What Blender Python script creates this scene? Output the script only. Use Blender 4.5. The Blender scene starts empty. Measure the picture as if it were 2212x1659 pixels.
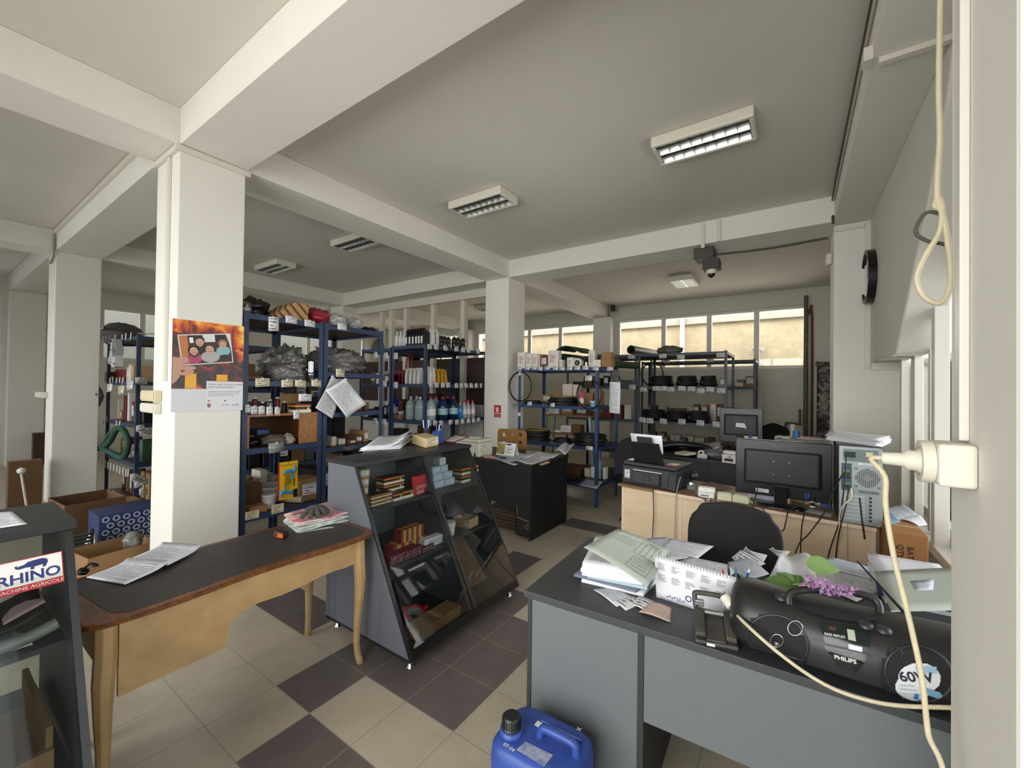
import bpy, math, random
from mathutils import Vector as V, Matrix, noise
random.seed(7)
S = bpy.context.scene
COL = S.collection
PI = math.pi

# ------------------------------------------------------------------ camera
FPX, YAW, PITCH, ROLL, EYE = 893.5, math.radians(34.262), math.radians(0.5816), math.radians(0.737), 1.6
_fw = V((-math.sin(YAW)*math.cos(PITCH), math.cos(YAW)*math.cos(PITCH), math.sin(PITCH)))
_r0 = V((math.cos(YAW), math.sin(YAW), 0)); _u0 = _r0.cross(_fw)
_rt = _r0*math.cos(ROLL) + _u0*math.sin(ROLL); _up = -_r0*math.sin(ROLL) + _u0*math.cos(ROLL)
O = V((0, 0, EYE))
cd = bpy.data.cameras.new('camera'); cam = bpy.data.objects.new('camera', cd); COL.objects.link(cam)
cd.sensor_fit = 'HORIZONTAL'; cd.sensor_width = 36; cd.lens = 36*FPX/2212; cd.clip_start = .02; cd.clip_end = 200
m = Matrix.Identity(4)
for i in range(3):
    m[i][0], m[i][1], m[i][2], m[i][3] = _rt[i], _up[i], -_fw[i], O[i]
cam.matrix_world = m
S.camera = cam
def ray(u, v): return _fw + _rt*((u-1106)/FPX) - _up*((v-829.5)/FPX)
# a pixel of the photograph turned into the point of a known plane of the room
def Z(u, v, z): d = ray(u, v); return O + d*((z-EYE)/d.z)
def X(u, v, x): d = ray(u, v); return O + d*(x/d.x)
def Y(u, v, y): d = ray(u, v); return O + d*(y/d.y)

# ------------------------------------------------------------------ materials
def lin(h):
    h = h.lstrip('#'); out = []
    for i in (0, 2, 4):
        c = int(h[i:i+2], 16)/255
        out.append(c/12.92 if c <= .04045 else ((c+.055)/1.055)**2.4)
    return (*out, 1)
_M = {}
def mat(name, hexc, rough=.6, metal=0, nz=None, bump=None, spec=.5, alpha=1, coat=0, stretch=None, hex2=None):
    """one look: a base colour, optional second colour mixed in by noise nz=(scale, amount), optional bump=(scale, strength)"""
    if name in _M: return _M[name]
    M = bpy.data.materials.new(name); M.use_nodes = True; nt = M.node_tree; N = nt.nodes; L = nt.links
    b = N['Principled BSDF']; c = lin(hexc)
    b.inputs['Base Color'].default_value = c; b.inputs['Roughness'].default_value = rough
    b.inputs['Metallic'].default_value = metal; b.inputs['Specular IOR Level'].default_value = spec
    b.inputs['Alpha'].default_value = alpha; b.inputs['Coat Weight'].default_value = coat
    if nz or bump:
        tc = N.new('ShaderNodeTexCoord'); vec = tc.outputs['Object']
        if stretch:
            mp = N.new('ShaderNodeMapping'); mp.inputs['Scale'].default_value = stretch; L.new(vec, mp.inputs['Vector']); vec = mp.outputs['Vector']
    if nz:
        n = N.new('ShaderNodeTexNoise'); n.inputs['Scale'].default_value = nz[0]; n.inputs['Detail'].default_value = 6; n.inputs['Roughness'].default_value = .62
        L.new(vec, n.inputs['Vector'])
        mr = N.new('ShaderNodeMapRange'); mr.inputs[1].default_value = .3; mr.inputs[2].default_value = .7
        L.new(n.outputs['Fac'], mr.inputs[0])
        mx = N.new('ShaderNodeMix'); mx.data_type = 'RGBA'
        c2 = lin(hex2) if hex2 else tuple(min(1, x*(1-nz[1])) for x in c[:3]) + (1,)
        mx.inputs[6].default_value = c; mx.inputs[7].default_value = c2
        L.new(mr.outputs[0], mx.inputs[0]); L.new(mx.outputs[2], b.inputs['Base Color'])
    if bump:
        n2 = N.new('ShaderNodeTexNoise'); n2.inputs['Scale'].default_value = bump[0]; n2.inputs['Detail'].default_value = 4
        L.new(vec, n2.inputs['Vector']); bp = N.new('ShaderNodeBump'); bp.inputs['Strength'].default_value = bump[1]; bp.inputs['Distance'].default_value = .01
        L.new(n2.outputs['Fac'], bp.inputs['Height']); L.new(bp.outputs['Normal'], b.inputs['Normal'])
    _M[name] = M; return M
def printed(name, paper, ink, rows=14, dens=.5, margin=.08, blue=False):
    """paper with lines of small print, laid out in the sheet's own UV space"""
    if name in _M: return _M[name]
    M = bpy.data.materials.new(name); M.use_nodes = True; nt = M.node_tree; N = nt.nodes; L = nt.links
    b = N['Principled BSDF']; b.inputs['Roughness'].default_value = .75; b.inputs['Specular IOR Level'].default_value = .25
    uv = N.new('ShaderNodeUVMap'); sp = N.new('ShaderNodeSeparateXYZ'); L.new(uv.outputs[0], sp.inputs[0])
    def mth(op, a, bb=None, c=None):
        n = N.new('ShaderNodeMath'); n.operation = op
        for i, x in enumerate((a, bb, c)):
            if x is None: continue
            if isinstance(x, (int, float)): n.inputs[i].default_value = x
            else: L.new(x, n.inputs[i])
        return n.outputs[0]
    u, v = sp.outputs[0], sp.outputs[1]
    row = mth('FLOOR', mth('MULTIPLY', v, rows)); fr = mth('FRACT', mth('MULTIPLY', v, rows))
    inrow = mth('MULTIPLY', mth('GREATER_THAN', fr, .35), mth('LESS_THAN', fr, .8))
    cb = N.new('ShaderNodeCombineXYZ'); L.new(mth('MULTIPLY', u, rows*2.6), cb.inputs[0]); L.new(mth('MULTIPLY', row, 7.31), cb.inputs[1])
    wn = N.new('ShaderNodeTexNoise'); wn.inputs['Scale'].default_value = 1.0; wn.inputs['Detail'].default_value = 3; L.new(cb.outputs[0], wn.inputs['Vector'])
    word = mth('GREATER_THAN', wn.outputs['Fac'], 1-dens)
    ends = N.new('ShaderNodeTexWhiteNoise'); ends.noise_dimensions = '1D'; L.new(row, ends.inputs['W'])
    lim = mth('LESS_THAN', u, mth('ADD', mth('MULTIPLY', ends.outputs['Value'], .5), .45))
    ins = mth('MULTIPLY', mth('MULTIPLY', mth('GREATER_THAN', u, margin), mth('LESS_THAN', u, 1-margin)), mth('MULTIPLY', mth('GREATER_THAN', v, margin), mth('LESS_THAN', v, 1-margin)))
    f = mth('MULTIPLY', mth('MULTIPLY', inrow, word), mth('MULTIPLY', ins, lim))
    mx = N.new('ShaderNodeMix'); mx.data_type = 'RGBA'; mx.inputs[6].default_value = lin(paper); mx.inputs[7].default_value = lin(ink)
    L.new(mth('MULTIPLY', f, .85), mx.inputs[0]); L.new(mx.outputs[2], b.inputs['Base Color'])
    _M[name] = M; return M
def glassy(name, tint='#ffffff', refl=.12, rough=.02):
    """thin clear sheet: mostly lets light straight through, mirrors more at grazing angles"""
    if name in _M: return _M[name]
    M = bpy.data.materials.new(name); M.use_nodes = True; nt = M.node_tree; N = nt.nodes; L = nt.links
    N.remove(N['Principled BSDF']); o = N['Material Output']
    t = N.new('ShaderNodeBsdfTransparent'); t.inputs[0].default_value = lin(tint)
    g = N.new('ShaderNodeBsdfGlossy'); g.inputs['Roughness'].default_value = rough
    lw = N.new('ShaderNodeFresnel'); lw.inputs[0].default_value = 1.3 + refl
    s = N.new('ShaderNodeMixShader')
    L.new(lw.outputs[0], s.inputs[0]); L.new(t.outputs[0], s.inputs[1]); L.new(g.outputs[0], s.inputs[2]); L.new(s.outputs[0], o.inputs[0])
    _M[name] = M; return M
def wood(name, c1, c2, sc=(1.5, 14, 14), rough=.5, nsc=2.2):
    """straight-grained wood: noise stretched along the grain"""
    return mat(name, c1, rough, nz=(nsc, .5), hex2=c2, stretch=sc, bump=(6, .05))

# ------------------------------------------------------------------ mesh builder
class MB:
    def __init__(s): s.v = []; s.f = []; s.m = []; s.s = []; s.uv = []
    def add(s, vs, fs, m=0, smooth=False, uv=None):
        b = len(s.v); s.v += [tuple(x) for x in vs]
        for i, f in enumerate(fs):
            s.f.append(tuple(b+j for j in f)); s.m.append(m); s.s.append(smooth); s.uv.append(uv[i] if uv else None)
        return s
    def hexa(s, p, m=0, uvface=None):
        F = [(0,3,2,1),(4,5,6,7),(0,1,5,4),(1,2,6,5),(2,3,7,6),(3,0,4,7)]
        Q = [(0,0),(1,0),(1,1),(0,1)]
        U = [[Q[0],Q[3],Q[2],Q[1]], Q, Q, Q, Q, Q]
        return s.add(p, F, m, False, U)
    def box(s, a, b, m=0):
        x0,x1 = sorted((a[0],b[0])); y0,y1 = sorted((a[1],b[1])); z0,z1 = sorted((a[2],b[2]))
        return s.hexa([(x0,y0,z0),(x1,y0,z0),(x1,y1,z0),(x0,y1,z0),(x0,y0,z1),(x1,y0,z1),(x1,y1,z1),(x0,y1,z1)], m)
    def obox(s, c, size, M=None, m=0):
        M = M or Matrix(); c = V(c); h = V(size)/2
        P = [(-1,-1,-1),(1,-1,-1),(1,1,-1),(-1,1,-1),(-1,-1,1),(1,-1,1),(1,1,1),(-1,1,1)]
        return s.hexa([c + M.to_3x3() @ V((p[0]*h.x, p[1]*h.y, p[2]*h.z)) for p in P], m)
    def prism(s, poly, vec, m=0, m_side=None):
        n = len(poly); vec = V(vec); a = [V(p) for p in poly]; b = [p+vec for p in a]
        xs=[p.x for p in a]; ys=[p.y for p in a]; zs=[p.z for p in a]
        ext=[(max(q)-min(q),i) for i,q in enumerate((xs,ys,zs))]; ext.sort(reverse=True); i0,i1=sorted((ext[0][1],ext[1][1]))
        lo=(min(xs),min(ys),min(zs)); sz=[max(1e-6,max(q)-min(q)) for q in (xs,ys,zs)]
        uvp=[((p[i0]-lo[i0])/sz[i0],(p[i1]-lo[i1])/sz[i1]) for p in a]
        s.add(a+b, [tuple(range(n))[::-1], tuple(range(n, 2*n))], m, False, [uvp[::-1], uvp])
        base=len(s.v)-2*n
        for i in range(n):
            j=(i+1)%n; s.f.append((base+i,base+j,base+n+j,base+n+i)); s.m.append(m if m_side is None else m_side); s.s.append(False); s.uv.append(None)
        return s
    def ring(s, c, ax, r, n, ref=None):
        ax = V(ax).normalized(); t = V(ref) if ref else (V((0,0,1)) if abs(ax.z) < .9 else V((1,0,0)))
        e1 = ax.cross(t).normalized(); e2 = ax.cross(e1)
        return [V(c) + e1*(r*math.cos(2*PI*i/n)) + e2*(r*math.sin(2*PI*i/n)) for i in range(n)]
    def cyl(s, p0, p1, r0, r1=None, n=16, m=0, caps=True, mcap=None):
        r1 = r0 if r1 is None else r1; p0 = V(p0); p1 = V(p1); ax = p1-p0
        a = s.ring(p0, ax, r0, n); b = s.ring(p1, ax, r1, n)
        s.add(a+b, [(i,(i+1)%n,n+(i+1)%n,n+i) for i in range(n)], m, True)
        if caps: s.add(a, [tuple(range(n))[::-1]], m if mcap is None else mcap); s.add(b, [tuple(range(n))], m if mcap is None else mcap)
        return s
    def pipe(s, p0, p1, ro, ri, n=20, m=0, mi=None):
        p0 = V(p0); p1 = V(p1); ax = p1-p0; mi = m if mi is None else mi
        a,b,c,d = s.ring(p0,ax,ro,n), s.ring(p1,ax,ro,n), s.ring(p0,ax,ri,n), s.ring(p1,ax,ri,n)
        k = lambda i: (i+1)%n
        s.add(a+b, [(i,k(i),n+k(i),n+i) for i in range(n)], m, True); s.add(c+d, [(k(i),i,n+i,n+k(i)) for i in range(n)], mi, True)
        s.add(a+c, [(k(i),i,n+i,n+k(i)) for i in range(n)], m); s.add(b+d, [(i,k(i),n+k(i),n+i) for i in range(n)], m)
        return s
    def lathe(s, prof, c=(0,0,0), n=20, m=0, M=None, sx=1, sy=1):
        c = V(c); M = M.to_3x3() if M else Matrix.Identity(3); vs = []
        for r, z in prof:
            for i in range(n): vs.append(c + M @ V((r*sx*math.cos(2*PI*i/n), r*sy*math.sin(2*PI*i/n), z)))
        fs = []
        for k in range(len(prof)-1):
            for i in range(n): j=(i+1)%n; fs.append((k*n+i, k*n+j, (k+1)*n+j, (k+1)*n+i))
        s.add(vs, fs, m, True)
        s.add(vs[:n], [tuple(range(n))[::-1]], m); s.add(vs[-n:], [tuple(range(n))], m)
        return s
    def tube(s, pts, r, n=8, m=0, sub=4):
        P = [V(p) for p in pts]
        if len(P) > 2 and sub > 1:
            Q = []
            for i in range(len(P)-1):
                p0,p1,p2,p3 = P[max(i-1,0)],P[i],P[i+1],P[min(i+2,len(P)-1)]
                for k in range(sub):
                    t=k/sub; Q.append(.5*((2*p1)+(p2-p0)*t+(2*p0-5*p1+4*p2-p3)*t*t+(3*p1-p0-3*p2+p3)*t**3))
            Q.append(P[-1]); P = Q
        e = None; vs = []
        for i,p in enumerate(P):
            d = (P[min(i+1,len(P)-1)]-P[max(i-1,0)])
            if d.length < 1e-9: d = V((0,0,1))
            d.normalize()
            if e is None: e = d.cross(V((0,0,1)) if abs(d.z)<.9 else V((1,0,0)))
            e = (e - d*e.dot(d)).normalized(); g = d.cross(e)
            rr = r[min(i*len(r)//len(P), len(r)-1)] if isinstance(r,(list,tuple)) else r
            vs += [p + e*(rr*math.cos(2*PI*k/n)) + g*(rr*math.sin(2*PI*k/n)) for k in range(n)]
        fs = [(i*n+k, i*n+(k+1)%n, (i+1)*n+(k+1)%n, (i+1)*n+k) for i in range(len(P)-1) for k in range(n)]
        s.add(vs, fs, m, True); s.add(vs[:n], [tuple(range(n))[::-1]], m); s.add(vs[-n:], [tuple(range(n))], m)
        return s
    def sheet(s, a, b, c, d, nx=8, ny=8, lift=None, t=.0012, m=0, side=None):
        """paper-like sheet with thickness between corners a b c d (a->b is u, a->d is v); lift(u,v) bends it off its plane"""
        a,b,c,d = V(a),V(b),V(c),V(d); nrm = (b-a).cross(d-a).normalized(); tv=[];bv=[]
        for j in range(ny+1):
            for i in range(nx+1):
                u=i/nx; w=j/ny; p=(a*(1-u)+b*u)*(1-w)+(d*(1-u)+c*u)*w
                h = lift(u,w) if lift else 0
                tv.append(p+nrm*(h+t)); bv.append(p+nrm*h)
        W=nx+1; fs=[];uv=[]
        for j in range(ny):
            for i in range(nx):
                fs.append((j*W+i,j*W+i+1,(j+1)*W+i+1,(j+1)*W+i)); uv.append([(i/nx,j/ny),((i+1)/nx,j/ny),((i+1)/nx,(j+1)/ny),(i/nx,(j+1)/ny)])
        s.add(tv, fs, m, True, uv); K=len(tv)
        s.add(bv, [f[::-1] for f in fs], m, True, [q[::-1] for q in uv])
        base=len(s.v)-2*K; edge=[j for j in range(W)]+[ (r+1)*W+nx for r in range(ny)]+[ny*W+i for i in range(nx-1,-1,-1)]+[r*W for r in range(ny-1,0,-1)]
        for q in range(len(edge)):
            i,j=edge[q],edge[(q+1)%len(edge)]
            s.f.append((base+j,base+i,base+K+i,base+K+j)); s.m.append(m if side is None else side); s.s.append(False); s.uv.append(None)
        return s
    def blob(s, c, size, seed=0, amp=.25, freq=2.0, nu=20, nv=12, m=0, flat=True, ridge=0):
        """lumpy closed body (a bag, a bundle): an ellipsoid pushed about by noise, resting flat"""
        c=V(c); vs=[]
        for j in range(nv+1):
            th=PI*j/nv
            for i in range(nu):
                ph=2*PI*i/nu; d=V((math.sin(th)*math.cos(ph),math.sin(th)*math.sin(ph),-math.cos(th)))
                k=1+amp*noise.noise(d*freq+V((seed*7.1,seed*3.3,seed)))+amp*.5*noise.noise(d*freq*2.7+V((seed,seed*5.1,2)))
                if ridge: k+=ridge*abs(noise.noise(d*freq*3.1+V((seed*2.2,0,seed))))
                p=V((d.x*size[0]/2,d.y*size[1]/2,d.z*size[2]/2))*k
                if flat: p.z=max(p.z,-size[2]*.42)
                vs.append(c+p+V((0,0,size[2]*.42 if flat else 0)))
        fs=[(j*nu+i,j*nu+(i+1)%nu,(j+1)*nu+(i+1)%nu,(j+1)*nu+i) for j in range(nv) for i in range(nu)]
        return s.add(vs,fs,m,True)
    def coil(s, c, R, r, turns=6, n=6, m=0, jit=.02, seed=1, axis='z', h=None, seg=26):
        rr=random.Random(seed); c=V(c); pts=[]
        for k in range(turns*seg+1):
            a=2*PI*k/seg; tt=k/(turns*seg); q=R*(1+jit*math.sin(a*1.7+seed)+jit*rr.uniform(-.4,.4))
            z=(h if h is not None else turns*r*1.1)*tt + r
            p=V((q*math.cos(a),q*math.sin(a),z))
            if axis=='y': p=V((p.x,p.z-r,p.y))
            if axis=='x': p=V((p.z-r,p.x,p.y))
            pts.append(c+p)
        return s.tube(pts,r,n,m,sub=1)
    def build(s, name, mats, parent=None, bevel=0, seg=2, subdiv=0, origin=None):
        """link as ONE mesh object; coordinates so far are world ones, re-expressed in the parent's frame"""
        if not isinstance(mats,(list,tuple)): mats=[mats]
        if parent is not None: inv=RM[parent.name].inverted(); vs=[inv @ V(p) for p in s.v]; org=None
        else:
            if origin is None:
                xs=[p[0] for p in s.v]; ys=[p[1] for p in s.v]; zs=[p[2] for p in s.v]
                origin=((min(xs)+max(xs))/2,(min(ys)+max(ys))/2,min(zs))
            org=V(origin); vs=[V(p)-org for p in s.v]
        me=bpy.data.meshes.new(name); me.from_pydata([tuple(p) for p in vs],[],s.f)
        for M in mats: me.materials.append(M)
        me.polygons.foreach_set('material_index',s.m); me.polygons.foreach_set('use_smooth',s.s)
        if any(u is not None for u in s.uv):
            lay=me.uv_layers.new(name='UVMap').data; k=0
            for f,u in zip(s.f,s.uv):
                for q in range(len(f)):
                    lay[k].uv = u[q] if u else (0.01,0.01); k+=1
        me.update(); o=bpy.data.objects.new(name,me); COL.objects.link(o)
        if parent is not None: o.parent=parent; RM[o.name]=RM[parent.name].copy()
        else: o.location=org; RM[o.name]=Matrix.Translation(org)
        if bevel:
            b=o.modifiers.new('edge','BEVEL'); b.width=bevel; b.segments=seg; b.limit_method='ANGLE'; b.angle_limit=math.radians(40)
        if subdiv:
            b=o.modifiers.new('sub','SUBSURF'); b.levels=subdiv; b.render_levels=subdiv
        return o
RM = {}
def tag(o, label, cat, group=None):
    o['label']=label; o['category']=cat
    if group: o['group']=group
    return o
def thing(name, label, cat, loc, rz=0, group=None):
    o=bpy.data.objects.new(name,None); COL.objects.link(o); o.empty_display_size=.05
    o.location=V(loc); o.rotation_euler=(0,0,rz); RM[o.name]=Matrix.Translation(V(loc))@Matrix.Rotation(rz,4,'Z')
    return tag(o,label,cat,group)
def struct(name, mb, mats, bevel=0):
    o=mb.build(name,mats,bevel=bevel); o['kind']='structure'; return o
def one(name, label, cat, mb, mats, group=None, **k): return tag(mb.build(name,mats,**k),label,cat,group)
def text(body, parent, org, xd, yd, size, M, name='lettering', align='LEFT', ext=.0002, bold=0):
    cu=bpy.data.curves.new(name,'FONT'); cu.body=body; cu.size=size; cu.extrude=ext; cu.align_x=align; cu.resolution_u=3; cu.offset=bold*size
    tmp=bpy.data.objects.new(name,cu); COL.objects.link(tmp); dg=bpy.context.evaluated_depsgraph_get()
    me=bpy.data.meshes.new_from_object(tmp.evaluated_get(dg)); bpy.data.objects.remove(tmp); bpy.data.curves.remove(cu)
    me.materials.clear(); me.materials.append(M); o=bpy.data.objects.new(name,me); COL.objects.link(o)
    x=V(xd).normalized(); y=V(yd); y=(y-x*y.dot(x)).normalized(); z=x.cross(y); w=Matrix.Identity(4)
    for i in range(3): w[i][0],w[i][1],w[i][2],w[i][3]=x[i],y[i],z[i],V(org)[i]
    o.parent=parent; o.matrix_basis=RM[parent.name].inverted()@w; RM[o.name]=w
    return o
def copy_tree(o, parent=None):
    c=o.copy(); COL.objects.link(c)
    if parent: c.parent=parent
    for ch in list(o.children): copy_tree(ch,c)
    return c
ORD=['first','second','third','fourth','fifth','sixth','seventh','eighth','ninth','tenth','eleventh','twelfth','thirteenth','fourteenth','fifteenth','sixteenth','seventeenth','eighteenth','nineteenth','twentieth']
def rz(a): return Matrix.Rotation(math.radians(a),4,'Z')
def rx(a): return Matrix.Rotation(math.radians(a),4,'X')
def ry(a): return Matrix.Rotation(math.radians(a),4,'Y')
# ------------------------------------------------------------------ looks
PLASTER=mat('white_plaster','#e2dfd5',.85,nz=(.9,.06),bump=(60,.06))
CEIL=mat('ceiling_paint','#d6d2c7',.9,nz=(.5,.08),bump=(25,.05))
WALLM=mat('wall_paint','#d2cfc4',.85,nz=(.7,.07),bump=(50,.05))
PVC=mat('white_pvc','#dcd9cf',.4); TRUNK=mat('cable_trunking','#d4d0c4',.45)
BLUE=mat('blue_steel','#20406e',.45,nz=(9,.3)); BLUED=mat('dark_blue_steel','#2b3d5c',.5,nz=(9,.35)); GREYST=mat('grey_blue_steel','#3a4250',.5,nz=(9,.3))
BOARD=wood('shelf_board','#4a3526','#2c1f17'); 
KRAFT=mat('kraft_card','#9a764d',.8,nz=(3,.2)); KRAFTD=mat('dark_kraft_card','#6d4f33',.85,nz=(3,.25)); KRAFTL=mat('pale_kraft_card','#b89a70',.8,nz=(3,.15))
WHITE=mat('white_card','#dedcd6',.6); PAPER=mat('plain_paper','#dedfe2',.75,spec=.25)
BLACK=mat('black_plastic','#17181a',.4); BLACKM=mat('black_rubber','#141414',.6,bump=(30,.2)); DARK=mat('dark_fabric','#1c1a19',.9,bump=(300,.15))
CHROME=mat('chrome','#b8bcc0',.2,1); STEEL=mat('steel','#9aa0a2',.35,1); GALV=mat('galvanised_steel','#9fb0b0',.4,.7)
RED=mat('red_print','#b5202a',.45); YEL=mat('yellow_print','#e0b21c',.45); INK=mat('dark_ink','#22242c',.6); NAVY=mat('navy_ink','#1d2a63',.5)
GLASS=glassy('window_glass'); CASEGLASS=glassy('case_glass','#eef1f0',-.06)
TAGM=printed('price_tag_print','#dcdad6','#2a2f66',4,.55,.1); TAGB=printed('price_tag_cream','#d9cfae','#2a2f40',4,.55,.1)
TEXT=printed('typed_sheet','#d8d9dc','#5b5e68',26,.52); HAND=printed('handwritten_sheet','#dcdde2','#7d8090',22,.6,.05); LEDGER=printed('dense_sheet','#c9ccd4','#6a7080',34,.6,.04)
NEWS=printed('newsprint','#c9c9c9','#55585c',30,.55,.03)
KC=1.72; ZB=EYE+KC; ZC=EYE+KC*1.154
CX0,CX1=-4.11,-3.655    # the column line by the table, in x
XQ0,XQ1=-8.42,-7.965; XL=-12.35
Y1a,Y1b=1.085,1.52; Y2a,Y2b=5.245,5.71; Y3=9.64; YF=-1.75
# ------------------------------------------------------------------ floor
TL=.3233; tx0,ty0=-1.623,1.461
dark={(0,0),(0,1),(0,2),(-1,0),(-1,1),(-1,2),(-1,3),(-2,0),(-2,-1),(-1,-2),(0,-2),(-4,0),(-5,0),(-2,1),(-2,2),(-2,4),(-2,5),(-1,9),(-2,9),(0,6),(1,3)}
def tilemat(name,c,c2):
    M=mat(name,c,.32,nz=(5,.1),hex2=c2,spec=.5); nt=M.node_tree; N=nt.nodes; L=nt.links; b=N['Principled BSDF']
    tc=[n for n in N if n.type=='TEX_COORD'][0]; sp=N.new('ShaderNodeSeparateXYZ'); L.new(tc.outputs['Object'],sp.inputs[0])
    def mth(op,a,bb):
        n=N.new('ShaderNodeMath'); n.operation=op
        for i,x in enumerate((a,bb)):
            if isinstance(x,(int,float)): n.inputs[i].default_value=x
            else: L.new(x,n.inputs[i])
        return n.outputs[0]
    ds=[]
    for k in (0,1):
        f=mth('FRACT',mth('DIVIDE',sp.outputs[k],TL),0); d=mth('ABSOLUTE',mth('SUBTRACT',f,.5),0); ds.append(mth('GREATER_THAN',d,.5-.0022/TL))
    g=mth('MAXIMUM',ds[0],ds[1]); old=b.inputs['Base Color'].links[0].from_socket
    mx=N.new('ShaderNodeMix'); mx.data_type='RGBA'; L.new(g,mx.inputs[0]); L.new(old,mx.inputs[6]); mx.inputs[7].default_value=lin('#8d8778'); L.new(mx.outputs[2],b.inputs['Base Color'])
    return M
TLIGHT=tilemat('beige_floor_tile','#b8ac98','#a99e8a'); TDARK=tilemat('brown_floor_tile','#6a605d','#5d5552')
fl=MB()
i0=int(math.floor((XL-.3-tx0)/TL)); i1=int(math.ceil((1.6-tx0)/TL)); j0=int(math.floor((YF-.3-ty0)/TL)); j1=int(math.ceil((Y3+.2-ty0)/TL))
for i in range(i0,i1):
    for j in range(j0,j1):
        x=tx0+i*TL; y=ty0+j*TL
        fl.add([(x,y,0),(x+TL,y,0),(x+TL,y+TL,0),(x,y+TL,0)],[(0,1,2,3)],1 if (i,j) in dark else 0)
fo=fl.build('floor',[TLIGHT,TDARK],origin=(tx0,ty0,0)); fo['kind']='structure'
# ------------------------------------------------------------------ shell
XR=.845
struct('ceiling',MB().box((XL-.3,YF-.3,ZC),(1.6,Y3+.3,ZC+.15)),CEIL)
n=[0]
def beam(a,b):
    n[0]+=1; return struct('beam_%d'%n[0],MB().box(a,b),PLASTER)
E0=.002
for y0,y1 in ((Y1a,Y1b),(Y2a,Y2b)): beam((XL,y0,ZB),(.33 if y0>3 else .9,y1,ZC-E0))
for x0,x1 in ((CX0,CX1),(XQ0,XQ1)):
    beam((x0,YF,ZB+.001),(x1,Y1a-.001,ZC-E0)); beam((x0,Y1b+.001,ZB+.001),(x1,Y2a-.001,ZC-E0)); beam((x0,Y2b+.001,ZB+.001),(x1,Y3-.29,ZC-E0))
beam((.33,1.25,ZB),(.622,Y2a+.14,ZC-E0))
n[0]=0
def column(x0,x1,y0,y1,top=ZB):
    n[0]+=1; return struct('column_%d'%n[0],MB().box((x0,y0,0),(x1,y1,top)),PLASTER,bevel=.008)
column(CX0,CX1,Y1a,Y1b); column(XQ0,XQ1,Y1a,Y1b); column(CX0,CX1,Y2a,Y2b); column(XQ0,XQ1,Y2a,Y2b)
column(-4.02,-3.585,9.36,Y3); column(-8.4,-7.95,9.36,Y3)
column(-12.45,-12.15,1.085,1.55)
column(.264,.62,.89,1.2,ZC-.002)           # the near column with the socket
# ------------------------------------------------------------------ walls with openings
def wall_y(name,x0,x1,y,th,z0,z1,holes,M=WALLM):
    """wall in a plane of constant y; holes = (xa,xb,za,zb), sorted, none overlapping in x"""
    mb=MB(); cur=x0
    for xa,xb,za,zb in sorted(holes):
        mb.box((cur,y,z0),(xa,y+th,z1)); mb.box((xa,y,z0),(xb,y+th,za)); mb.box((xa,y,zb),(xb,y+th,z1)); cur=xb
    mb.box((cur,y,z0),(x1,y+th,z1)); return struct(name,mb,M)
def wall_x(name,y0,y1,x,th,z0,z1,holes,M=WALLM):
    mb=MB(); cur=y0
    for ya,yb,za,zb in sorted(holes):
        mb.box((x,cur,z0),(x+th,ya,z1)); mb.box((x,ya,z0),(x+th,yb,za)); mb.box((x,ya,zb),(x+th,yb,z1)); cur=yb
    mb.box((x,cur,z0),(x+th,y1,z1)); return struct(name,mb,M)
nw=[0]
def window_y(x0,x1,y,z0,z1,cuts,M=PVC,fw=.06,th=.07):
    """framed window in a plane of constant y: outer frame, mullions, one pane per light"""
    nw[0]+=1; xs=[x0]+cuts+[x1]; r=bpy.data.objects.new('window_%d'%nw[0],None); COL.objects.link(r); r['kind']='structure'; r.location=((x0+x1)/2,y,z0); RM[r.name]=Matrix.Translation(r.location)
    f=MB(); f.box((x0,y,z0),(x1,y+th,z0+fw)); f.box((x0,y,z1-fw),(x1,y+th,z1))
    for i,c in enumerate(xs):
        w=fw if i in (0,len(xs)-1) else fw*1.6
        a=c if i==0 else (c-w if i==len(xs)-1 else c-w/2); f.box((a,y-.001,z0+fw),(a+w,y+th+.001,z1-fw))
    f.build('window_frame',M,r,bevel=.004)
    for i in range(len(xs)-1): MB().box((xs[i]+.02,y+th*.45,z0+.02),(xs[i+1]-.02,y+th*.55,z1-.02)).build('pane',GLASS,r)
    return r
def window_x(y0,y1,x,z0,z1,cuts,M=PVC,fw=.06,th=.07):
    nw[0]+=1; ys=[y0]+cuts+[y1]; r=bpy.data.objects.new('window_%d'%nw[0],None); COL.objects.link(r); r['kind']='structure'; r.location=(x,(y0+y1)/2,z0); RM[r.name]=Matrix.Translation(r.location)
    f=MB(); f.box((x,y0,z0),(x+th,y1,z0+fw)); f.box((x,y0,z1-fw),(x+th,y1,z1))
    for i,c in enumerate(ys):
        w=fw if i in (0,len(ys)-1) else fw*1.6
        a=c if i==0 else (c-w if i==len(ys)-1 else c-w/2); f.box((x-.001,a,z0+fw),(x+th+.001,a+w,z1-fw))
    f.build('window_frame',M,r,bevel=.004)
    for i in range(len(ys)-1): MB().box((x+th*.45,ys[i]+.02,z0+.02),(x+th*.55,ys[i+1]-.02,z1-.02)).build('pane',GLASS,r)
    return r

# rear wall with the high windows onto the alley
ZT,ZS=3.27,2.055
rear=[(-3.53,.235),(-7.9,-4.08),(-12.0,-8.45)]
wall_y('wall_rear',XL-.3,1.6,Y3,.3,0,ZC,[(a,b,ZS,ZT) for a,b in rear])
window_y(-3.53,.235,Y3+.06,ZS,ZT,[Y(1432,690,Y3).x,Y(1531,690,Y3).x,Y(1634,690,Y3).x])
window_y(-7.9,-4.08,Y3+.06,ZS,ZT,[Y(1208,710,Y3).x,-6.05,-7.0])
window_y(-12.0,-8.45,Y3+.06,ZS,ZT,[-9.4,-10.3,-11.2])
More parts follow.
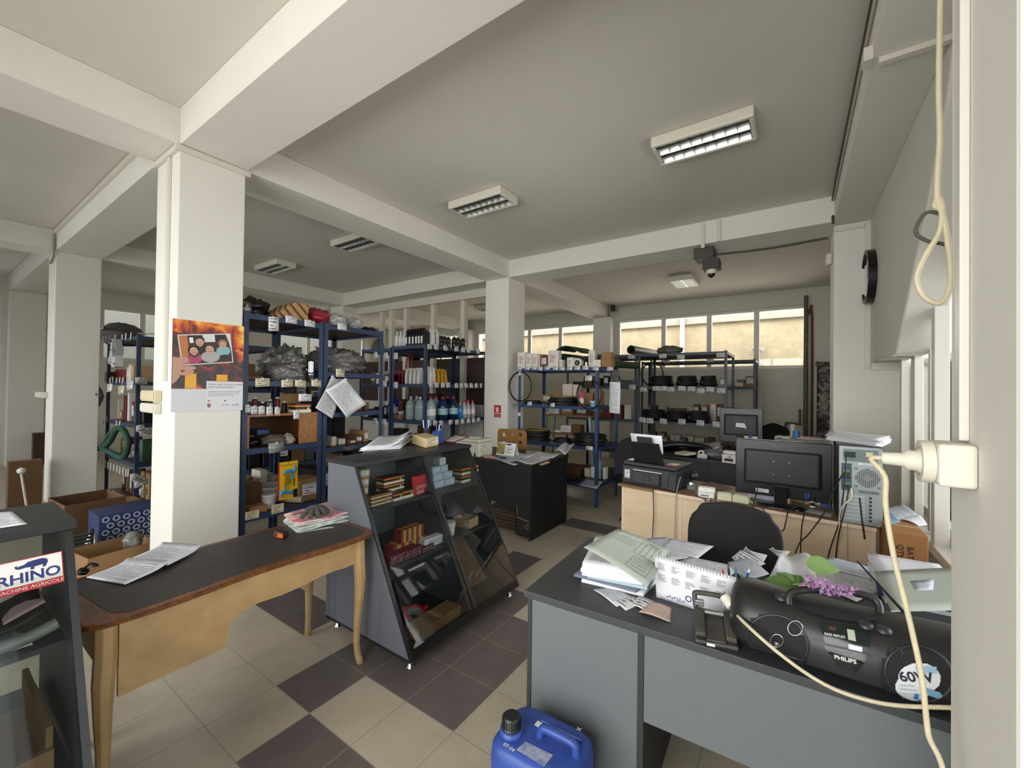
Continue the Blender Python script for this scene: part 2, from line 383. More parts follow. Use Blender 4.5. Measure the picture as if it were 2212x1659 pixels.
# wall at the far end of the shop
wall_x('wall_left',YF-.3,Y3,XL-.3,.3,0,ZC,[(.1,1.02,.05,3.22),(2.36,5.0,2.1,3.25),(6.0,9.0,2.1,3.25)])
window_x(2.36,5.0,XL-.1,2.1,3.25,[3.06,3.75,4.4]); window_x(6.0,9.0,XL-.1,2.1,3.25,[7.0,8.0]); window_x(.1,1.02,XL-.1,2.25,3.22,[])
# door below it
d=bpy.data.objects.new('door_1',None); COL.objects.link(d); d['kind']='structure'; d.location=(XL-.1,.56,0); RM[d.name]=Matrix.Translation(d.location)
mb=MB(); mb.box((XL-.12,.1,0),(XL-.02,.16,2.24)); mb.box((XL-.12,.96,0),(XL-.02,1.02,2.24)); mb.box((XL-.12,.16,2.16),(XL-.02,.96,2.24)); mb.build('door_frame',PVC,d)
MB().box((XL-.1,.17,.02),(XL-.05,.95,2.15)).build('door_panel',wood('brown_door','#5a3a26','#42291a'),d); MB().cyl((XL-.05,.88,1.05),(XL,.88,1.05),.012).build('door_handle',STEEL,d)
# shop front behind the camera
wall_y('wall_front',XL-.3,1.6,YF-.3,.3,0,ZC,[(-12.0,-8.5,.25,3.1),(-7.9,-4.2,.25,3.1),(-3.6,.75,.25,3.1)])
window_y(-12.0,-8.5,YF-.2,.25,3.1,[-10.8,-9.6]); window_y(-7.9,-4.2,YF-.2,.25,3.1,[-6.7,-5.4]); window_y(-3.6,.75,YF-.2,.25,3.1,[-2.2,-.8])
# right-hand wall: glazed below the slanting block, pilaster where the long beam lands
wall_x('wall_right',YF-.3,5.385,XR,.3,0,ZC,[(-1.5,.6,.6,3.0),(1.35,5.0,.6,2.36)])
window_x(-1.5,.6,XR+.1,.6,3.0,[-.5])
struct('wall_right_rear',MB().box((.622,5.83,0),(.9,Y3,ZC)),WALLM)
column(.335,.9,5.385,5.83)
zb=X(1878,784,.62).z; yb=X(1932,765,.62).y; p2=X(2000,440,.62); p3=X(2042,215,.62)
yt=p3.y-(ZB-p3.z)*(p2.y-p3.y)/(p3.z-p2.z)
poly=[(.6235,5.384,zb),(.6235,yb,zb),(.6235,p2.y,p2.z),(.6235,p3.y,p3.z),(.6235,yt,ZC-.004),(.6235,5.384,ZC-.004)]
struct('wall_block',MB().prism(poly,(.22,0,0)),WALLM,bevel=.012)
# shop window frames along the right, stepping down under the slanting block
def pvc_frame(y0,y1,z0,z1,cuts,x=.80): window_x(y0,y1,x,z0,z1,cuts,fw=.05,th=.05)
window_x(1.35,3.9,XR+.08,.6,2.36,[2.6]); window_x(3.9,4.62,XR+.06,.6,1.9,[]); window_x(4.62,5.0,XR+.06,.6,1.9,[])
n9=[0]
def trim(a,b,M=PVC):
    n9[0]+=1; return struct('trim_%d'%n9[0],MB().box(a,b),M,bevel=.004)
trim((.77,3.84,.56),(.844,3.92,2.3)); trim((.79,4.5,.56),(.844,4.58,1.92)); trim((.79,4.98,.5),(.844,5.06,1.97)); trim((.76,1.3,.54),(.844,5.0,.6))
trim((.80,4.62,.62),(.844,4.68,1.9)); trim((.80,4.1,.62),(.844,4.15,1.92))
# timber partition between the second row of columns
PX=mat('partition_paint','#d5d0c0',.7); PB=mat('partition_panel','#3f2b20',.6,nz=(4,.3)); yp=5.62
for i,(u,) in enumerate([(825,),(877,),(936,),(1001,)]):
    x=Y(u,690,yp).x; trim((x-.045,yp-.03,0),(x+.045,yp+.06,3.165),PX)
zr=Y(1056,640,yp).z
trim((XQ1,yp-.04,zr),(CX0-.002,yp+.06,ZB-.002),PX); trim((-6.9,yp-.03,0),(-6.8,yp+.06,zr-.002),PX)
trim((XQ1,yp+.062,1.3),(CX0-.002,yp+.09,2.13),PB); trim((XQ1,yp+.062,.02),(CX0-.002,yp+.09,1.298),WALLM)
# alley behind the rear windows
ALLEY=mat('alley_render','#b0a184',.95,nz=(3,.28),bump=(14,.9)); ALLEYG=mat('alley_band','#98958a',.9)
struct('exterior_wall',MB().box((-14,12.2,-.5),(4,12.5,3.42)),ALLEY); struct('exterior_band',MB().box((-14,12.12,3.42),(4,12.5,4.2)),ALLEYG)
STREET=mat('street_asphalt','#8a8a88',.9,nz=(2,.2)); struct('exterior_street',MB().box((-40,-40,-.3),(30,YF-.31,-.05)),STREET); struct('exterior_street_side',MB().box((1.61,YF-.3,-.3),(30,9.3,-.05)),STREET); struct('exterior_side_wall',MB().box((-14.6,1.2,-.5),(-14.3,12.19,5.5)),ALLEYG); struct('exterior_ground',MB().box((-16,Y3+.31,-.3),(5,12.19,-.02)),mat('alley_ground','#8b867a',.9)); 
pa=Y(1474,700,12.05); one('downpipe','white rain downpipe on the alley wall seen through the second window','pipe',MB().cyl((pa.x,12.05,-.02),(pa.x,12.05,4.1),.06),PVC)
pb=Y(1650,730,12.0); one('vent_pipe','grey hooked vent pipe on the alley wall behind the last rear window','pipe',MB().tube([(pb.x-.02,12.05,1.2),(pb.x-.02,12.05,2.6),(pb.x-.04,12.05,pb.z-.35),(pb.x-.1,12.05,pb.z-.25),(pb.x-.2,12.05,pb.z-.22),(pb.x-.27,12.05,pb.z-.3),(pb.x-.28,12.05,pb.z-.42)],.028),mat('grey_pipe','#8f8b80',.6))
# ------------------------------------------------------------------ daylight
w=bpy.data.worlds.new('sky'); S.world=w; w.use_nodes=True; bg=w.node_tree.nodes['Background']; bg.inputs[0].default_value=(.88,.94,1,1); bg.inputs[1].default_value=1.6
def daylight(name,loc,rot,sx,sy,power,col=(1,.985,.955)):
    l=bpy.data.lights.new(name,'AREA'); l.shape='RECTANGLE'; l.size=sx; l.size_y=sy; l.energy=power; l.color=col
    o=bpy.data.objects.new(name,l); COL.objects.link(o); o.location=loc; o.rotation_euler=rot; return o
h=PI/2
for x,wd,pw in ((-10.25,3.4,8),(-6.05,3.6,42),(-1.4,4.2,112)): daylight('front_window_daylight',(x,YF-.42,1.75),(h-math.radians(10),0,0),wd,2.8,pw)
daylight('side_window_daylight',(XR+.4,3.2,1.5),(h,0,h),3.4,1.7,34); daylight('side_window_daylight',(XR+.42,-.5,1.8),(h,0,h),2.0,2.3,14)
for x,wd in ((-1.65,3.6),(-6,3.6),(-10.2,3.4)): daylight('rear_window_daylight',(x,Y3+.5,2.75),(-h,0,0),wd,1.15,30,(1,.93,.82))
daylight('alley_wall_fill',(-5,10.9,5.2),(math.radians(32),0,0),17,1.6,340,(1,.97,.92))  # lamp added above the alley only to brighten its wall
daylight('end_window_daylight',(XL-.45,3.7,2.7),(h,0,-h),2.5,1.1,6); daylight('end_window_daylight',(XL-.45,7.5,2.7),(h,0,-h),2.9,1.1,6)
S.view_settings.view_transform='Standard'; S.view_settings.look='None'; S.view_settings.gamma=1; S.view_settings.exposure=.9; S.view_settings.use_curve_mapping=False
# ------------------------------------------------------------------ ceiling lights (switched off)
LENS=mat('louvre_mirror','#b9bab6',.22,1); HOUS=mat('lamp_housing','#d6d2c2',.5)
def ceiling_light(x0,x1,y0,y1,label,along='x',cells=8):
    zb=ZC-.085; r=thing('ceiling_light',label,'ceiling light',((x0+x1)/2,(y0+y1)/2,zb),group='louvred ceiling lights')
    h=MB(); w=.035
    for a,b in (((x0,y0,zb),(x1,y0+w,ZC-.001)),((x0,y1-w,zb),(x1,y1,ZC-.001)),((x0,y0+w,zb),(x0+w,y1-w,ZC-.001)),((x1-w,y0+w,zb),(x1,y1-w,ZC-.001))): h.box(a,b)
    h.build('housing',HOUS,r,bevel=.012)
    MB().box((x0+w,y0+w,ZC-.03),(x1-w,y1-w,ZC-.004)).build('reflector',LENS,r)
    lv=MB(); a0,a1,b0,b1=(x0+w,x1-w,y0+w,y1-w) if along=='x' else (y0+w,y1-w,x0+w,x1-w)
    P=lambda a,b,z: (a,b,z) if along=='x' else (b,a,z)
    bm=(b0+b1)/2
    for c0,c1 in ((b0,bm-.004),(bm+.004,b1)):
        cm=(c0+c1)/2
        for s_ in (c0,c1):
            lv.add([P(a0,s_,zb+.004),P(a1,s_,zb+.004),P(a1,(s_*.72+cm*.28),ZC-.032),P(a0,(s_*.72+cm*.28),ZC-.032)],[(0,1,2,3)])
        for k in range(cells+1):
            a=a0+(a1-a0)*k/cells
            lv.hexa([P(a-.0015,c0,zb+.004),P(a+.0015,c0,zb+.004),P(a+.0015,c1,zb+.004),P(a-.0015,c1,zb+.004),P(a-.006,c0,zb+.05),P(a+.006,c0,zb+.05),P(a+.006,c1,zb+.05),P(a-.006,c1,zb+.05)])
    lv.box(P(a0,bm-.004,zb+.002),P(a1,bm+.004,zb+.03)); lv.build('louvre_grille',LENS,r)
    for c in (b0*.75+b1*.25,b0*.25+b1*.75): MB().cyl(P(a0+.01,c,ZC-.038),P(a1-.01,c,ZC-.038),.008,n=10).build('lamp_tube',WHITE,r)
ceiling_light(-.94,-.235,3.262,3.6,'largest louvred ceiling light, nearest the side wall beam')
ceiling_light(-3.06,-2.37,3.23,3.55,'louvred ceiling light in the same bay as the largest one, nearer the square column')
ceiling_light(-5.23,-4.54,3.23,3.55,'louvred ceiling light in the darker bay, beside the long beam')
ceiling_light(-7.41,-6.68,3.23,3.55,'small-looking louvred ceiling light deepest in the darker bay')
ceiling_light(-1.82,-1.42,7.48,8.14,'louvred ceiling light in the rear bay before the high windows','y',9)
pz=Z(1047,658,ZC); ceiling_light(pz.x-.33,pz.x+.33,pz.y,pz.y+.33,'louvred ceiling light glimpsed behind the timber partition, touching the column outline')
# ------------------------------------------------------------------ clock, signs, sockets, wiring
cy,cz=5.2,2.712; cr=.256
t=thing('wall_clock','round black-rimmed wall clock seen edge-on on the grey block','clock',(.622,cy,cz))
MB().pipe((.560,cy,cz),(.6225,cy,cz),cr,cr-.03,40).build('rim',mat('clock_rim','#0d0d0e',.3),t); MB().cyl((.59,cy,cz),(.612,cy,cz),cr-.031,n=40).build('dial',WHITE,t)
for a,l,wd in ((100,.13,.012),(215,.18,.009)):
    q=math.radians(a); d=V((0,math.cos(q),math.sin(q))); MB().cyl((.5865,cy,cz),V((.5865,cy,cz))+d*l,wd/2,n=6).build('hand',BLACK,t)
yf=Y2a-.0015; a=Y(1067,874,yf); b=Y(1083,903,yf)
t=thing('fire_sign','small red fire extinguisher sign on the middle square column','sign',((a.x+b.x)/2,yf,b.z))
MB().box((a.x,yf-.003,b.z),(b.x,yf,a.z)).build('plate',mat('sign_white','#e2dedb',.5),t)
w_=b.x-a.x; hh=a.z-b.z
MB().box((a.x+.006,yf-.0036,b.z+hh*.36),(b.x-.006,yf-.003,a.z-.006)).box((a.x+.006,yf-.0036,b.z+.006),(b.x-.006,yf-.003,b.z+hh*.3)).build('red_panel',RED,t)
cxm=(a.x+b.x)/2; MB().box((cxm-w_*.13,yf-.0042,b.z+hh*.42),(cxm+w_*.13,yf-.0036,b.z+hh*.76)).box((cxm-w_*.05,yf-.0042,b.z+hh*.76),(cxm+w_*.05,yf-.0036,b.z+hh*.86)).box((cxm-w_*.24,yf-.0042,b.z+hh*.55),(cxm-w_*.19,yf-.0036,b.z+hh*.84)).build('extinguisher_symbol',WHITE,t)
text('STINGATOR',t,(cxm,yf-.0045,b.z+hh*.1),(1,0,0),(0,0,1),.022,WHITE,align='CENTER')
CRE=mat('cream_plastic','#cfc3a0',.45); WP=mat('aged_white_plastic','#d5d0c0',.45)
def wall_box(name,label,cat,u0,v0,u1,v1,y,dep,M,kind):
    a=Y(u0,v0,y); b=Y(u1,v1,y); t=thing(name,label,cat,((a.x+b.x)/2,y,b.z))
    MB().box((a.x,y-dep,b.z),(b.x,y-.0005,a.z)).build('body',M,t,bevel=.006)
    MB().box((a.x+.012,y-dep-.006,b.z+.012),(b.x-.012,y-dep-.0005,a.z-.012)).build(kind,M,t,bevel=.003); return t
wall_box('light_switch','cream surface light switch on the near white column','switch',320,843,350,868,Y1a,.045,CRE,'rocker')
wall_box('wall_socket','white surface socket directly under the cream switch','socket',319,869.5,349,893,Y1a,.045,WP,'cover')
wall_box('light_switch','pale switch box on the second column near the shop end','switch',88,846,103,860,Y1a,.05,WP,'rocker')
def trunk(label,pts,wd=.03,dp=.016,name='mounted_trunking',M=TRUNK):
    mb=MB()
    for p,q in zip(pts,pts[1:]):
        p=V(p); q=V(q); lo=[min(p[i],q[i])-( wd/2 if abs(p[i]-q[i])<1e-6 else 0) for i in range(3)]; hi=[max(p[i],q[i])+(wd/2 if abs(p[i]-q[i])<1e-6 else 0) for i in range(3)]; mb.box(lo,hi)
    return one(name,label,'cable trunking',mb,M,bevel=.002)
def strip(label,a,b,M=TRUNK,name='mounted_trunking'): return one(name,label,'cable trunking',MB().box(a,b),M,bevel=.002)
xq=Y(366,520,Y1a).x
strip('white trunking up the front of the near column above its switches',(xq-.02,Y1a-.02,X(318,843,CX0).z*0+1.62),(xq+.02,Y1a-.001,ZB-.05))
strip('white trunking round the head of the near column on its poster side',(CX1+.001,Y1a-.03,ZB-.045),(CX1+.022,Y1b+.03,ZB-.005))
strip('short white trunking across the front head of the near column',(CX0-.03,Y1a-.024,ZB-.045),(CX1-.002,Y1a-.001,ZB-.005))
strip('long white trunking under the ceiling on the beam past the near column',(XQ1+.05,Y1a-.03,ZC-.05),(CX0-.15,Y1a-.001,ZC-.01))
strip('white trunking under the ceiling on the beam past the second column',(-12.1,Y1a-.03,ZC-.05),(XQ0-.15,Y1a-.001,ZC-.01))
one('bundled_cable','loose grey cables dropping round the head of the second column','cable',MB().tube([(XQ1+.05,Y1a-.025,ZC-.06),(XQ1+.02,Y1a-.02,ZB+.1),(XQ1+.0,Y1a-.02,ZB-.06),(XQ0+.25,Y1a-.02,ZB-.14)],.012),mat('grey_cable','#8d877b',.6))
yp_=5.384
for (u0,u1,v0,v1,lab) in ((1868,1880,478,796,'white trunking down the pilaster beside the black clock'),):
    a=Y(u0,v0,yp_); b=Y(u1,v1,yp_); strip(lab,(a.x,yp_-.02,b.z),(b.x-.002,yp_-.001,a.z))
a=Y(1803,490,yp_); b=Y(1867,481,yp_); strip('short white trunking across the head of the pilaster',(a.x,yp_-.02,b.z-.05),(b.x,yp_-.001,b.z-.015))
a=Y(1882,800,yp_); b=Y(1944,786,yp_); strip('white trunking under the grey block on the pilaster',(a.x,yp_-.02,a.z),(.84,yp_-.001,a.z+.045))
a=Z(1897,128,ZB); b=Z(2010,98,ZB); strip('white trunking lying across the underside of the long side beam',(a.x,a.y-.02,ZB-.03),(.62,a.y+.02,ZB-.001))
strip('small white junction box on the side beam by the crosswise trunking',(.29,a.y-.04,ZB-.01),(.329,a.y+.04,ZB+.06),name='junction_box')
GC=mat('dark_cable','#4a463f',.7)
one('ceiling_cable','dark cable run along the top of the long side beam','cable',MB().tube([(.318,1.6,ZC-.02),(.318,3.2,ZC-.025),(.318,Y2a-.05,ZC-.03),(.318,Y2a-.03,ZB+.02),(.32,Y2a-.02,ZB-.03)],.012),GC)
one('ceiling_cable','pale second cable below the dark one on the side beam','cable',MB().tube([(.319,1.6,ZC-.07),(.319,3.4,ZC-.075),(.319,Y2a-.09,ZC-.08)],.009),mat('pale_cable','#b5ae9d',.6))
# camera and sensor on the cross beam
t=thing('junction_box','dark grey box clamped under the cross beam above the dome camera','junction box',(Y(1520,541,5.4).x,5.4,Y(1520,553,5.4).z))
a=Y(1498,528,5.35); b=Y(1541,553,5.35); MB().box((a.x,5.35,b.z),(b.x,5.62,ZB-.001)).build('body',mat('dark_grey_box','#4a4944',.6),t,bevel=.01)
for u in (1519,1553): x=Y(u,500,Y2a).x; strip('narrow white strip down the cross beam, %s'%('nearer the side wall' if u>1530 else 'ending on the dark grey box'),(x-.02,Y2a-.02,ZB-(.05 if u<1530 else 0)),(x+.02,Y2a-.001,ZC-.02))
c=Y(1536,575,5.3); t=thing('dome_camera','dome security camera hanging under the cross beam','camera',(c.x,5.3,c.z-.1))
a=Y(1517,561,5.26); b=Y(1553,577,5.26); MB().box((a.x,5.26,b.z),(b.x,5.44,a.z)).build('mount_plate',mat('camera_mount','#3c3a37',.6),t,bevel=.006)
zc_=b.z; MB().lathe([(.055,0),(.058,-.02),(.05,-.05)],(c.x,5.33,zc_-.001),20).build('housing',WP,t); MB().lathe([(.042,0),(.038,-.02),(.022,-.038),(.003,-.044)],(c.x,5.33,zc_-.052),20).build('dome',BLACK,t)
for k in (-1,0,1): MB().tube([(c.x+.03*k,5.34,a.z-.002),(c.x+.035*k,5.36,a.z+.06),(c.x+.01*k,5.4,ZB-.11)],.007).build('hanger_cable',GC,t)
p=Y(1545,550,5.3); q=Y(1788,514,5.3); one('slung_cable','cable slung under the cross beam from dome camera to side wall','cable',MB().tube([p,(p+q)/2+V((0,0,-.02)),q],.012),GC)
c=Y(1777,560,5.6); t=thing('motion_sensor','small pale motion sensor on the pilaster side behind the cross beam','sensor',(.335,5.6,c.z-.06)); MB().box((.28,5.57,c.z-.07),(.334,5.64,c.z+.05)).build('body',WP,t,bevel=.012); MB().box((.275,5.585,c.z-.05),(.2795,5.625,c.z-.01)).build('lens',WHITE,t)
c=Y(1324,666,9.3); t=thing('motion_sensor','little dark sensor high on the rear pilaster beside the window head','sensor',(c.x,9.3,c.z-.07)); MB().box((c.x-.045,9.26,c.z-.07),(c.x+.045,9.359,c.z+.07)).build('body',BLACK,t,bevel=.012); MB().box((c.x-.02,9.255,c.z-.03),(c.x+.02,9.2595,c.z+.01)).build('lens',GREYST,t)
# heating pipes in the rear corner
PIP=mat('grey_paint_pipe','#5d5850',.5,nz=(7,.3)); RUST=mat('rusty_pipe','#7a4a2b',.8,nz=(9,.4))
a=Y(1741,700,9.45); one('heating_pipe','tall dark grey heating pipe in front of the last rear window','pipe',MB().cyl((a.x,9.45,.0),(a.x,9.45,3.4),.035),PIP)
a=Y(1754,700,9.58); one('heating_pipe','thin rusty pipe beside the tall grey one in the rear corner','pipe',MB().tube([(a.x,9.58,0),(a.x,9.58,3.0),(a.x-.06,9.58,3.06),(a.x-.1,9.58,3.06)],.02,sub=3),RUST)
a=Y(1697,917,9.5); b=Y(1738,925,9.5); one('radiator_pipe','low bent grey pipe with a valve on the rear wall by the tall pipe','pipe',MB().tube([(a.x,9.5,.6),(a.x,9.5,a.z),(a.x+.05,9.5,a.z+.03),(b.x-.04,9.5,a.z+.02)],.02).cyl((a.x+.22,9.5,a.z),(a.x+.22,9.5,a.z+.3),.018),PIP)
# ------------------------------------------------------------------ near column: socket, plug, hanging cables
CAB=mat('cream_cable','#cfc3a3',.5,nz=(40,.15)); CABW=mat('white_cable','#cfcabd',.5)
xw=.264; yS=1.04; z0=Y(2085,1057,yS).z; z1=Y(2085,962,yS).z
strip('white trunking down the near wall pier onto the socket',(xw-.014,1.085,z1+.004),(xw-.0005,1.112,ZC-.01))
t=thing('wall_socket','white surface socket on the near wall pier with a plug in it','socket',(xw-.025,1.08,z0))
MB().box((xw-.05,yS,z0),(xw-.0005,yS+.085,z1)).build('body',WP,t,bevel=.006)
ym=yS+.042; zm=(z0+z1)/2; MB().pipe((xw-.068,ym,zm),(xw-.0505,ym,zm),.039,.027,24).build('socket_ring',WP,t)
t=thing('power_plug','white round plug pushed into the socket on the near pier','plug',(xw-.09,ym,zm-.02))
MB().lathe([(.024,0),(.024,.012),(.019,.016),(.019,.03),(.013,.034),(.0115,.062),(.008,.066)],(xw-.0555,ym,zm),20,M=ry(-90)).build('plug_body',WP,t)
cp=[V((xw-.121,ym,zm)),V((xw-.137,ym-.002,zm-.004))]+[Y(u,v,1.06) for u,v in ((1912,1030),(1913,1090),(1930,1200),(1955,1300),(1976,1390),(1992,1470),(2003,1570),(2010,1600),(2030,1640),(2046,1700),(2060,1800))]
MB().tube(cp,.0046,10).build('flex',CAB,t)
yc=1.27
t=thing('hanging_cable','cream cable tied in a hanging loop beside the near pier','cable',Y(2030,430,yc))
MB().tube([Y(u,v,yc) for u,v in ((2034,-120),(2030,60),(2028,200),(2030,300),(2024,420),(2038,470),(2052,560),(2052,620),(2030,655),(1995,640),(1980,600),(2000,550),(2030,500),(2034,440),(2022,425))],.0055).build('cream_lead',CAB,t)
MB().tube([Y(u,v,yc+.02) for u,v in ((2030,462),(2000,460),(1978,500),(2002,520),(2040,528),(2058,540))],.004).build('dark_lead',GC,t)
MB().tube([Y(u,v,yc) for u,v in ((2022,425),(2034,430),(2032,450),(2018,446),(2022,430))],.004).build('knot',CAB,t)
# ------------------------------------------------------------------ poster on the near column
xp=CX1+.002; A=X(373,686,xp); B_=X(527,707,xp); D=X(370,890,xp); ya,yb_=A.y,B_.y; zt_,zb_=(A.z+B_.z)/2,(D.z+X(525,886,xp).z)/2
t=thing('wall_poster','fire safety poster with a family photo on the near column','poster',(xp,(ya+yb_)/2,zb_))
def pp(u,v,k=0): return V((xp+.0015+.0004*k, ya+(yb_-ya)*u, zt_+(zb_-zt_)*v))
def pshape(mb,pts,k,m): return mb.prism([pp(u,v,k) for u,v in pts],(.0004,0,0),m)
def ell(cu,cv,ru,rv,a=0,n=16):
    a=math.radians(a); out=[]
    for i in range(n):
        q=2*PI*i/n; x=ru*math.cos(q)*.78; y=rv*math.sin(q); out.append((cu+(x*math.cos(a)-y*math.sin(a))/.78,cv+x*math.sin(a)+y*math.cos(a)))
    return out
MB().prism([(xp,ya,zt_),(xp,yb_,zt_),(xp,yb_,zb_),(xp,ya,zb_)],(.0015,0,0)).build('sheet',mat('poster_paper','#cfd0d1',.5),t)
def flames():
    M=bpy.data.materials.new('printed_fire'); M.use_nodes=True; N=M.node_tree.nodes; L=M.node_tree.links; b=N['Principled BSDF']; b.inputs['Roughness'].default_value=.4
    tc=N.new('ShaderNodeUVMap'); n=N.new('ShaderNodeTexNoise'); n.inputs['Scale'].default_value=5; n.inputs['Detail'].default_value=6; n.inputs['Distortion'].default_value=1.2; L.new(tc.outputs[0],n.inputs['Vector'])
    sp=N.new('ShaderNodeSeparateXYZ'); L.new(tc.outputs[0],sp.inputs[0])
    def mm(op,x,y):
        q=N.new('ShaderNodeMath'); q.operation=op
        for i,e in enumerate((x,y)):
            if isinstance(e,(int,float)): q.inputs[i].default_value=e
            else: L.new(e,q.inputs[i])
        return q.outputs[0]
    top=mm('MULTIPLY',mm('SUBTRACT',sp.outputs[1],.72),1.25); right=mm('MULTIPLY',mm('MAXIMUM',mm('SUBTRACT',sp.outputs[0],.74),0),mm('MULTIPLY',mm('MAXIMUM',mm('SUBTRACT',sp.outputs[1],.35),0),4.5))
    f=mm('ADD',mm('MULTIPLY',mm('SUBTRACT',n.outputs['Fac'],.5),1.3),mm('ADD',mm('MAXIMUM',mm('MAXIMUM',top,right),-.32),.2))
    r=N.new('ShaderNodeValToRGB'); L.new(f,r.inputs[0]); e=r.color_ramp.elements; e[0].position=.12; e[0].color=lin('#1d1312'); e[1].position=.82; e[1].color=lin('#f6d55a')
    for p,c in ((.3,'#6b2114'),(.45,'#b8441a'),(.62,'#e58a22')): q=e.new(p); q.color=lin(c)
    L.new(r.outputs[0],b.inputs['Base Color']); return M
fm=MB(); pp0=[(0.0,.0),(1,.0),(1,.665),(.46,.66),(.46,.75),(0,.75)]
fm.prism([pp(u,v,0) for u,v in pp0],(.0003,0,0)).build('fire_print',flames(),t)
PM=[mat('print_'+k,c,.45) for k,c in (('white','#d8d6d2'),('dark','#1c1817'),('brown','#4a3026'),('orange','#b8703a'),('skin','#c79a80'),('hair','#241813'),('lighthair','#8a6c4c'),('grey','#a9a3a0'),('pink','#a83a5c'),('teal','#7fb3ba'),('black','#131416'),('flame','#e3a329'),('handskin','#b98d78'),('pale','#e4e2dd'),('mouth','#8d3b3a'),('chairbrown','#3a2218'))]
pm=MB(); W0=((.06,.17),(.79,.10),(.845,.436),(.125,.50))
def ph(a,b):  # inside the held photograph: a across, b down
    q=[W0[0][i]*(1-a)*(1-b)+W0[1][i]*a*(1-b)+W0[2][i]*a*b+W0[3][i]*(1-a)*b for i in (0,1)]; return tuple(q)
def pe(ca,cb,ra,rb,k,m,n=14): pshape(pm,[ph(ca+ra*math.cos(2*PI*i/n),cb+rb*math.sin(2*PI*i/n)) for i in range(n)],k,m)
def pq(a0,b0,a1,b1,k,m): pshape(pm,[ph(a0,b0),ph(a1,b0),ph(a1,b1),ph(a0,b1)],k,m)
pshape(pm,list(W0),1,0); pq(.02,.03,.98,.97,2,15); pq(.02,.03,.17,.97,3,3); pq(.18,.05,.44,.35,3,10); pq(.45,.03,.68,.27,3,0); pq(.69,.04,.86,.25,3,10); pq(.2,.1,.27,.28,4,13)
pshape(pm,[ph(.9,.03),ph(.98,.03),ph(.98,.6),ph(.95,.3)],3,0)
def person(ca,cb,rr,hair,shirt,k,sw=1.7,long=False):
    pe(ca,cb+rr*3.0,rr*sw,rr*2.2,k,shirt)
    if long: pe(ca,cb+rr*.6,rr*1.25,rr*2.3,k+1,hair)
    pe(ca,cb-rr*.55,rr*1.2,rr*1.75,k+1,hair); pq(ca-rr*.3,cb+rr*1.0,ca+rr*.3,cb+rr*1.9,k+2,4); pe(ca,cb+rr*.2,rr*.92,rr*1.5,k+3,4)
    for d in (-.4,.4): pe(ca+d*rr,cb+rr*.0,rr*.16,rr*.12,k+4,5,8)
    pe(ca,cb+rr*1.0,rr*.38,rr*.14,k+4,14,8); pe(ca,cb+rr*.5,rr*.12,rr*.2,k+4,12,8)
person(.38,.25,.083,5,10,4,2.0); person(.82,.36,.075,6,9,5,1.9); person(.25,.52,.085,2,8,8,1.6,True); person(.55,.5,.088,5,7,9,2.1)
pe(.83,.78,.07,.07,10,10)
hm=13
for pts in (ell(.02,.5,.12,.09,-20),ell(.13,.44,.085,.035,-6),ell(.2,.525,.11,.026,-4),ell(.19,.575,.1,.024,-14),ell(.03,.6,.07,.11,25)): pshape(pm,[(max(0.003,u),v) for u,v in pts],hm,12); hm+=1
for q in ((.17,.58,.32,.745),(.6,.585,.76,.665)): pshape(pm,[(q[0],q[1]),(q[2],q[1]),(q[2],q[3]),(q[0],q[3])],1,11)
pm.build('printed_picture',PM,t)
bx=MB(); bx.prism([pp(u,v,1) for u,v in ((.46,.66),(1,.665),(1,1),(.46,1))],(.0004,0,0)); bx.build('caption_panel',mat('caption_paper','#d6d7d8',.5),t)
IK=mat('caption_ink','#5a5c60',.6)
for v,s,b in ((.705,.028,'Nu lăsa viața să devină o amintire.'),(.735,.028,'Spune nu improvizațiilor!')): text(b,t,pp(.485,v,3),(0,1,0),(0,0,1),s*.62,IK)
for i,b in enumerate(('Anunțați furnizorul de energie despre orice nereguli','Apelați la un instalator autorizat pentru instalație','pentru siguranța voastră și a celor dragi')): text(b,t,pp(.485,.785+.022*i,3),(0,1,0),(0,0,1),.0105,IK)
text('e·on',t,pp(.685,.945,3),(0,1,0),(0,0,1),.026,RED); text('incolț',t,pp(.83,.945,3),(0,1,0),(0,0,1),.022,IK)
bd=MB(); pshape(bd,ell(.495,.885,.016,.008),2,0); pshape(bd,[(.72,.878),(.745,.878),(.745,.892),(.72,.892)],2,1); pshape(bd,[(.475,.915),(.525,.915),(.525,.95),(.5,.965),(.475,.95)],2,2); bd.build('emblem_print',[RED,NAVY,mat('crest_brown','#7d6a58',.5)],t)
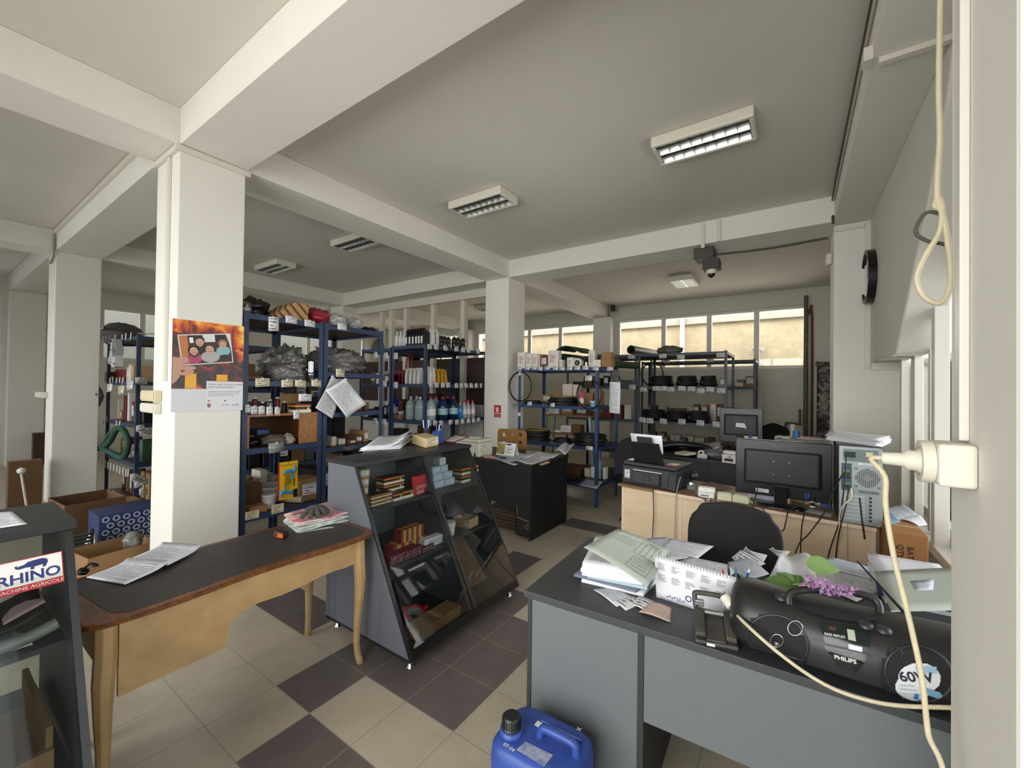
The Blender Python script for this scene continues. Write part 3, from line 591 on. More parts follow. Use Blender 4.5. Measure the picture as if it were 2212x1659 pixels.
# ------------------------------------------------------------------ blue angle-iron racks
def rack(label,x0,x1,y0,y1,levels,M=BLUE,posts=None,pw=.04):
    top=max(levels); r=thing('shelving_rack',label,'shelving rack',((x0+x1)/2,(y0+y1)/2,0))
    for px,py in posts or ((x0,y0),(x1-pw,y0),(x0,y1-pw),(x1-pw,y1-pw)):
        b=MB(); b.box((px,py,0),(px+pw,py+.006 if py<(y0+y1)/2 else py+pw,top+.012)); xx=px if px<(x0+x1)/2 else px+pw-.006
        if py<(y0+y1)/2: b.box((xx,py+.006,0),(xx+.006,py+pw,top+.012))
        else: b=MB().box((px,py+pw-.006,0),(px+pw,py+pw,top+.012)).box((xx,py,0),(xx+.006,py+pw-.006,top+.012))
        b.build('post',M,r)
    for z in levels:
        bd=MB().box((x0+.008,y0+.008,z-.02),(x1-.008,y1-.008,z)).build('shelf_board',BOARD,r)
        f=MB(); t_=.005; g=.045
        f.box((x0+.0065,y0+.001,z-g),(x1-.0065,y0+.001+t_,z)); f.box((x0+.0065,y1-t_-.001,z-g),(x1-.0065,y1-.001,z)); f.box((x0+.001,y0+.0065,z-g),(x0+.006,y1-.0065,z)); f.box((x1-.006,y0+.0065,z-g),(x1-.001,y1-.0065,z))
        f.build('edge_rail',M,bd)
    return r
L4=(.04,.55,1.1,1.65,2.2)
rack('tall blue rack crammed with small parts behind the near column',-8.2,-6.83,1.64,3.5,(.06,.58,1.08,1.62,2.2),BLUED)
rack('blue rack bay beside the poster, holding the wooden drawer box',-4.6,-3.7,1.545,2.235,(.515,1.07,1.635,2.19),BLUED)
rack('blue rack bay with two hanging price lists on its post',-4.6,-3.7,2.245,2.93,(.5,1.0,1.34,1.73,2.19),BLUED)
rack('blue rack of bottles and jugs before the brown partition',-4.9,-4.2,4.04,5.4,(.5,1.12,1.64,2.19),BLUED)
rack('blue rack standing back to back with the bottle rack',-5.62,-4.92,4.04,5.4,(.5,1.12,1.64,2.17),BLUED)
rack('bright blue rack of hoses and filter boxes beside the middle column',-3.464,-2.18,5.262,6.03,(.30,.81,1.36,1.9))
rack('dark rack of drive belts in front of the wide window',-2.17,-.83,6.95,7.9,(.06,.55,1.09,1.66,2.2),GREYST)
rack('dark rack behind the hose rack, under the green tube',-3.5,-2.19,6.95,7.9,(.06,.55,1.09,1.66,2.2),GREYST)
rack('last dark rack directly under the wide rear window',-2.6,-.56,8.55,9.1,(.06,.55,1.09,1.68,2.17),GREYST)
# ------------------------------------------------------------------ small builders
def carton(name,label,cat,lo,hi,M,group=None,face='y',sticker=True,tape=None,SM=None):
    x0,y0,z0=lo; x1,y1,z1=hi; r=thing(name,label,cat,((x0+x1)/2,(y0+y1)/2,z0),group=group)
    MB().box(lo,hi).build('body',M,r,bevel=min(.004,.1*min(x1-x0,y1-y0,z1-z0)),seg=1)
    if sticker:
        b=MB()
        if face=='y': b.hexa([(x0+(x1-x0)*.15,y0-.0012,z0+(z1-z0)*.3),(x0+(x1-x0)*.85,y0-.0012,z0+(z1-z0)*.3),(x0+(x1-x0)*.85,y0-.0004,z0+(z1-z0)*.3),(x0+(x1-x0)*.15,y0-.0004,z0+(z1-z0)*.3)]+[(x0+(x1-x0)*a,y0-q,z0+(z1-z0)*.8) for a,q in ((.15,.0012),(.85,.0012),(.85,.0004),(.15,.0004))])
        else: b.hexa([(x1+.0012,y0+(y1-y0)*.15,z0+(z1-z0)*.3),(x1+.0012,y0+(y1-y0)*.85,z0+(z1-z0)*.3),(x1+.0004,y0+(y1-y0)*.85,z0+(z1-z0)*.3),(x1+.0004,y0+(y1-y0)*.15,z0+(z1-z0)*.3)]+[(x1+q,y0+(y1-y0)*a,z0+(z1-z0)*.8) for q,a in ((.0012,.15),(.0012,.85),(.0004,.85),(.0004,.15))])
        b.build('printed_side',SM or TAGM,r)
    return r
def ylab(u0,v0,u1,v1,y,z=None):
    a=Y(u0,(v0+v1)/2,y); b=Y(u1,(v0+v1)/2,y); m_=(u0+u1)/2; zt=Y(m_,v0,y).z; zb=Y(m_,v1,y).z if z is None else z+.001
    return a.x,b.x,zb,zt
def xlab(u0,v0,u1,v1,x,z=None):
    a=X(u0,(v0+v1)/2,x); b=X(u1,(v0+v1)/2,x); m_=(u0+u1)/2; zt=X(m_,v0,x).z; zb=X(m_,v1,x).z if z is None else z+.001
    return min(a.y,b.y),max(a.y,b.y),zb,zt
def ybox(name,label,cat,u0,v0,u1,v1,y,dep,M,z=None,**k):
    x0,x1,zb,zt=ylab(u0,v0,u1,v1,y,z); return carton(name,label,cat,(x0,y,zb),(x1,y+dep,zt),M,**k)
def xbox(name,label,cat,u0,v0,u1,v1,x,dep,M,z=None,**k):
    y0,y1,zb,zt=xlab(u0,v0,u1,v1,x,z); return carton(name,label,cat,(x-dep,y0,zb),(x,y1,zt),M,face='x',**k)
CLIP=mat('tag_clip','#c7c6c0',.4)
def tags(where,group,face,c,pts,w=.075,h=.05,M=TAGM,tilt=0):
    """price tags hanging on a shelf edge, one object each, with the clip they hang from"""
    pts=sorted(pts)
    for i,p in enumerate(pts):
        u,v=p[:2]; ww,hh=(p[2],p[3]) if len(p)>3 else (w,h); k=random.uniform(-.004,.004)
        lab='%s price tag %s'%(ORD[i] if len(pts)>1 else 'single white',where)
        if face=='y':
            q=Y(u,v,c-.004); r=thing('hanging_price_tag',lab,'price tag',(q.x,q.y,q.z-hh/2),group=group)
            MB().sheet((q.x-ww/2,q.y-.004,q.z-hh/2-k),(q.x+ww/2,q.y-.004,q.z-hh/2+k),(q.x+ww/2,q.y,q.z+hh/2+k),(q.x-ww/2,q.y,q.z+hh/2-k),2,2,t=.001).build('card',M,r)
            MB().box((q.x-.006,q.y-.006,q.z+hh/2-.014),(q.x+.006,q.y+.0038,q.z+hh/2+.006)).build('clip',CLIP,r)
        else:
            q=X(u,v,c+.004); r=thing('hanging_price_tag',lab,'price tag',(q.x,q.y,q.z-hh/2),group=group)
            MB().sheet((q.x+.004,q.y-ww/2,q.z-hh/2-k),(q.x+.004,q.y+ww/2,q.z-hh/2+k),(q.x,q.y+ww/2,q.z+hh/2+k),(q.x,q.y-ww/2,q.z+hh/2-k),2,2,t=.001).build('card',M,r)
            MB().box((q.x-.0038,q.y-.006,q.z+hh/2-.014),(q.x+.006,q.y+.006,q.z+hh/2+.006)).build('clip',CLIP,r)
# ------------------------------------------------------------------ hose rack: filter boxes along its top
y=5.275; z=1.9
FB=[mat('filter_box_white','#d9d4cd',.55),mat('filter_box_cream','#cfc6b4',.6),KRAFT,KRAFTD]
REDLAB=printed('red_box_print','#d9d4cd','#a83232',5,.6,.06)
spec=[(1118,761,1134.5,0,'tall red-lettered white filter box at the column end'),(1136,763,1148.5,0,'second white filter box, narrower, beside the tall one'),(1149.5,764,1161.5,0,'third white filter box in the row of three'),(1162.5,766,1166,1,'slim cream box squeezed between white boxes and brown carton'),(1167.5,768,1182,3,'dark brown carton in the row of white filter boxes'),(1183.5,757,1206,0,'widest tall white filter box by the green rolls'),(1207.5,777,1214.5,0,'small flat white box before the wide tall box'),(1224.5,772,1238,0,'red-striped white box left of the ring filter'),(1271,757,1284.5,0,'tall white carton behind the flat white box'),(1298,761,1322,2,'upper kraft carton at the outer end')]
for i,(u0,v0,u1,mi,lab) in enumerate(spec):
    if 'left of' in lab: lab='red-striped white box next to the ring filter'
    lab+=' on the hose rack top'
    if 'upper' in lab: continue
    yy=y+(.05 if 'behind' in lab else 0)
    ybox('filter_box',lab,'box',u0,v0,u1,789,yy,.11,FB[mi],z,group='boxes along the hose rack top',SM=REDLAB)
ybox('filter_box','lower kraft carton under another one at the outer end of the hose rack top','box',1299,776,1321,791,y,.13,KRAFT,z,group='boxes along the hose rack top',sticker=False)
zz=Y(1310,776,y).z; ybox('filter_box','upper kraft carton on another one at the outer end of the hose rack top','box',1299,761,1320.5,776,y,.13,KRAFT,zz,group='boxes along the hose rack top',sticker=False)
ybox('filter_box','flat white carton lying before the tall one on the hose rack top','box',1279.5,777,1297,790,y,.1,FB[0],z,group='boxes along the hose rack top',sticker=False)
c=Y(1247,779,y+.01); t=thing('filter_ring','pale ring filter standing on edge among the filter boxes','filter',(c.x,y+.04,z)); rr=Y(1247,770,y).z-c.z+.012
rr=max(rr,c.z-z-.001) if c.z-z<.08 else .065
MB().pipe((c.x,y+.005,z+rr+.001),(c.x,y+.085,z+rr+.001),rr,rr*.42,26).build('filter_body',FB[0],t); MB().pipe((c.x,y+.003,z+rr+.001),(c.x,y+.0049,z+rr+.001),rr*.62,rr*.36,24).build('seal',BLACKM,t)
tags('along the top edge of the hose rack, counted from the column','hose rack top tags','y',5.262,[(1122,794.5),(1139,795),(1154,795),(1166.5,796),(1182,795),(1200,795.5),(1214,796),(1230.5,795.5),(1247,795),(1264.5,794.5),(1287,796),(1318,797)],.085,.052)
# green rolled sheeting lying on the same top
GREEN=mat('green_sheeting','#2c4029',.45,nz=(3,.35)); GRI=mat('green_sheeting_inside','#16201a',.6)
def roll(label,u,v,rpx,y0,ln,dx,z0,ro=None,M=GREEN,wall=.006,dz=0):
    c=Y(u,v,y0); r=ro or abs(Y(u,v-rpx,y0).z-c.z); zc=z0+r+.001; t=thing('sheeting_roll',label,'roll',(c.x+dx/2,y0+ln/2,z0),group='rolled sheeting on the rack tops')
    MB().pipe((c.x,y0,zc),(c.x+dx,y0+ln,zc+dz),r,r-wall,28,0,1).build('rolled_sheet',[M,GRI],t)
    MB().pipe((c.x,y0+.01,zc),(c.x+dx,y0+ln-.01,zc+dz),r-wall-.012,r-wall-.016,24,0,1).build('inner_turn',[GRI,GRI],t); return t
roll('thick green roll nearest the middle column on the hose rack top',1167,756,18,5.5,.5,.06,z,.115)
roll('second green roll, its open end beside the wide white box',1206,756,20,5.46,.52,.1,z,.115)
roll('green roll lying with its dark mouth over the outer filter boxes',1283,757,12,5.46,.54,.1,z,.1)
roll('thin green roll slanting out past the end of the hose rack top',1322,764,7,5.5,.5,.2,z,.05)
# a half-open sheet draped over the rolls
c=Y(1232,748,5.6); t=thing('green_sheet','loose green sheet curling between the rolls on the hose rack top','sheeting',(c.x,5.72,z)); 
MB().sheet((c.x-.19,5.5,z+.25),(c.x+.22,5.5,z+.24),(c.x+.3,6.0,z+.24),(c.x-.12,6.0,z+.25),22,2,lift=lambda a,b:.03+.06*math.sin(a*PI*1.3),t=.004).build('sheet',GREEN,t)
roll('single grey-green tube pointing out from the dark rack top',1363,758,10,6.9,1.0,.14,2.2,.075,mat('grey_green_tube','#4f5a48',.4,nz=(4,.3)))
# hoses on the hose rack
HOSE=mat('black_hose','#151617',.45); HY=mat('yellow_hose','#7d7034',.5)
def coilthing(label,u,y0,z0,R,r,turns,seed,M=HOSE,M2=None):
    c=Y(u,850,y0); R=min(R,.31); t=thing('hose_coil',label,'hose',(c.x,y0,z0),group='coiled hoses'); mb=MB()
    for k in range(max(1,turns//2)): mb.coil((c.x+random.uniform(-.012,.012),y0+random.uniform(-.012,.012),z0+.001+k*r*1.5),R-(k%3)*r*1.6,r,2,6,jit=.012,seed=seed+k,h=r*1.2)
    mb.build('coiled_hose',M,t)
    if M2: MB().coil((c.x,y0,z0+.002+turns*r*.8),R*.86,r*.8,2,6,seed=seed+9,h=r).build('yellow_turn',M2,t)
    return t
coilthing('flat black and yellow hose coil on the second shelf of the hose rack',1218,5.53,1.36,.235,.011,12,3,HOSE,HY)
coilthing('small black hose coil on the second shelf near the column',1152,5.5,1.36,.15,.01,6,5)
coilthing('dark hose coil behind the wooden chair back on the third shelf',1158,5.56,.81,.22,.012,14,6,HOSE,HY)
coilthing('wide black hose coil at the outer end of the third shelf',1276,5.56,.81,.23,.012,14,8)
coilthing('loose thin black coil mid-way along the third shelf',1216,5.56,.81,.14,.009,6,12)
def hoop(label,u,v,ru,rv,y0,r=.008,turns=3,seed=2):
    c=Y(u,v,y0); R=abs(Y(u,v-rv,y0).z-c.z); t=thing('hanging_hose','%s'%label,'hose',(c.x,y0,c.z-R),group='hanging hose loops'); mb=MB()
    for k in range(turns):
        mb.tube([(c.x+R*.9*math.cos(2*PI*i/24)*(1+.02*k),y0-.004*k+.003*math.sin(i),c.z+R*(1+.015*k)*math.sin(2*PI*i/24)) for i in range(25)],r,6,sub=1)
    mb.build('looped_hose',HOSE,t); MB().box((c.x-.01,y0-.022,c.z+R-.012),(c.x+.01,y0+.012,c.z+R+.03)).build('tie',CLIP,t); return t
hoop('black hose loop hanging on the outer post of the hose rack',1273,852,28,31,5.24)
hoop('black hose loop hanging at the column end of the hose rack',1124,835,18,31,5.24,seed=4)
PINK=mat('pink_bottle','#c04a6a',.35)
c=Y(1254,852,5.32); t=thing('bottle','pink bottle with red cap standing inside the hanging hose loop','bottle',(c.x,5.35,1.36)); MB().lathe([(.03,.001),(.036,.01),(.036,.13),(.03,.16),(.014,.18),(.014,.195)],(c.x,5.35,1.36),18).build('body',PINK,t); MB().lathe([(.017,.195),(.017,.235),(.012,.24)],(c.x,5.35,1.36),14).build('cap',RED,t); MB().lathe([(.0366,.04),(.0366,.11)],(c.x,5.35,1.36),18).build('label_band',WHITE,t)
c=Y(1280,868,5.3); t=thing('plastic_tub','small pale blue tub with white lid on the hose rack','tub',(c.x,5.34,1.36)); MB().lathe([(.045,.001),(.052,.065)],(c.x,5.34,1.36),20).build('tub_body',mat('pale_blue_tub','#6fa9c4',.4),t); MB().lathe([(.056,.0655),(.056,.078),(.05,.08)],(c.x,5.34,1.36),20).build('lid',WHITE,t)
tags('along the second shelf edge of the hose rack, counted from the column','hose rack second shelf tags','y',5.262,[(1144,872),(1193.5,875),(1120,895),(1121,807)],.075,.055)
tags('under the third shelf at the outer end of the hose rack','hose rack third shelf tags','y',5.262,[(1273,968)],.1,.055)
tags('on the hanging hose loop at the outer post','hose loop tag','y',5.215,[(1271.5,817)],.1,.07)
# dangling leaflets at the outer end
for lab,u0,v0,u1,v1,M,y0 in (('dark catalogue page hanging at the outer end of the hose rack',1319,800,1337,824,mat('dark_leaflet','#4d4a4c',.5,nz=(8,.5)),5.98),('long typed strip hanging below the dark catalogue page',1317,825,1340,892,TEXT,5.97)):
    x0,x1,zb,zt=ylab(u0,v0,u1,v1,y0-.735); yy=y0-.735; t=thing('hanging_leaflet',lab,'leaflet',((x0+x1)/2,yy,zb))
    MB().sheet((x0,yy-.004,zb),(x1,yy-.008,zb-.01),(x1,yy-.003,zt),(x0,yy-.003,zt),4,8,lift=lambda a,b:.006*math.sin(b*7)).build('sheet',M,t); MB().cyl((x0+.02,yy-.004,zt-.004),(x0+.02,yy-.004,zt+.03),.002,n=6).build('string',CLIP,t)
# papers and small goods on the lower shelves
def paper(name,label,cat,pts,M=PAPER,lift=None,t=.0012,group=None,nx=8,ny=8):
    a,b,c,d=[V(p) for p in pts]; ctr=(a+b+c+d)/4; th=thing(name,label,cat,(ctr.x,ctr.y,min(a.z,b.z,c.z,d.z)),group=group)
    MB().sheet(a,b,c,d,nx,ny,lift=lift,t=t).build('sheet',M,th); return th
def flatpaper(label,z,px,M=PAPER,name='paper_sheet',cat='paper',lift=None,t=.0012,group=None):
    """sheet lying at height z; its four corners given where they are seen"""
    return paper(name,label,cat,[Z(u,v,z) for u,v in px],M,lift,t,group)
e=lambda z,k=.001: z+k
flatpaper('crumpled white sheet lying over the coils on the third hose shelf',.87,((1200,975),(1222,978),(1242,962),(1222,955)),TEXT,lift=lambda a,b:.02*math.sin(a*5+b*3))
flatpaper('printed leaflet hanging over the lowest hose shelf edge',.302,((1252,1048),(1290,1056),(1302,1040),(1262,1034)),LEDGER)
ybox('box','white patterned box on the trestle behind the hose rack','box',1211,920,1233,937,6.42,.16,FB[0],.851)
ybox('box','brown floral box beside the white patterned one on the trestle','box',1234,918,1254,938,6.42,.16,KRAFTD,.851,sticker=False)
ybox('book','thick black bound book on the lowest shelf of the hose rack','book',1216,1032,1254,1039,5.3,.16,BLACK,.302,sticker=False)
ybox('carton','opened kraft carton at the back of the lowest hose shelf','carton',1212,1008,1247,1032,5.62,.3,KRAFTD,.302,sticker=False)
for i,(u0,u1,v0,M) in enumerate(((1262,1274,1012,FB[1]),(1276,1284,1008,FB[0]),(1292,1298,995,mat('clear_bottle','#8f9a9a',.2)),(1302,1308,1010,FB[0]))):
    ybox('box','%s small pale pack along the back of the lowest hose shelf'%ORD[i],'box',u0,v0,u1,1030,5.7,.1,M,.302,group='packs on the lowest hose shelf',sticker=False)
# trestle behind
t=thing('trestle_stand','grey trestle with a wooden top seen through the hose rack','stand',(-3.1,6.45,0)); MB().box((-3.62,6.3,1.13),(-2.72,6.7,1.165)).build('top_board',wood('trestle_top','#8a6743','#6d4f33'),t); MB().box((-3.58,6.33,.82),(-2.76,6.7,.85)).build('lower_board',wood('trestle_top','#8a6743','#6d4f33'),t)
for x0,x1 in ((-3.58,-3.66),(-2.76,-2.66)):
    for yy in (6.33,6.63): MB().obox(((x0+x1)/2,yy,.565),(.04,.04,1.13),ry(math.degrees(math.atan2(x0-x1,1.13)))).build('leg',GALV,t)
for i,(x0,x1,h,M) in enumerate(((-3.55,-3.35,.13,FB[0]),(-3.3,-3.08,.16,KRAFT),(-3.03,-2.82,.12,KRAFTD))): carton('carton','%s carton on the trestle top behind the hose rack'%ORD[i],'carton',(x0,6.36,1.166),(x1,6.6,1.166+h),M,group='cartons on the trestle')
# ------------------------------------------------------------------ belt rack and the ones behind
tags('along the second shelf of the belt rack','belt rack second shelf tags','y',6.95,[(1366,836),(1390,841),(1417,839),(1433,839),(1449,841),(1473,839),(1494,840),(1514,844),(1534,841),(1558,844)],.11,.075)
tags('along the third shelf of the belt rack','belt rack third shelf tags','y',6.95,[(1388,907),(1404,909),(1433,910),(1473,911),(1513,914),(1548,917)],.11,.085)
tags('along the top shelf of the belt rack','belt rack top tags','y',6.95,[(1364,771),(1432,769),(1471,771),(1557,767)],.115,.07)
tags('on the shelves of the rack under the rear window','rear rack tags','y',8.55,[(1534,778),(1440,780),(1580,829)],.12,.08)
for i,(u,zz_,R) in enumerate(((1322,1.66,.17),(1428,1.66,.19),(1484,1.66,.16),(1530,1.66,.12),(1413,1.09,.2),(1462,1.09,.16),(1508,1.09,.17))):
    x=Y(u,830,7.3).x; t=thing('drive_belt','%s bundle of black drive belts on the %s shelf of the belt rack'%(ORD[i%4],'second' if zz_>1.5 else 'third'),'drive belts',(x,7.3,zz_),group='drive belts on the racks'); mb=MB()
    for k in range(3): mb.coil((x,7.3,zz_+.002+k*.05),R-.012*k,.02,2,6,jit=.04,seed=i*3+k,h=.045)
    mb.build('belt_loops',BLACKM,t); MB().pipe((x-R*.6,7.3-R*.8,zz_+.075),(x-R*.6+.02,7.3-R*.8,zz_+.075),.055,.047,16).build('binding',HOSE,t)
hp=Y(1409,805,7.2); hoop('black hoop standing upright on the belt rack against the window',1409,808,20,25,7.68,.012,2)
t=thing('bag','dark bag bundled in clear film on the belt rack top','bag',(Y(1447,758,7.3).x,7.3,2.2)); MB().blob((Y(1447,758,7.3).x,7.3,2.201),(.42,.3,.17),3,.3,2.2).build('bundle',mat('film_wrapped','#3c3833',.25,nz=(6,.5),hex2='#77726a'),t)
ybox('carton','long kraft carton lying on the third shelf of the belt rack','carton',1458,886,1518,906,7.58,.06,KRAFT,1.09,sticker=False)
for i,(u0,v0,u1,M,lab) in enumerate(((1610,812,1632,KRAFT,'kraft carton at the window end of the rear rack'),(1590,826,1606,FB[1],'flat pale box next to the kraft carton on the rear rack'),(1592,820,1608,BLACK,'thin black case on the pale box of the rear rack'))):
    ybox('carton',lab,'carton',u0,v0,u1,836,8.62,.25,M,1.681 if i<2 else 1.681+(Y(1598,826,8.62).z-1.681),sticker=i==0)
ybox('case','small black case standing at the outer end of the belt rack','case',1555,816,1567,828,7.1,.1,BLACK,1.66)
for i,u in enumerate((1498,1516,1535,1548)): ybox('carton','%s small labelled carton at the back of the third belt rack shelf'%ORD[i],'carton',u,873,u+12,893,7.65,.15,(KRAFTD,KRAFT,FB[1],KRAFTD)[i],1.09,group='labelled cartons on the belt rack')
def fill(rackname,axis,c,a0,a1,z,n,dep,hr,seed,kinds=None,shelf='',wr=(.5,.95),inset=.03):
    """a row of small boxed goods along a shelf, one object each"""
    rr=random.Random(seed); P=kinds or (KRAFT,KRAFTD,FB[0],FB[1],BLACK,mat('dark_red_box','#6a2422',.5),mat('slate_box','#3d4248',.5),mat('green_box','#3e5a45',.5),mat('ochre_box','#a07f3a',.5))
    w=(a1-a0)/n
    for i in range(n):
        s0=a0+i*w+w*.04; s1=s0+w*rr.uniform(*wr); h=rr.uniform(*hr); o=rr.uniform(0,.05)+inset; d=dep*rr.uniform(.6,1); M=rr.choice(P)
        lab='%s packed part box on the %s shelf of the %s'%(ORD[i],shelf,rackname)
        lo,hi=((s0,c+o,z+.001),(s1,c+o+d,z+h)) if axis=='y' else ((c-o-d,s0,z+.001),(c-o,s1,z+h))
        carton('part_box',lab,'box',lo,hi,M,group='part boxes on the racks',face=axis,sticker=rr.random()<.4)
fill('belt rack','y',7.55,-2.1,-.9,.55,8,.25,(.08,.22),21,shelf='fourth')
fill('dark rack under the green tube','y',7.0,-3.42,-2.25,1.66,6,.25,(.06,.2),22,(BLACK,KRAFTD,mat('slate_box','#3d4248',.5)),'second')
fill('dark rack under the green tube','y',7.0,-3.42,-2.25,1.09,6,.25,(.1,.25),23,None,'third')
fill('rear rack','y',8.6,-2.5,-.7,1.09,9,.25,(.08,.22),24,(KRAFTD,KRAFT,FB[1],BLACK),'third')
fill('rear rack','y',8.6,-2.5,-.7,.55,8,.25,(.1,.2),25,(KRAFTD,KRAFT,FB[1]),'fourth')
fill('hose rack','y',5.79,-3.38,-2.3,1.36,6,.2,(.1,.32),26,(KRAFT,KRAFTD,FB[1]),'second')
# ------------------------------------------------------------------ rack beside the poster (bay A: y 1.545-2.235, bay B: y 2.245-2.93, front at x -3.7)
xf=-3.7
BAG=mat('black_bag','#121214',.3,bump=(14,.5)); REDBAG=mat('red_bag','#8e2230',.35,nz=(5,.3),bump=(12,.4))
FILM=mat('grey_film','#4c4a47',.22,nz=(7,.6),hex2='#85827c',bump=(14,.5)); PATT=mat('printed_white_bag','#d6d6d2',.4,nz=(9,.9),hex2='#3a3d3a',bump=(12,.4))
def bag(label,c,size,seed,M,cat='bag',amp=.3,freq=2.2,ridge=.3,neck=False,name='bag',group=None):
    t=thing(name,label,cat,c,group=group); MB().blob(c,size,seed,amp,freq,26,16,ridge=ridge).build('bag_body',M,t)
    if neck: MB().lathe([(.012,0),(.022,.03),(.03,.05)],(c[0]+size[0]*.1,c[1],c[2]+size[2]*.8),10).build('gathered_neck',M,t)
    return t
def cen(u,v,x): return X(u,v,x)
p=cen(556,675,-3.95); bag('black bag slumped on the rack top beside the poster column',(-4.0,p.y-.03,2.191),(.30,.24,.19),1,BAG)
p=cen(527,660,-3.95); t=thing('metal_bundle','small bundle of shiny metal parts on the rack top at the poster column','parts',(-3.86,1.62,2.191)); MB().blob((-3.86,1.61,2.191),(.16,.1,.12),5,.4,3,ridge=.3).build('tangle',mat('dark_metal_parts','#3a3836',.3,.6,nz=(18,.7),hex2='#a8a39a'),t)
# striped carton with one corner towards the viewer
KS=mat('striped_kraft','#a98356',.8)
def stripes():
    M=KS; nt=M.node_tree; N=nt.nodes; L=nt.links; tc=N.new('ShaderNodeTexCoord'); w=N.new('ShaderNodeTexWave'); w.bands_direction='DIAGONAL'; w.inputs['Scale'].default_value=7; w.inputs['Distortion'].default_value=.4
    L.new(tc.outputs['Object'],w.inputs['Vector']); r=N.new('ShaderNodeValToRGB'); r.color_ramp.interpolation='CONSTANT'; r.color_ramp.elements[0].color=lin('#5b4530'); r.color_ramp.elements[1].position=.3; r.color_ramp.elements[1].color=lin('#a98356'); L.new(w.outputs['Fac'],r.inputs[0]); L.new(r.outputs[0],N['Principled BSDF'].inputs['Base Color'])
stripes()
t=thing('striped_carton','kraft carton with dark slanting stripes on the rack top','carton',(-3.95,2.02,2.191)); y0=cen(603,680,-3.72).y; y1=cen(668,670,-3.72).y
MB().prism([(-3.73,y0,2.191),(-3.73,y1,2.191),(-3.73,y1,2.35),(-3.73,y0+.14,2.35),(-3.73,y0,2.24)],(-.3,0,0)).build('body',KS,t,bevel=.004)
p=cen(685,672,-3.85); bag('red bag in shiny clear film next to the striped carton',(-3.87,p.y,2.191),(.3,.2,.17),9,REDBAG)
p=cen(725,685,-3.8); bag('white printed bag with red top, first of two at the rack corner',(-3.82,p.y,2.191),(.24,.22,.14),11,PATT)
p=cen(763,685,-3.82); bag('white printed bag with red top, second and outer of the two',(-3.84,p.y,2.191),(.24,.2,.13),12,PATT)
for i,(u,lab) in enumerate(((738,'red folded pack on the first printed bag'),(775,'red folded pack on the outer printed bag'))):
    p=cen(u,668,-3.9); t=thing('red_pack',lab,'pack',(-3.97,p.y,2.191)); MB().blob((-3.985,p.y,2.191),(.1,.16,.17),20+i,.2,2).build('pack',REDBAG,t)
p=cen(795,702,-4.0); bag('flat dark cloth bundle at the end of the rack top',(-4.0,2.84,2.191),(.5,.15,.06),14,DARK,neck=False,cat='cloth bundle',name='cloth_bundle')
tg='blue rack by the poster'
tags('along the top edge of the blue rack by the poster','poster rack top tags','x',xf,[(591,700,.085,.12),(629,691,.1,.06),(669,699,.1,.06),(739,706,.1,.06)],)
tags('along the second shelf edge of the blue rack by the poster','poster rack second shelf tags','x',xf,[(567,826,.115,.07),(620,828,.1,.065),(649,828.5,.1,.06),(683,828,.095,.06),(735,806,.095,.075)],M=TAGB)
tags('hanging in a line from the drawer box of the poster rack','drawer box tags','x',xf+.005,[(535,883,.04,.06),(549,886,.05,.065),(565,886,.05,.065),(582,888,.05,.07),(599,888,.045,.065),(640,896,.055,.075)])
tags('on the tin boxes of the drawer box in the poster rack','drawer box tin tag','x',xf+.03,[(659,859,.12,.065)])
# second shelf: film-wrapped pile, spline shaft
p=cen(640,780,-4.0); t=thing('film_pile','heap of grey film-wrapped parts spread over the second rack shelf','wrapped parts',(-4.02,2.05,1.637)); MB().blob((-4.08,2.05,1.637),(.52,.3,.34),31,.3,2.4,56,34,ridge=.5).build('wrapped_pile',FILM,t); MB().blob((-3.88,1.99,1.637),(.3,.26,.16),33,.35,2.4,44,28,ridge=.5).build('front_bundle',FILM,t)
p=cen(755,785,-4.0); t=thing('film_pile','lower heap of grey film-wrapped parts in the bay of hanging price lists','wrapped parts',(-4.05,2.55,1.732)); MB().blob((-4.05,2.56,1.732),(.55,.5,.26),35,.35,2.6,52,32,ridge=.5).build('wrapped_pile',FILM,t)
p=cen(671,830,-3.735); t=thing('spline_shaft','shiny steel splined shaft standing on the second rack shelf','machine part',(-3.735,p.y,1.637)); c0=(-3.735,p.y,1.637)
MB().lathe([(.026,0),(.03,.004),(.03,.055),(.034,.06),(.034,.075),(.026,.08),(.018,.085)],c0,20).build('flange',CHROME,t); s_=MB().cyl((c0[0],c0[1],c0[2]+.0855),(c0[0],c0[1],c0[2]+.19),.014)
for k in range(6):
    a=k*PI/3; s_.obox((c0[0]+.0155*math.cos(a),c0[1]+.0155*math.sin(a),c0[2]+.138),(.009,.007,.1),rz(60*k))
s_.build('splined_end',CHROME,t)
p=cen(743,750,-4.2); t=thing('bottle','clear bottle with white label behind the film heap on the poster rack','bottle',(-4.44,2.62,1.731)); MB().lathe([(.04,.001),(.045,.01),(.045,.2),(.02,.27),(.016,.3)],(-4.44,2.72,1.731),18).build('body',mat('cloudy_bottle','#9aa3a6',.2),t); MB().lathe([(.018,.3005),(.018,.33)],(-4.44,2.72,1.731),12).build('cap',BLACK,t)
xbox('flat_parcel','flat reddish parcel at the poster end of the second rack shelf','parcel',527,812,568,822,-3.74,.3,mat('dull_red_parcel','#5a322c',.6),1.637,sticker=False)
xbox('carton','small dark carton at the poster end of the second rack shelf','carton',530,786,552,803,-4.05,.2,KRAFTD,1.637,sticker=False)
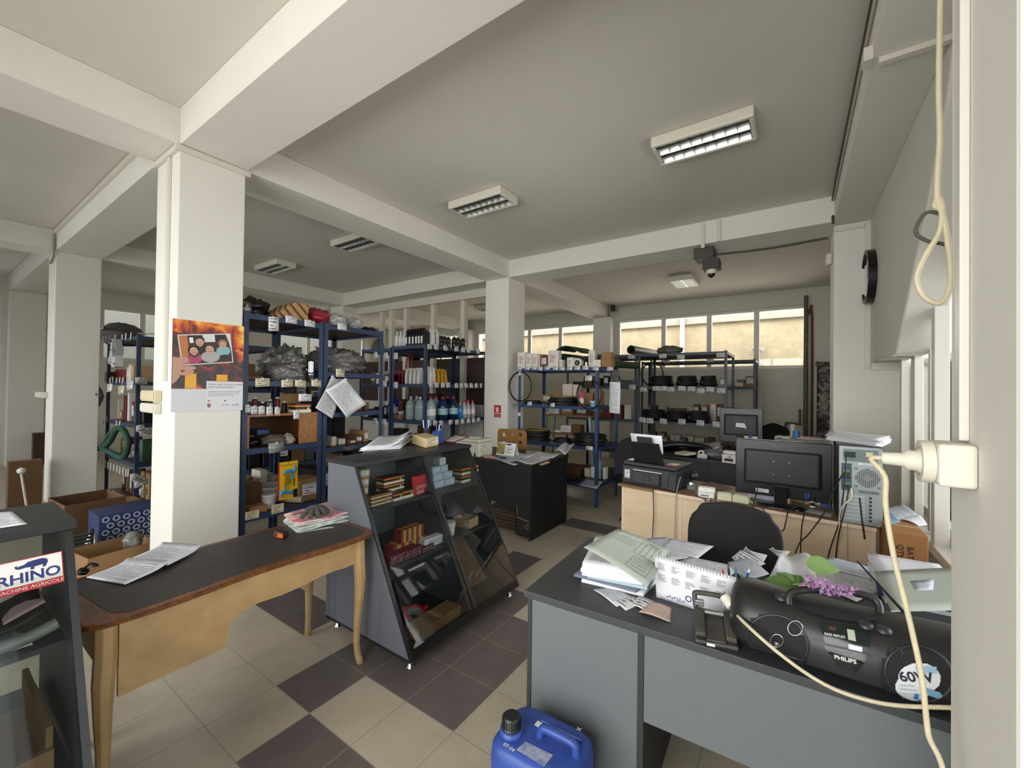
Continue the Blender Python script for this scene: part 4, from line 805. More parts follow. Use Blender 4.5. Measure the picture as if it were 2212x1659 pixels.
for i,(u,r_,M) in enumerate(((562,.085,mat('ochre_dome','#7b6a2e',.5)),(598,.085,BLACK),(612,.085,mat('ochre_dome','#7b6a2e',.5)))):
    p=cen(u,760,-4.45); t=thing('work_helmet','%s domed cap behind the film heap on the second rack shelf'%ORD[i],'helmet',(-4.5,1.66+.2*i,1.637),group='domed caps on the poster rack'); MB().lathe([(r_,0),(r_*.98,r_*.5),(r_*.75,r_*1.1),(r_*.35,r_*1.4),(.004,r_*1.48)],(-4.5,1.66+.2*i,1.637),20).build('shell',M,t); MB().lathe([(r_*1.08,-.0),(r_*1.08,.006)],(-4.5,1.66+.2*i,1.637),20).build('brim',M,t)
# wooden drawer box standing on the third shelf
WB=wood('drawer_wood','#a06f40','#7d5430'); yb0,yb1=1.59,cen(692,920,xf).y; zt3=cen(650,892,xf).z; yp0=cen(649,920,xf).y
t=thing('drawer_box','open wooden box with one pale front board on the third rack shelf','wooden box',(-3.95,(yb0+yb1)/2,1.071))
MB().box((-4.3,yb0,zt3-.018),(xf-.012,yb1,zt3)).build('top_board',WB,t); MB().box((xf-.03,yp0,1.072),(xf-.012,yb1,zt3-.0185)).build('front_board',WB,t); MB().box((-4.3,yb0,1.072),(xf-.012,yb0+.018,zt3-.0185)).build('side_board',WB,t); MB().box((-4.3,yb1-.018,1.072),(xf-.0305,yb1,zt3-.0185)).build('side_board',WB,t); MB().box((-4.318,yb0,1.072),(-4.3005,yb1,zt3)).build('back_board',KRAFTD,t)
FLAG=[mat('box_black','#17171a',.4),RED,YEL,WHITE]
def flagbox(label,lo,hi,group,name='filter_carton',face='x',extra=False):
    """black carton with red, yellow and white bands"""
    x0,y0,z0=lo; x1,y1,z1=hi; H_=z1-z0; t=thing(name,label,'box',((x0+x1)/2,(y0+y1)/2,z0),group=group)
    mb=MB()
    for a,b,m in ((0,.28,3),(.28,.36,2),(.36,.66,0),(.66,.76,2),(.76,.9,1),(.9,1,0)): mb.box((x0,y0,z0+H_*a),(x1,y1,z0+H_*b),m)
    mb.build('printed_carton',FLAG,t)
    d=MB()
    if face=='x':
        c=(x1+.0006,y0+(y1-y0)*.82,z0+H_*.46); d.cyl(c,(c[0]+.0006,c[1],c[2]),H_*.13,n=12); d.box((x1+.0004,c[1]-H_*.09,z0+.0005),(x1+.001,c[1]+H_*.09,z0+H_*.34))
    d.build('bulb_print',[WHITE],t); return t
y0=cen(638,880,xf-.03).y; y1=cen(672,880,xf-.03).y; flagbox('flat black carton with red and yellow bands on the wooden box',(xf-.15,y0,zt3+.0005),(xf-.03,y1,cen(655,872,xf-.03).z),'banded cartons')
for i,u in enumerate((532,546,560,575,590,603,617)):
    p=cen(u,868,-3.95); t=thing('part_canister','%s small dark canister on the wooden box of the poster rack'%ORD[i],'canister',(-3.95,1.62+.065*i,zt3),group='canisters on the wooden box'); M=(BLACK,STEEL,mat('dark_red_box','#6a2422',.5))[i%3]
    MB().lathe([(.024,.0005),(.024,.07+.02*(i%3)),(.014,.085+.02*(i%3))],(-3.95,1.62+.065*i,zt3),14).build('body',M,t); MB().lathe([(.015,.0855+.02*(i%3)),(.015,.1+.02*(i%3))],(-3.95,1.62+.065*i,zt3),12).build('cap',WP,t)
xbox('carton','torn-open kraft carton at the back of the wooden box top','carton',628,850,650,886,-4.0,.2,KRAFT,zt3,sticker=False)
# third shelf: cloth bundle, carton, yellow and blue bits
CLOTH=mat('dirty_cloth','#6f675b',.9,nz=(7,.6),hex2='#3f3933',bump=(20,.5)); PALE=mat('pale_crumple','#b5b0a2',.7,nz=(8,.5),hex2='#6d685e',bump=(16,.6))
p=cen(592,952,-3.78); bag('dirty grey cloth roll on the third rack shelf',(-3.79,p.y,1.071),(.16,.19,.1),41,CLOTH,'cloth bundle',.25,2,.1,False,'cloth_bundle')
p=cen(626,948,-3.77); bag('crumpled pale film beside the cloth roll',(-3.79,p.y-.01,1.071),(.13,.1,.09),42,PALE,'film',.35,3,.3,False,'crumpled_film')
p=cen(553,960,-3.8); bag('black cloth heap between the cloth roll and the post',(-3.87,max(p.y,1.70),1.071),(.15,.13,.08),43,BAG,'cloth bundle',.3,2,.1,False,'cloth_bundle')
p=cen(549,940,-4.0); t=thing('yellow_part','yellow plastic part on the third rack shelf','part',(-4.1,1.74,1.071)); MB().blob((-4.03,1.73,1.071),(.2,.12,.09),44,.25,2).build('part_body',mat('dull_yellow','#a68a1f',.5),t)
xbox('blue_pack','stack of thin blue packs on the third rack shelf','pack',556,928,582,941,-4.05,.16,mat('faded_blue','#3b5c86',.5),1.14,sticker=False)
xbox('carton','kraft carton hanging under the tag line in the wooden box','carton',528,893,558,925,-4.06,.14,KRAFT,1.15,sticker=False) if False else None
# clear pocket tag and the yellow card of hex keys hanging from the third shelf
tags('in a clear pocket under the third rack shelf','clear pocket tag','x',xf,[(597,967,.13,.085)],M=mat('clear_pocket','#8f918d',.15,nz=(30,.3)))
xh=xf+.03; A=X(601,1000,xh); B_=X(642,1073,xh); t=thing('hanging_tool_card','yellow card of blue-handled hex keys hanging below the third rack shelf','tool card',(xh,(A.y+B_.y)/2,B_.z))
cw=B_.y-A.y; ch=A.z-B_.z
def cp_(u,v,k=0): return V((xh+.002+k,A.y+cw*u,A.z-ch*v))
MB().box((xh,A.y,B_.z),(xh+.0018,B_.y,A.z)).build('card',YEL,t); MB().box((xh+.0001,A.y-.0005,B_.z-.0005),(xh+.0022,A.y+cw*.07,A.z+.0005)).build('red_edge',RED,t)
HBL=mat('blue_handle','#2f86c8',.25); k=.012
MB().tube([cp_(.2,.33,k),cp_(.32,.26,k),cp_(.55,.25,k),cp_(.75,.28,k),cp_(.82,.2,k),cp_(.8,.14,k)],[.006,.012,.014,.013,.011,.01],10).build('upper_handle',HBL,t)
MB().tube([cp_(.15,.92,k),cp_(.14,.83,k),cp_(.25,.79,k),cp_(.45,.83,k),cp_(.62,.83,k),cp_(.75,.79,k)],[.008,.012,.011,.013,.014,.008],10).build('lower_handle',HBL,t)
MB().tube([cp_(.3,.64,k),cp_(.31,.72,k),cp_(.32,.8,k)],.008,8).build('lower_stub',HBL,t); MB().tube([cp_(.65,.32,k),cp_(.66,.4,k),cp_(.66,.47,k)],.009,8).build('upper_stub',HBL,t)
for i in range(5): MB().cyl(cp_(.33+.07*i,.33,k-.002),cp_(.3+.07*i,.68-.02*i,k-.002),.003,n=6).build('hex_key',mat('brass_key','#8a6a35',.35,.8),t)
text('Professional T-key set',t,cp_(.12,.11,.0006),(0,1,0),(0,0,1),ch*.06,mat('card_ink','#3b2b10',.6)); MB().box(cp_(.78,.77,-.0002),cp_(1,.99,.0004)).build('dark_corner',FLAG[0],t); MB().box(cp_(.76,.47,-.0002),cp_(.86,.68,.0004)).build('size_panel',mat('size_panel','#6d6a2c',.5),t)
MB().tube([cp_(.5,.06,0),cp_(.48,-.06,0),cp_(.47,-.38,-.003)],.002,6).build('hook',BLACK,t)
# bottom shelf of bay A
zb5=.516
xbox('carton','kraft carton with white sticker at the post end of the lowest rack shelf','carton',646,1035,693,1076,-3.76,.26,KRAFT,zb5,SM=TAGM)
xbox('tray_carton','low kraft tray with papers at the poster end of the lowest rack shelf','carton',540,1094,578,1104,-3.72,.12,KRAFT,zb5,sticker=False)
p=cen(581,1082,-3.84); t=thing('white_tub','two-handled white tub on the lowest rack shelf','tub',(-3.84,p.y,zb5)); MB().lathe([(.052,.001),(.06,.1),(.063,.105)],(-3.84,p.y,zb5),20).build('tub_body',WHITE,t); MB().lathe([(.0645,.1055),(.0645,.118),(.05,.119)],(-3.84,p.y,zb5),20).build('rim',WP,t)
p=cen(588,1046,-4.1); t=thing('white_basin','pale basin at the back of the lowest rack shelf','basin',(-4.08,1.98,zb5)); MB().lathe([(.1,.001),(.13,.12),(.14,.125)],(-4.08,1.98,zb5),24).build('basin_body',WHITE,t); MB().lathe([(.142,.1255),(.142,.14)],(-4.08,1.98,zb5),24).build('rim',WP,t)
p=cen(640,1078,-3.78); t=thing('paper_roll','clear-wrapped roll lying on the lowest rack shelf','roll',(-3.8,p.y,zb5)); MB().pipe((-3.98,p.y-.1,zb5+.031),(-3.74,p.y+.04,zb5+.031),.03,.02,18).build('roll_body',mat('cream_film','#b3a68a',.3),t)
xbox('carton','dark kraft carton at the poster end of the lowest rack shelf','carton',528,1046,566,1095,-4.0,.3,KRAFTD,zb5,sticker=False)
xbox('label_card','narrow handwritten label strip on the lowest rack shelf edge','label',530,1104,560,1111,xf+.003,.004,TAGB,.49,sticker=False); xbox('label_card','second handwritten label strip on the lowest rack shelf edge','label',587,1089,613,1098,xf+.003,.004,TAGB,.49,sticker=False)
for r_,lv,z_,n_,sd,hr in (('fourth-bay',"rear",.516,5,61,(.1,.3)),):
    fill('poster rack bay','x',-4.25,1.6,2.2,z_,n_,.25,hr,sd,(KRAFT,KRAFTD,FB[1],mat('dark_red_box','#6a2422',.5)),'lowest')
fill('poster rack bay','x',-4.2,1.6,2.2,1.07,6,.2,(.1,.25),62,None,'third') if False else None
fill('bay of hanging price lists','x',-3.75,2.3,2.88,1.0,6,.3,(.04,.12),63,(KRAFT,KRAFTD,FB[1],FB[0]),'fourth')
fill('bay of hanging price lists','x',-3.78,2.3,2.88,1.34,7,.3,(.06,.2),64,(BLACK,KRAFTD,mat('slate_box','#3d4248',.5),FB[0],mat('navy_box','#23346b',.5)),'third')
# two sheets of prices hanging corner-up from the post between the bays
def hung(label,px,x,M):
    P=[X(u,v,x) for u,v in px]; t=thing('hanging_price_list',label,'price list',((P[0]+P[2])/2)[:]); MB().sheet(P[0],P[1],P[2],P[3],8,8,lift=lambda a,b:.01*math.sin(a*3+b*4)).build('sheet',M,t)
    MB().tube([P[3]+V((.004,0,-.01)),P[3]+V((-.01,-.01,.05)),P[3]+V((-.03,-.03,.1))],.0018,6).build('string',BLACK,t); MB().box(P[3]+V((-.004,-.008,-.05)),P[3]+V((.01,.008,.0))).build('clip',CLIP,t)
hung('rear greyish price list hanging from the blue post',((681,881),(718,905),(746,833),(718,811)),xf+.035,NEWS)
hung('front typed price list hanging corner-up from the blue post',((702,843),(749,903),(791,873),(746,817)),xf+.06,TEXT)
# ------------------------------------------------------------------ crammed rack behind the near column (end face y 1.64, front face x -6.83)
yE=1.64; xF=-6.83
tags('along the top of the crammed rack end','crammed rack top tags','y',yE,[(u,v,.05,.085) for u,v in ((223,734),(229,734),(237,732),(249,730.5),(264,730),(272,727),(283,726))])
tags('along the second shelf of the crammed rack end','crammed rack second tags','y',yE,[(228,822),(237,823),(244,820),(252,822),(259,821),(266,821),(275,822),(283,821)],.05,.07)
tags('along the third shelf of the crammed rack end','crammed rack third tags','y',yE,[(224,912),(231,905),(252,915),(259,915)],.05,.075)
tags('in the thick row on the fourth shelf of the crammed rack','crammed rack fourth tags','y',yE,[(221,998),(228,1002),(233,1005),(239,1008),(246,1010),(253,1013),(259,1016),(266,1018),(272,1021),(277,1022)],.052,.095)
tags('along the front of the crammed rack beside the near column','crammed rack front tags','x',xF,[(303,925),(309,930),(318,932),(290,1030),(296,1033),(303,1036),(311,1040),(299,1047),(309,1062),(301,822),(309,824)],.08,.08)
p=Y(252,702,1.9); t=thing('grey_cushion','big grey soft pad lying on top of the crammed rack','pad',(p.x,1.95,2.2)); MB().blob((p.x,1.95,2.201),(1.0,.5,.4),51,.18,1.6,28,16).build('pad_body',mat('grey_pad','#5d5957',.6,nz=(3,.3)),t); MB().box((p.x-.25,1.68,2.3),(p.x-.02,1.7,2.33)).box((p.x+.15,1.68,2.42),(p.x+.35,1.7,2.45)).build('logo_print',BLACK,t)
p=Y(310,712,1.75); t=thing('paper_wad','white papers spilling over the crammed rack top beside the near column','papers',(p.x,1.9,2.2)); MB().sheet((-6.95,1.66,2.245),(-6.84,2.0,2.225),(-6.95,2.2,2.26),(-7.2,1.8,2.25),6,6,lift=lambda a,b:.03*math.sin(a*6)*b).build('sheet',TEXT,t)
p=Y(252,762,1.58); t=thing('aluminium_housing','shiny cast aluminium housing hanging on the end of the crammed rack','machine part',(p.x,1.58,p.z-.2))
o=[V((p.x+a*.30,0,p.z+b*.30)) for a,b in ((-.15,.62),(.15,.52),(.5,.1),(.42,-.15),(.4,-.62),(.05,-.66),(-.35,-.5),(-.55,-.25),(-.45,.15))]
hole=[V((p.x+.05+.115*math.cos(a),0,p.z+.055+.115*math.sin(a))) for a in [math.atan2((q.z-p.z-.055),(q.x-p.x-.05)) for q in o]]
h=MB(); nn=len(o)
for y_ in (1.54,1.615):
    b=len(h.v); h.v+=[(q.x,y_,q.z) for q in o]+[(q.x,y_,q.z) for q in hole]
    for i in range(nn): j=(i+1)%nn; h.f.append((b+i,b+j,b+nn+j,b+nn+i) if y_<1.6 else (b+i,b+nn+i,b+nn+j,b+j)); h.m.append(0); h.s.append(False); h.uv.append(None)
for s0 in (0,nn):
    for i in range(nn): j=(i+1)%nn; h.f.append((s0+i,s0+j,2*nn+s0+j,2*nn+s0+i)); h.m.append(0); h.s.append(False); h.uv.append(None)
h.build('casting',mat('cast_aluminium','#d5d7d6',.35,.55),t,bevel=.008); MB().pipe((p.x-.12,1.53,p.z-.1),(p.x-.12,1.539,p.z-.1),.05,.03,16).build('boss',mat('cast_aluminium','#d5d7d6',.35,.55),t)
for i,q in enumerate(o):
    if i%2==0: MB().cyl((p.x+(q.x-p.x)*.82,1.533,p.z+(q.z-p.z)*.82),(p.x+(q.x-p.x)*.82,1.539,p.z+(q.z-p.z)*.82),.014,n=10).build('bolt_hole',BLACK,t)
p=Y(250,940,1.56); t=thing('green_strap','coiled green webbing strap hanging on the crammed rack','strap',(p.x,1.56,p.z-.25)); GS=mat('green_webbing','#1f4a38',.7,bump=(60,.5))
MB().tube([Y(u,v,1.56) for u,v in ((253,925),(240,935),(228,955),(222,968),(245,980),(258,988),(270,985),(276,965),(275,945),(262,925),(250,930),(240,950),(225,965),(205,970))],.035,8).build('webbing',GS,t)
p=Y(215,838,1.56); t=thing('clear_bag','clear bag of parts hanging off the crammed rack towards the second column','bag',(p.x,1.55,p.z-.1)); MB().blob((p.x,1.53,p.z-.12),(.4,.12,.25),53,.35,2.5,ridge=.3,flat=False).build('bag_body',mat('clear_bag','#8b8780',.2,nz=(8,.6),hex2='#4e4b46'),t)
for i,(u,v,M) in enumerate(((237,838,TAGM),(262,843,TAGB),(281,833,TAGM))): 
    q=Y(u,v,1.55); t=thing('hanging_card','%s paper card dangling below the second shelf of the crammed rack'%ORD[i],'card',q,group='cards on the crammed rack'); MB().sheet((q.x-.13,1.55,q.z-.06),(q.x+.13,1.54,q.z-.04),(q.x+.13,1.55,q.z+.06),(q.x-.13,1.55,q.z+.05),3,3).build('card',M,t); MB().cyl((q.x,1.552,q.z+.05),(q.x,1.56,q.z+.15),.003,n=6).build('string',CLIP,t)
ybox('tool_case','dark red case on the second shelf of the crammed rack','case',249,798,270,816,1.72,.3,mat('dark_red_case','#6d1a1f',.5),1.62,sticker=False)
for i,(u0,v0,u1) in enumerate(((273,787,282),(283,790,288),(226,803,238))): ybox('carton','%s pale carton on the second shelf of the crammed rack'%ORD[i],'carton',u0,v0,u1,817,1.68,.2,(FB[1],KRAFTL,KRAFTD,FB[0])[i],1.62,group='cartons on the crammed rack',sticker=False)
fill('crammed rack','y',1.7,-8.1,-6.95,1.08,9,.3,(.12,.42),71,None,'third'); fill('crammed rack','y',1.7,-8.1,-6.95,.58,9,.3,(.1,.3),72,None,'fourth'); fill('crammed rack','y',1.75,-8.1,-6.95,.06,6,.3,(.15,.4),73,(KRAFT,KRAFTD,BLACK),'lowest')
fill('crammed rack front','x',-6.84,2.0,2.6,1.62,4,.3,(.12,.35),74,(KRAFT,FB[0],FB[1],mat('dark_red_box','#6a2422',.5)),'second'); fill('crammed rack front','x',-6.84,2.0,2.6,1.08,4,.3,(.15,.35),75,None,'third'); fill('crammed rack front','x',-6.84,2.0,2.6,.58,4,.3,(.15,.3),76,None,'fourth')
# things on the floor behind the table
def openbox(label,c,sx,sy,sz,rot,M,tilt=0,name='open_carton',flaps=(1,1)):
    t=thing(name,label,'carton',c,math.radians(rot)); R=Matrix.Translation(V(c))@rz(rot); w=.008
    def bx(a,b):
        m_=MB().box(a,b); m_.v=[tuple(R@V(q)) for q in m_.v]; return m_
    bx((-sx/2,-sy/2,0),(sx/2,sy/2,.006)).build('base',M,t)
    for a,b in (((-sx/2,-sy/2,.006),(sx/2,-sy/2+w,sz)),((-sx/2,sy/2-w,.006),(sx/2,sy/2,sz)),((-sx/2,-sy/2+w,.006),(-sx/2+w,sy/2-w,sz)),((sx/2-w,-sy/2+w,.006),(sx/2,sy/2-w,sz))): bx(a,b).build('side',M,t)
    if flaps[0]: f=MB().hexa([(-sx/2,-sy/2,sz),(sx/2,-sy/2,sz),(sx/2,-sy/2+.006,sz),(-sx/2,-sy/2+.006,sz),(-sx/2,-sy/2-.14*flaps[0],sz+.05),(sx/2,-sy/2-.14*flaps[0],sz+.05),(sx/2,-sy/2-.14*flaps[0]+.006,sz+.055),(-sx/2,-sy/2-.14*flaps[0]+.006,sz+.055)]); f.v=[tuple(R@V(q)) for q in f.v]; f.build('flap',M,t)
    if flaps[1]: f=MB().hexa([(-sx/2,sy/2-.006,sz),(sx/2,sy/2-.006,sz),(sx/2,sy/2,sz),(-sx/2,sy/2,sz),(-sx/2,sy/2+.12,sz+.06),(sx/2,sy/2+.12,sz+.06),(sx/2,sy/2+.126,sz+.055),(-sx/2,sy/2+.126,sz+.055)]); f.v=[tuple(R@V(q)) for q in f.v]; f.build('flap',M,t)
    return t
def onfloor(u,v,x): q=X(u,v,x); return q
q=X(190,1100,-5.6); openbox('tall dark kraft carton on the floor before the crammed rack',(-5.62,q.y,0),.5,.42,.5,4,KRAFTD,flaps=(0,0))
q=X(262,1135,-4.9); t=thing('patterned_box','blue box printed with rings standing behind the open carton','box',(-4.95,q.y,.0)); 
BP=mat('blue_print_box','#26345f',.5)
y0=X(214,1130,-4.75).y; y1=X(322,1130,-4.75).y; zt6=X(262,1108,-4.75).z; MB().box((-5.1,y0,.0),(-4.75,y1+.15,zt6)).build('body',[BP],t); rg=MB(); rr=.026
for i in range(9):
    for j in range(6):
        yy=y0+.04+.066*i+(j%2)*.03; zz=zt6-.035-.055*j
        if yy<y1+.12: rg.pipe((-4.7495,yy,zz),(-4.7485,yy,zz),.024,.015,14)
rg.build('ring_print',mat('ring_print','#b9bcc4',.5),t)
q=X(250,1190,-4.35); openbox('open low kraft carton nearest the table behind the notebook',(-4.4,q.y,0),.36,.42,.33,8,KRAFT,flaps=(0,.0))
q=X(292,1180,-4.2); t=thing('clear_bag','clear crumpled bag in the open carton beside the near column','bag',(-4.27,q.y,.33)); MB().blob((-4.3,q.y+.01,.3),(.13,.12,.14),81,.3,2.5,ridge=.2).build('bag_body',mat('clear_bag','#8b8780',.2,nz=(8,.6),hex2='#4e4b46'),t)
q=X(170,1160,-4.6); t=thing('slatted_grille','black slatted metal grille leaning beside the open carton','grille',(-4.62,q.y,0)); g=MB()
for i in range(14): g.box((-4.64,q.y-.1,.03+.028*i),(-4.6,q.y+.07,.042+.028*i))
g.build('grille_slats',BLACK,t); MB().box((-4.65,q.y-.115,0),(-4.6,q.y-.101,.44)).box((-4.65,q.y+.071,0),(-4.6,q.y+.085,.44)).build('side_frame',BLACK,t); 
q=X(209,1160,-4.55); t=thing('steel_funnel','small bright steel cone by the black grille','machine part',(-4.67,q.y,0)); MB().lathe([(.06,0),(.06,.26),(.05,.31),(.025,.38)],(-4.67,q.y,0),18).build('cone',CHROME,t); MB().lathe([(.062,.1),(.062,.12)],(-4.67,q.y,0),18).build('band',BLACK,t)
q=X(232,1060,-6.4); t=thing('yellow_jar','pale yellow round jar on the lowest shelf of the crammed rack','jar',(-6.5,1.55,0)); MB().lathe([(.1,0),(.12,.05),(.12,.25),(.07,.32)],(-6.45,q.y,0),20).build('body',mat('pale_yellow','#a79b52',.4),t); MB().lathe([(.075,.3205),(.075,.36)],(-6.45,q.y,0),16).build('lid',WHITE,t)
q=X(265,1090,-6.2); carton('carton','small kraft carton on the floor by the crammed rack post','carton',(-6.3,q.y-.12,0),(-6.05,q.y+.12,.3),KRAFT,sticker=False)
# the far end of the shop, by the second column
q=Z(72,1005,0); carton('floor_cabinet','brown cabinet standing by the far end wall behind the second column','cabinet',(q.x-.3,q.y-.02,0),(q.x+.1,q.y+.5,.62),wood('brown_cabinet','#4a3526','#37271c'),face='x',sticker=True,SM=wood('brown_cabinet_front','#523b2a','#3e2c1f')); 
q=Z(82,1088,0); carton('brown_box','upright dark brown box on the floor beside the second column','box',(-8.0,.72,0),(-7.85,1.0,.62),KRAFTD,face='x',sticker=False)
q=X(68,1042,-7.8); t=thing('knobbed_rod','small white knob on a rod before the brown box','rod',(-7.6,q.y,0)); MB().cyl((-7.6,.86,0),(-7.6,.8,.5),.012).build('rod',WP,t); MB().lathe([(.004,-.04),(.035,-.02),(.04,0),(.035,.02),(.004,.04)],(-7.6,.8,.54),14).build('knob',WHITE,t)
# ------------------------------------------------------------------ bottle rack (front x -4.2, end face y 4.04)
xb=-4.2; ye=4.04
def proto(kind,c,s,M,capM,labM=None,label='',group=None,nar=.55):
    t=thing(kind,label,'bottle',c,group=group)
    if kind=='oil_jug':
        w,d,h=.16*s,.085*s*nar,.28*s; b=MB(); x0,y0,z0=c
        P=[(y0-d/2,z0+.001),(y0+d/2,z0+.001)]
        prof=[(-w/2,0),(w/2,0),(w/2,h*.55),(w*.3,h*.86),(-w*.12,h*.86),(-w/2,h*.72)]
        b.prism([(x0+a,y0-d/2,z0+.001+q) for a,q in prof],(0,d,0)); b.build('body',M,t,bevel=.008*s)
        MB().cyl((x0-w*.02,y0,z0+h*.86),(x0-w*.02,y0,z0+h),.02*s,n=14).build('cap',capM,t); MB().tube([(x0+w*.1,y0,z0+h*.87),(x0+w*.3,y0,z0+h*.93),(x0+w*.46,y0,z0+h*.72)],.012*s,8).build('handle',M,t)
        if labM: MB().hexa([(x0+w/2+.0005,y0-d*.4,z0+h*.12),(x0+w/2+.0015,y0-d*.4,z0+h*.12),(x0+w/2+.0015,y0+d*.4,z0+h*.12),(x0+w/2+.0005,y0+d*.4,z0+h*.12),(x0+w/2+.0005,y0-d*.4,z0+h*.5),(x0+w/2+.0015,y0-d*.4,z0+h*.5),(x0+w/2+.0015,y0+d*.4,z0+h*.5),(x0+w/2+.0005,y0+d*.4,z0+h*.5)]).build('label',labM,t)
        return t
    pr={'slim_bottle':[(.03,.001),(.036,.008),(.036,.14),(.03,.175),(.014,.205),(.013,.215)],'water_bottle':[(.06,.001),(.075,.012),(.072,.05),(.076,.06),(.072,.1),(.076,.11),(.072,.15),(.076,.16),(.074,.2),(.06,.26),(.02,.3),(.018,.31)],'dark_bottle':[(.045,.001),(.05,.008),(.05,.1),(.046,.12),(.05,.14),(.05,.17),(.03,.2),(.016,.215)]}[kind]
    MB().lathe([(r*s,z*s) for r,z in pr],c,20).build('body',M,t); top=pr[-1][1]*s; MB().lathe([(pr[-1][0]*1.15*s,top+.0005),(pr[-1][0]*1.15*s,top+.028*s),(pr[-1][0]*.9*s,top+.032*s)],c,14).build('cap',capM,t)
    if labM: r0=max(r for r,z in pr)*s; MB().lathe([(r0+.0008,pr[-1][1]*s*.25),(r0+.0008,pr[-1][1]*s*.55)],c,20).build('label_band',labM,t)
    return t
def row(kind,pts,z,s,M,capM,labM,lab,group,x0,st=0):
    first=None
    for i,u in enumerate(pts):
        q=X(u,800,x0-st*(i%2)); c=V((x0-st*(i%2),q.y,z)); l='%s %s'%(ORD[i],lab)
        if first is None: first=proto(kind,c,s,M,capM,labM,l,group); continue
        o=copy_tree(first); o.location=c; o['label']=l
PETC=mat('clear_pet','#9fb0b2',.12,nz=(20,.3)); PETB=mat('blue_pet','#14264f',.15,nz=(12,.3)); JW=mat('white_jug','#d4d3ce',.35); JB=mat('black_jug','#1a1a1c',.35); JY=mat('yellow_jug','#b98a1e',.4); DK=mat('dark_bottle_glass','#1d1512',.2)
def erow(kind,pts,z,s,M,capM,labM,lab,group,y0,st=0):
    first=None
    for i,u in enumerate(pts):
        q=Y(u,800,y0+st*(i%2)); c=V((q.x,y0+st*(i%2),z)); l='%s %s'%(ORD[i],lab)
        if first is None:
            first=proto(kind,c,s,M,capM,labM,l,group); first.rotation_euler.z=-PI/2 if 'jug' in kind else 0; continue
        o=copy_tree(first); o.location=c; o['label']=l
zt7=2.19
erow('slim_bottle',(857,865,873,880),zt7,.95,JW,WHITE,None,'slim white bottle at the inner end of the bottle rack top','white bottles on the bottle rack top',4.16)
# black jugs stand side by side with their narrow backs to the end face
erow('oil_jug',(885,892,899,906,912,918),zt7,.92,JB,RED,FLAG[3],'black oil jug with red cap at the corner of the bottle rack top','black oil jugs',4.16)
row('oil_jug',(929,938),zt7,.88,JW,WHITE,TAGM,'white oil jug beside the black ones on the bottle rack top','white oil jugs on the bottle rack top',-4.32)
row('dark_bottle',(945.5,952.5,960,967.5),zt7,.78,DK,WHITE,None,'dark bottle with clear cap in the first group on the bottle rack top','dark bottles, first group',-4.3)
row('dark_bottle',(980.5,988,999),zt7,.85,DK,WHITE,None,'dark bottle with clear cap in the second group on the bottle rack top','dark bottles, second group',-4.3)
erow('oil_jug',(884,893,902,910),1.64,.85,JW,WHITE,None,'white jug at the end face of the second bottle shelf','white jugs on the second bottle shelf',4.2)
row('oil_jug',(925,931.5),1.64,.9,JW,WHITE,REDLAB,'white jug with red print at the front of the second bottle shelf','printed white jugs on the second bottle shelf',-4.3)
row('oil_jug',(942,950,957),1.64,.82,JY,JY,None,'yellow oil jug on the second bottle shelf','yellow oil jugs',-4.3)
q=X(963,812,-4.27); proto('slim_bottle',V((-4.27,q.y,1.64)),.6,mat('pink_white_bottle','#c9a3a3',.4),RED,REDLAB,'small pink bottle at the end of the yellow jugs on the second bottle shelf')
for i,u in enumerate((851,858,866,874)): 
    q=Y(u,810,4.3); proto('oil_jug',V((q.x,4.35,1.64)),.8,mat('red_can','#7d1822',.4),BLACK,None,'%s dark red can at the inner end of the second bottle shelf'%ORD[i],'red cans on the bottle rack')
q=Y(888,790,4.6); t=thing('red_bag','bright red plastic bag heaped behind the white jugs on the bottle rack','bag',(q.x,4.62,1.641)); MB().blob((q.x,4.62,1.641),(.45,.4,.22),91,.3,2.2,ridge=.2).build('bag_body',mat('red_film','#8c141e',.3,bump=(12,.5)),t); MB().tube([(q.x-.1,4.6,1.8),(q.x-.14,4.62,2.0),(q.x-.04,4.64,2.13),(q.x-.02,4.62,1.85)],.012,8).build('handle_loop',mat('red_film','#8c141e',.3,bump=(12,.5)),t)
erow('water_bottle',(889,901,909),1.12,1.0,PETC,mat('clear_cap','#b8bcbe',.3),None,'big clear water bottle at the end face of the third bottle shelf','clear water bottles, end face',4.2,.16)
row('water_bottle',(931,943),1.12,1.0,PETC,RED,TAGM,'big clear water bottle at the front of the third bottle shelf','clear water bottles, front',-4.3,.17)
row('water_bottle',(957,968,980),1.12,1.0,PETB,RED,mat('pale_teal_label','#8fb5b8',.4),'big dark blue bottle on the third bottle shelf','dark blue bottles',-4.3,.17)
row('slim_bottle',(995,),1.12,1.0,mat('bright_blue_liquid','#1f7fc4',.2),mat('yellow_cap','#c9b43a',.4),None,'bright blue bottle with yellow cap on the third bottle shelf',None,-4.27)
row('slim_bottle',(1004,1012,1022),1.12,1.15,mat('pinkish_clear','#a8a0a2',.15),RED,REDLAB,'small clear bottle with red cap at the far end of the third bottle shelf','small clear bottles',-4.28)
q=Y(833,890,4.2); proto('water_bottle',V((-5.0,4.16,1.12)),1.05,mat('royal_blue_bottle','#16328c',.2),BLACK,mat('print_multi','#8d4a5a',.4,nz=(30,.9),hex2='#a8c0b0'),'royal blue bottle with printed label on the back-to-back rack')
q=Y(866,890,4.2); openbox('little open kraft box with white paper on the third bottle shelf',(q.x,4.2,1.121),.16,.16,.07,5,KRAFT,flaps=(0,0)); paper('paper_sheet','folded white paper sticking out of the little kraft box on the bottle rack','paper',[(q.x-.07,4.15,1.2),(q.x+.08,4.16,1.2),(q.x+.07,4.24,1.26),(q.x-.06,4.24,1.21)],PAPER,lambda a,b:.02*math.sin(a*6))
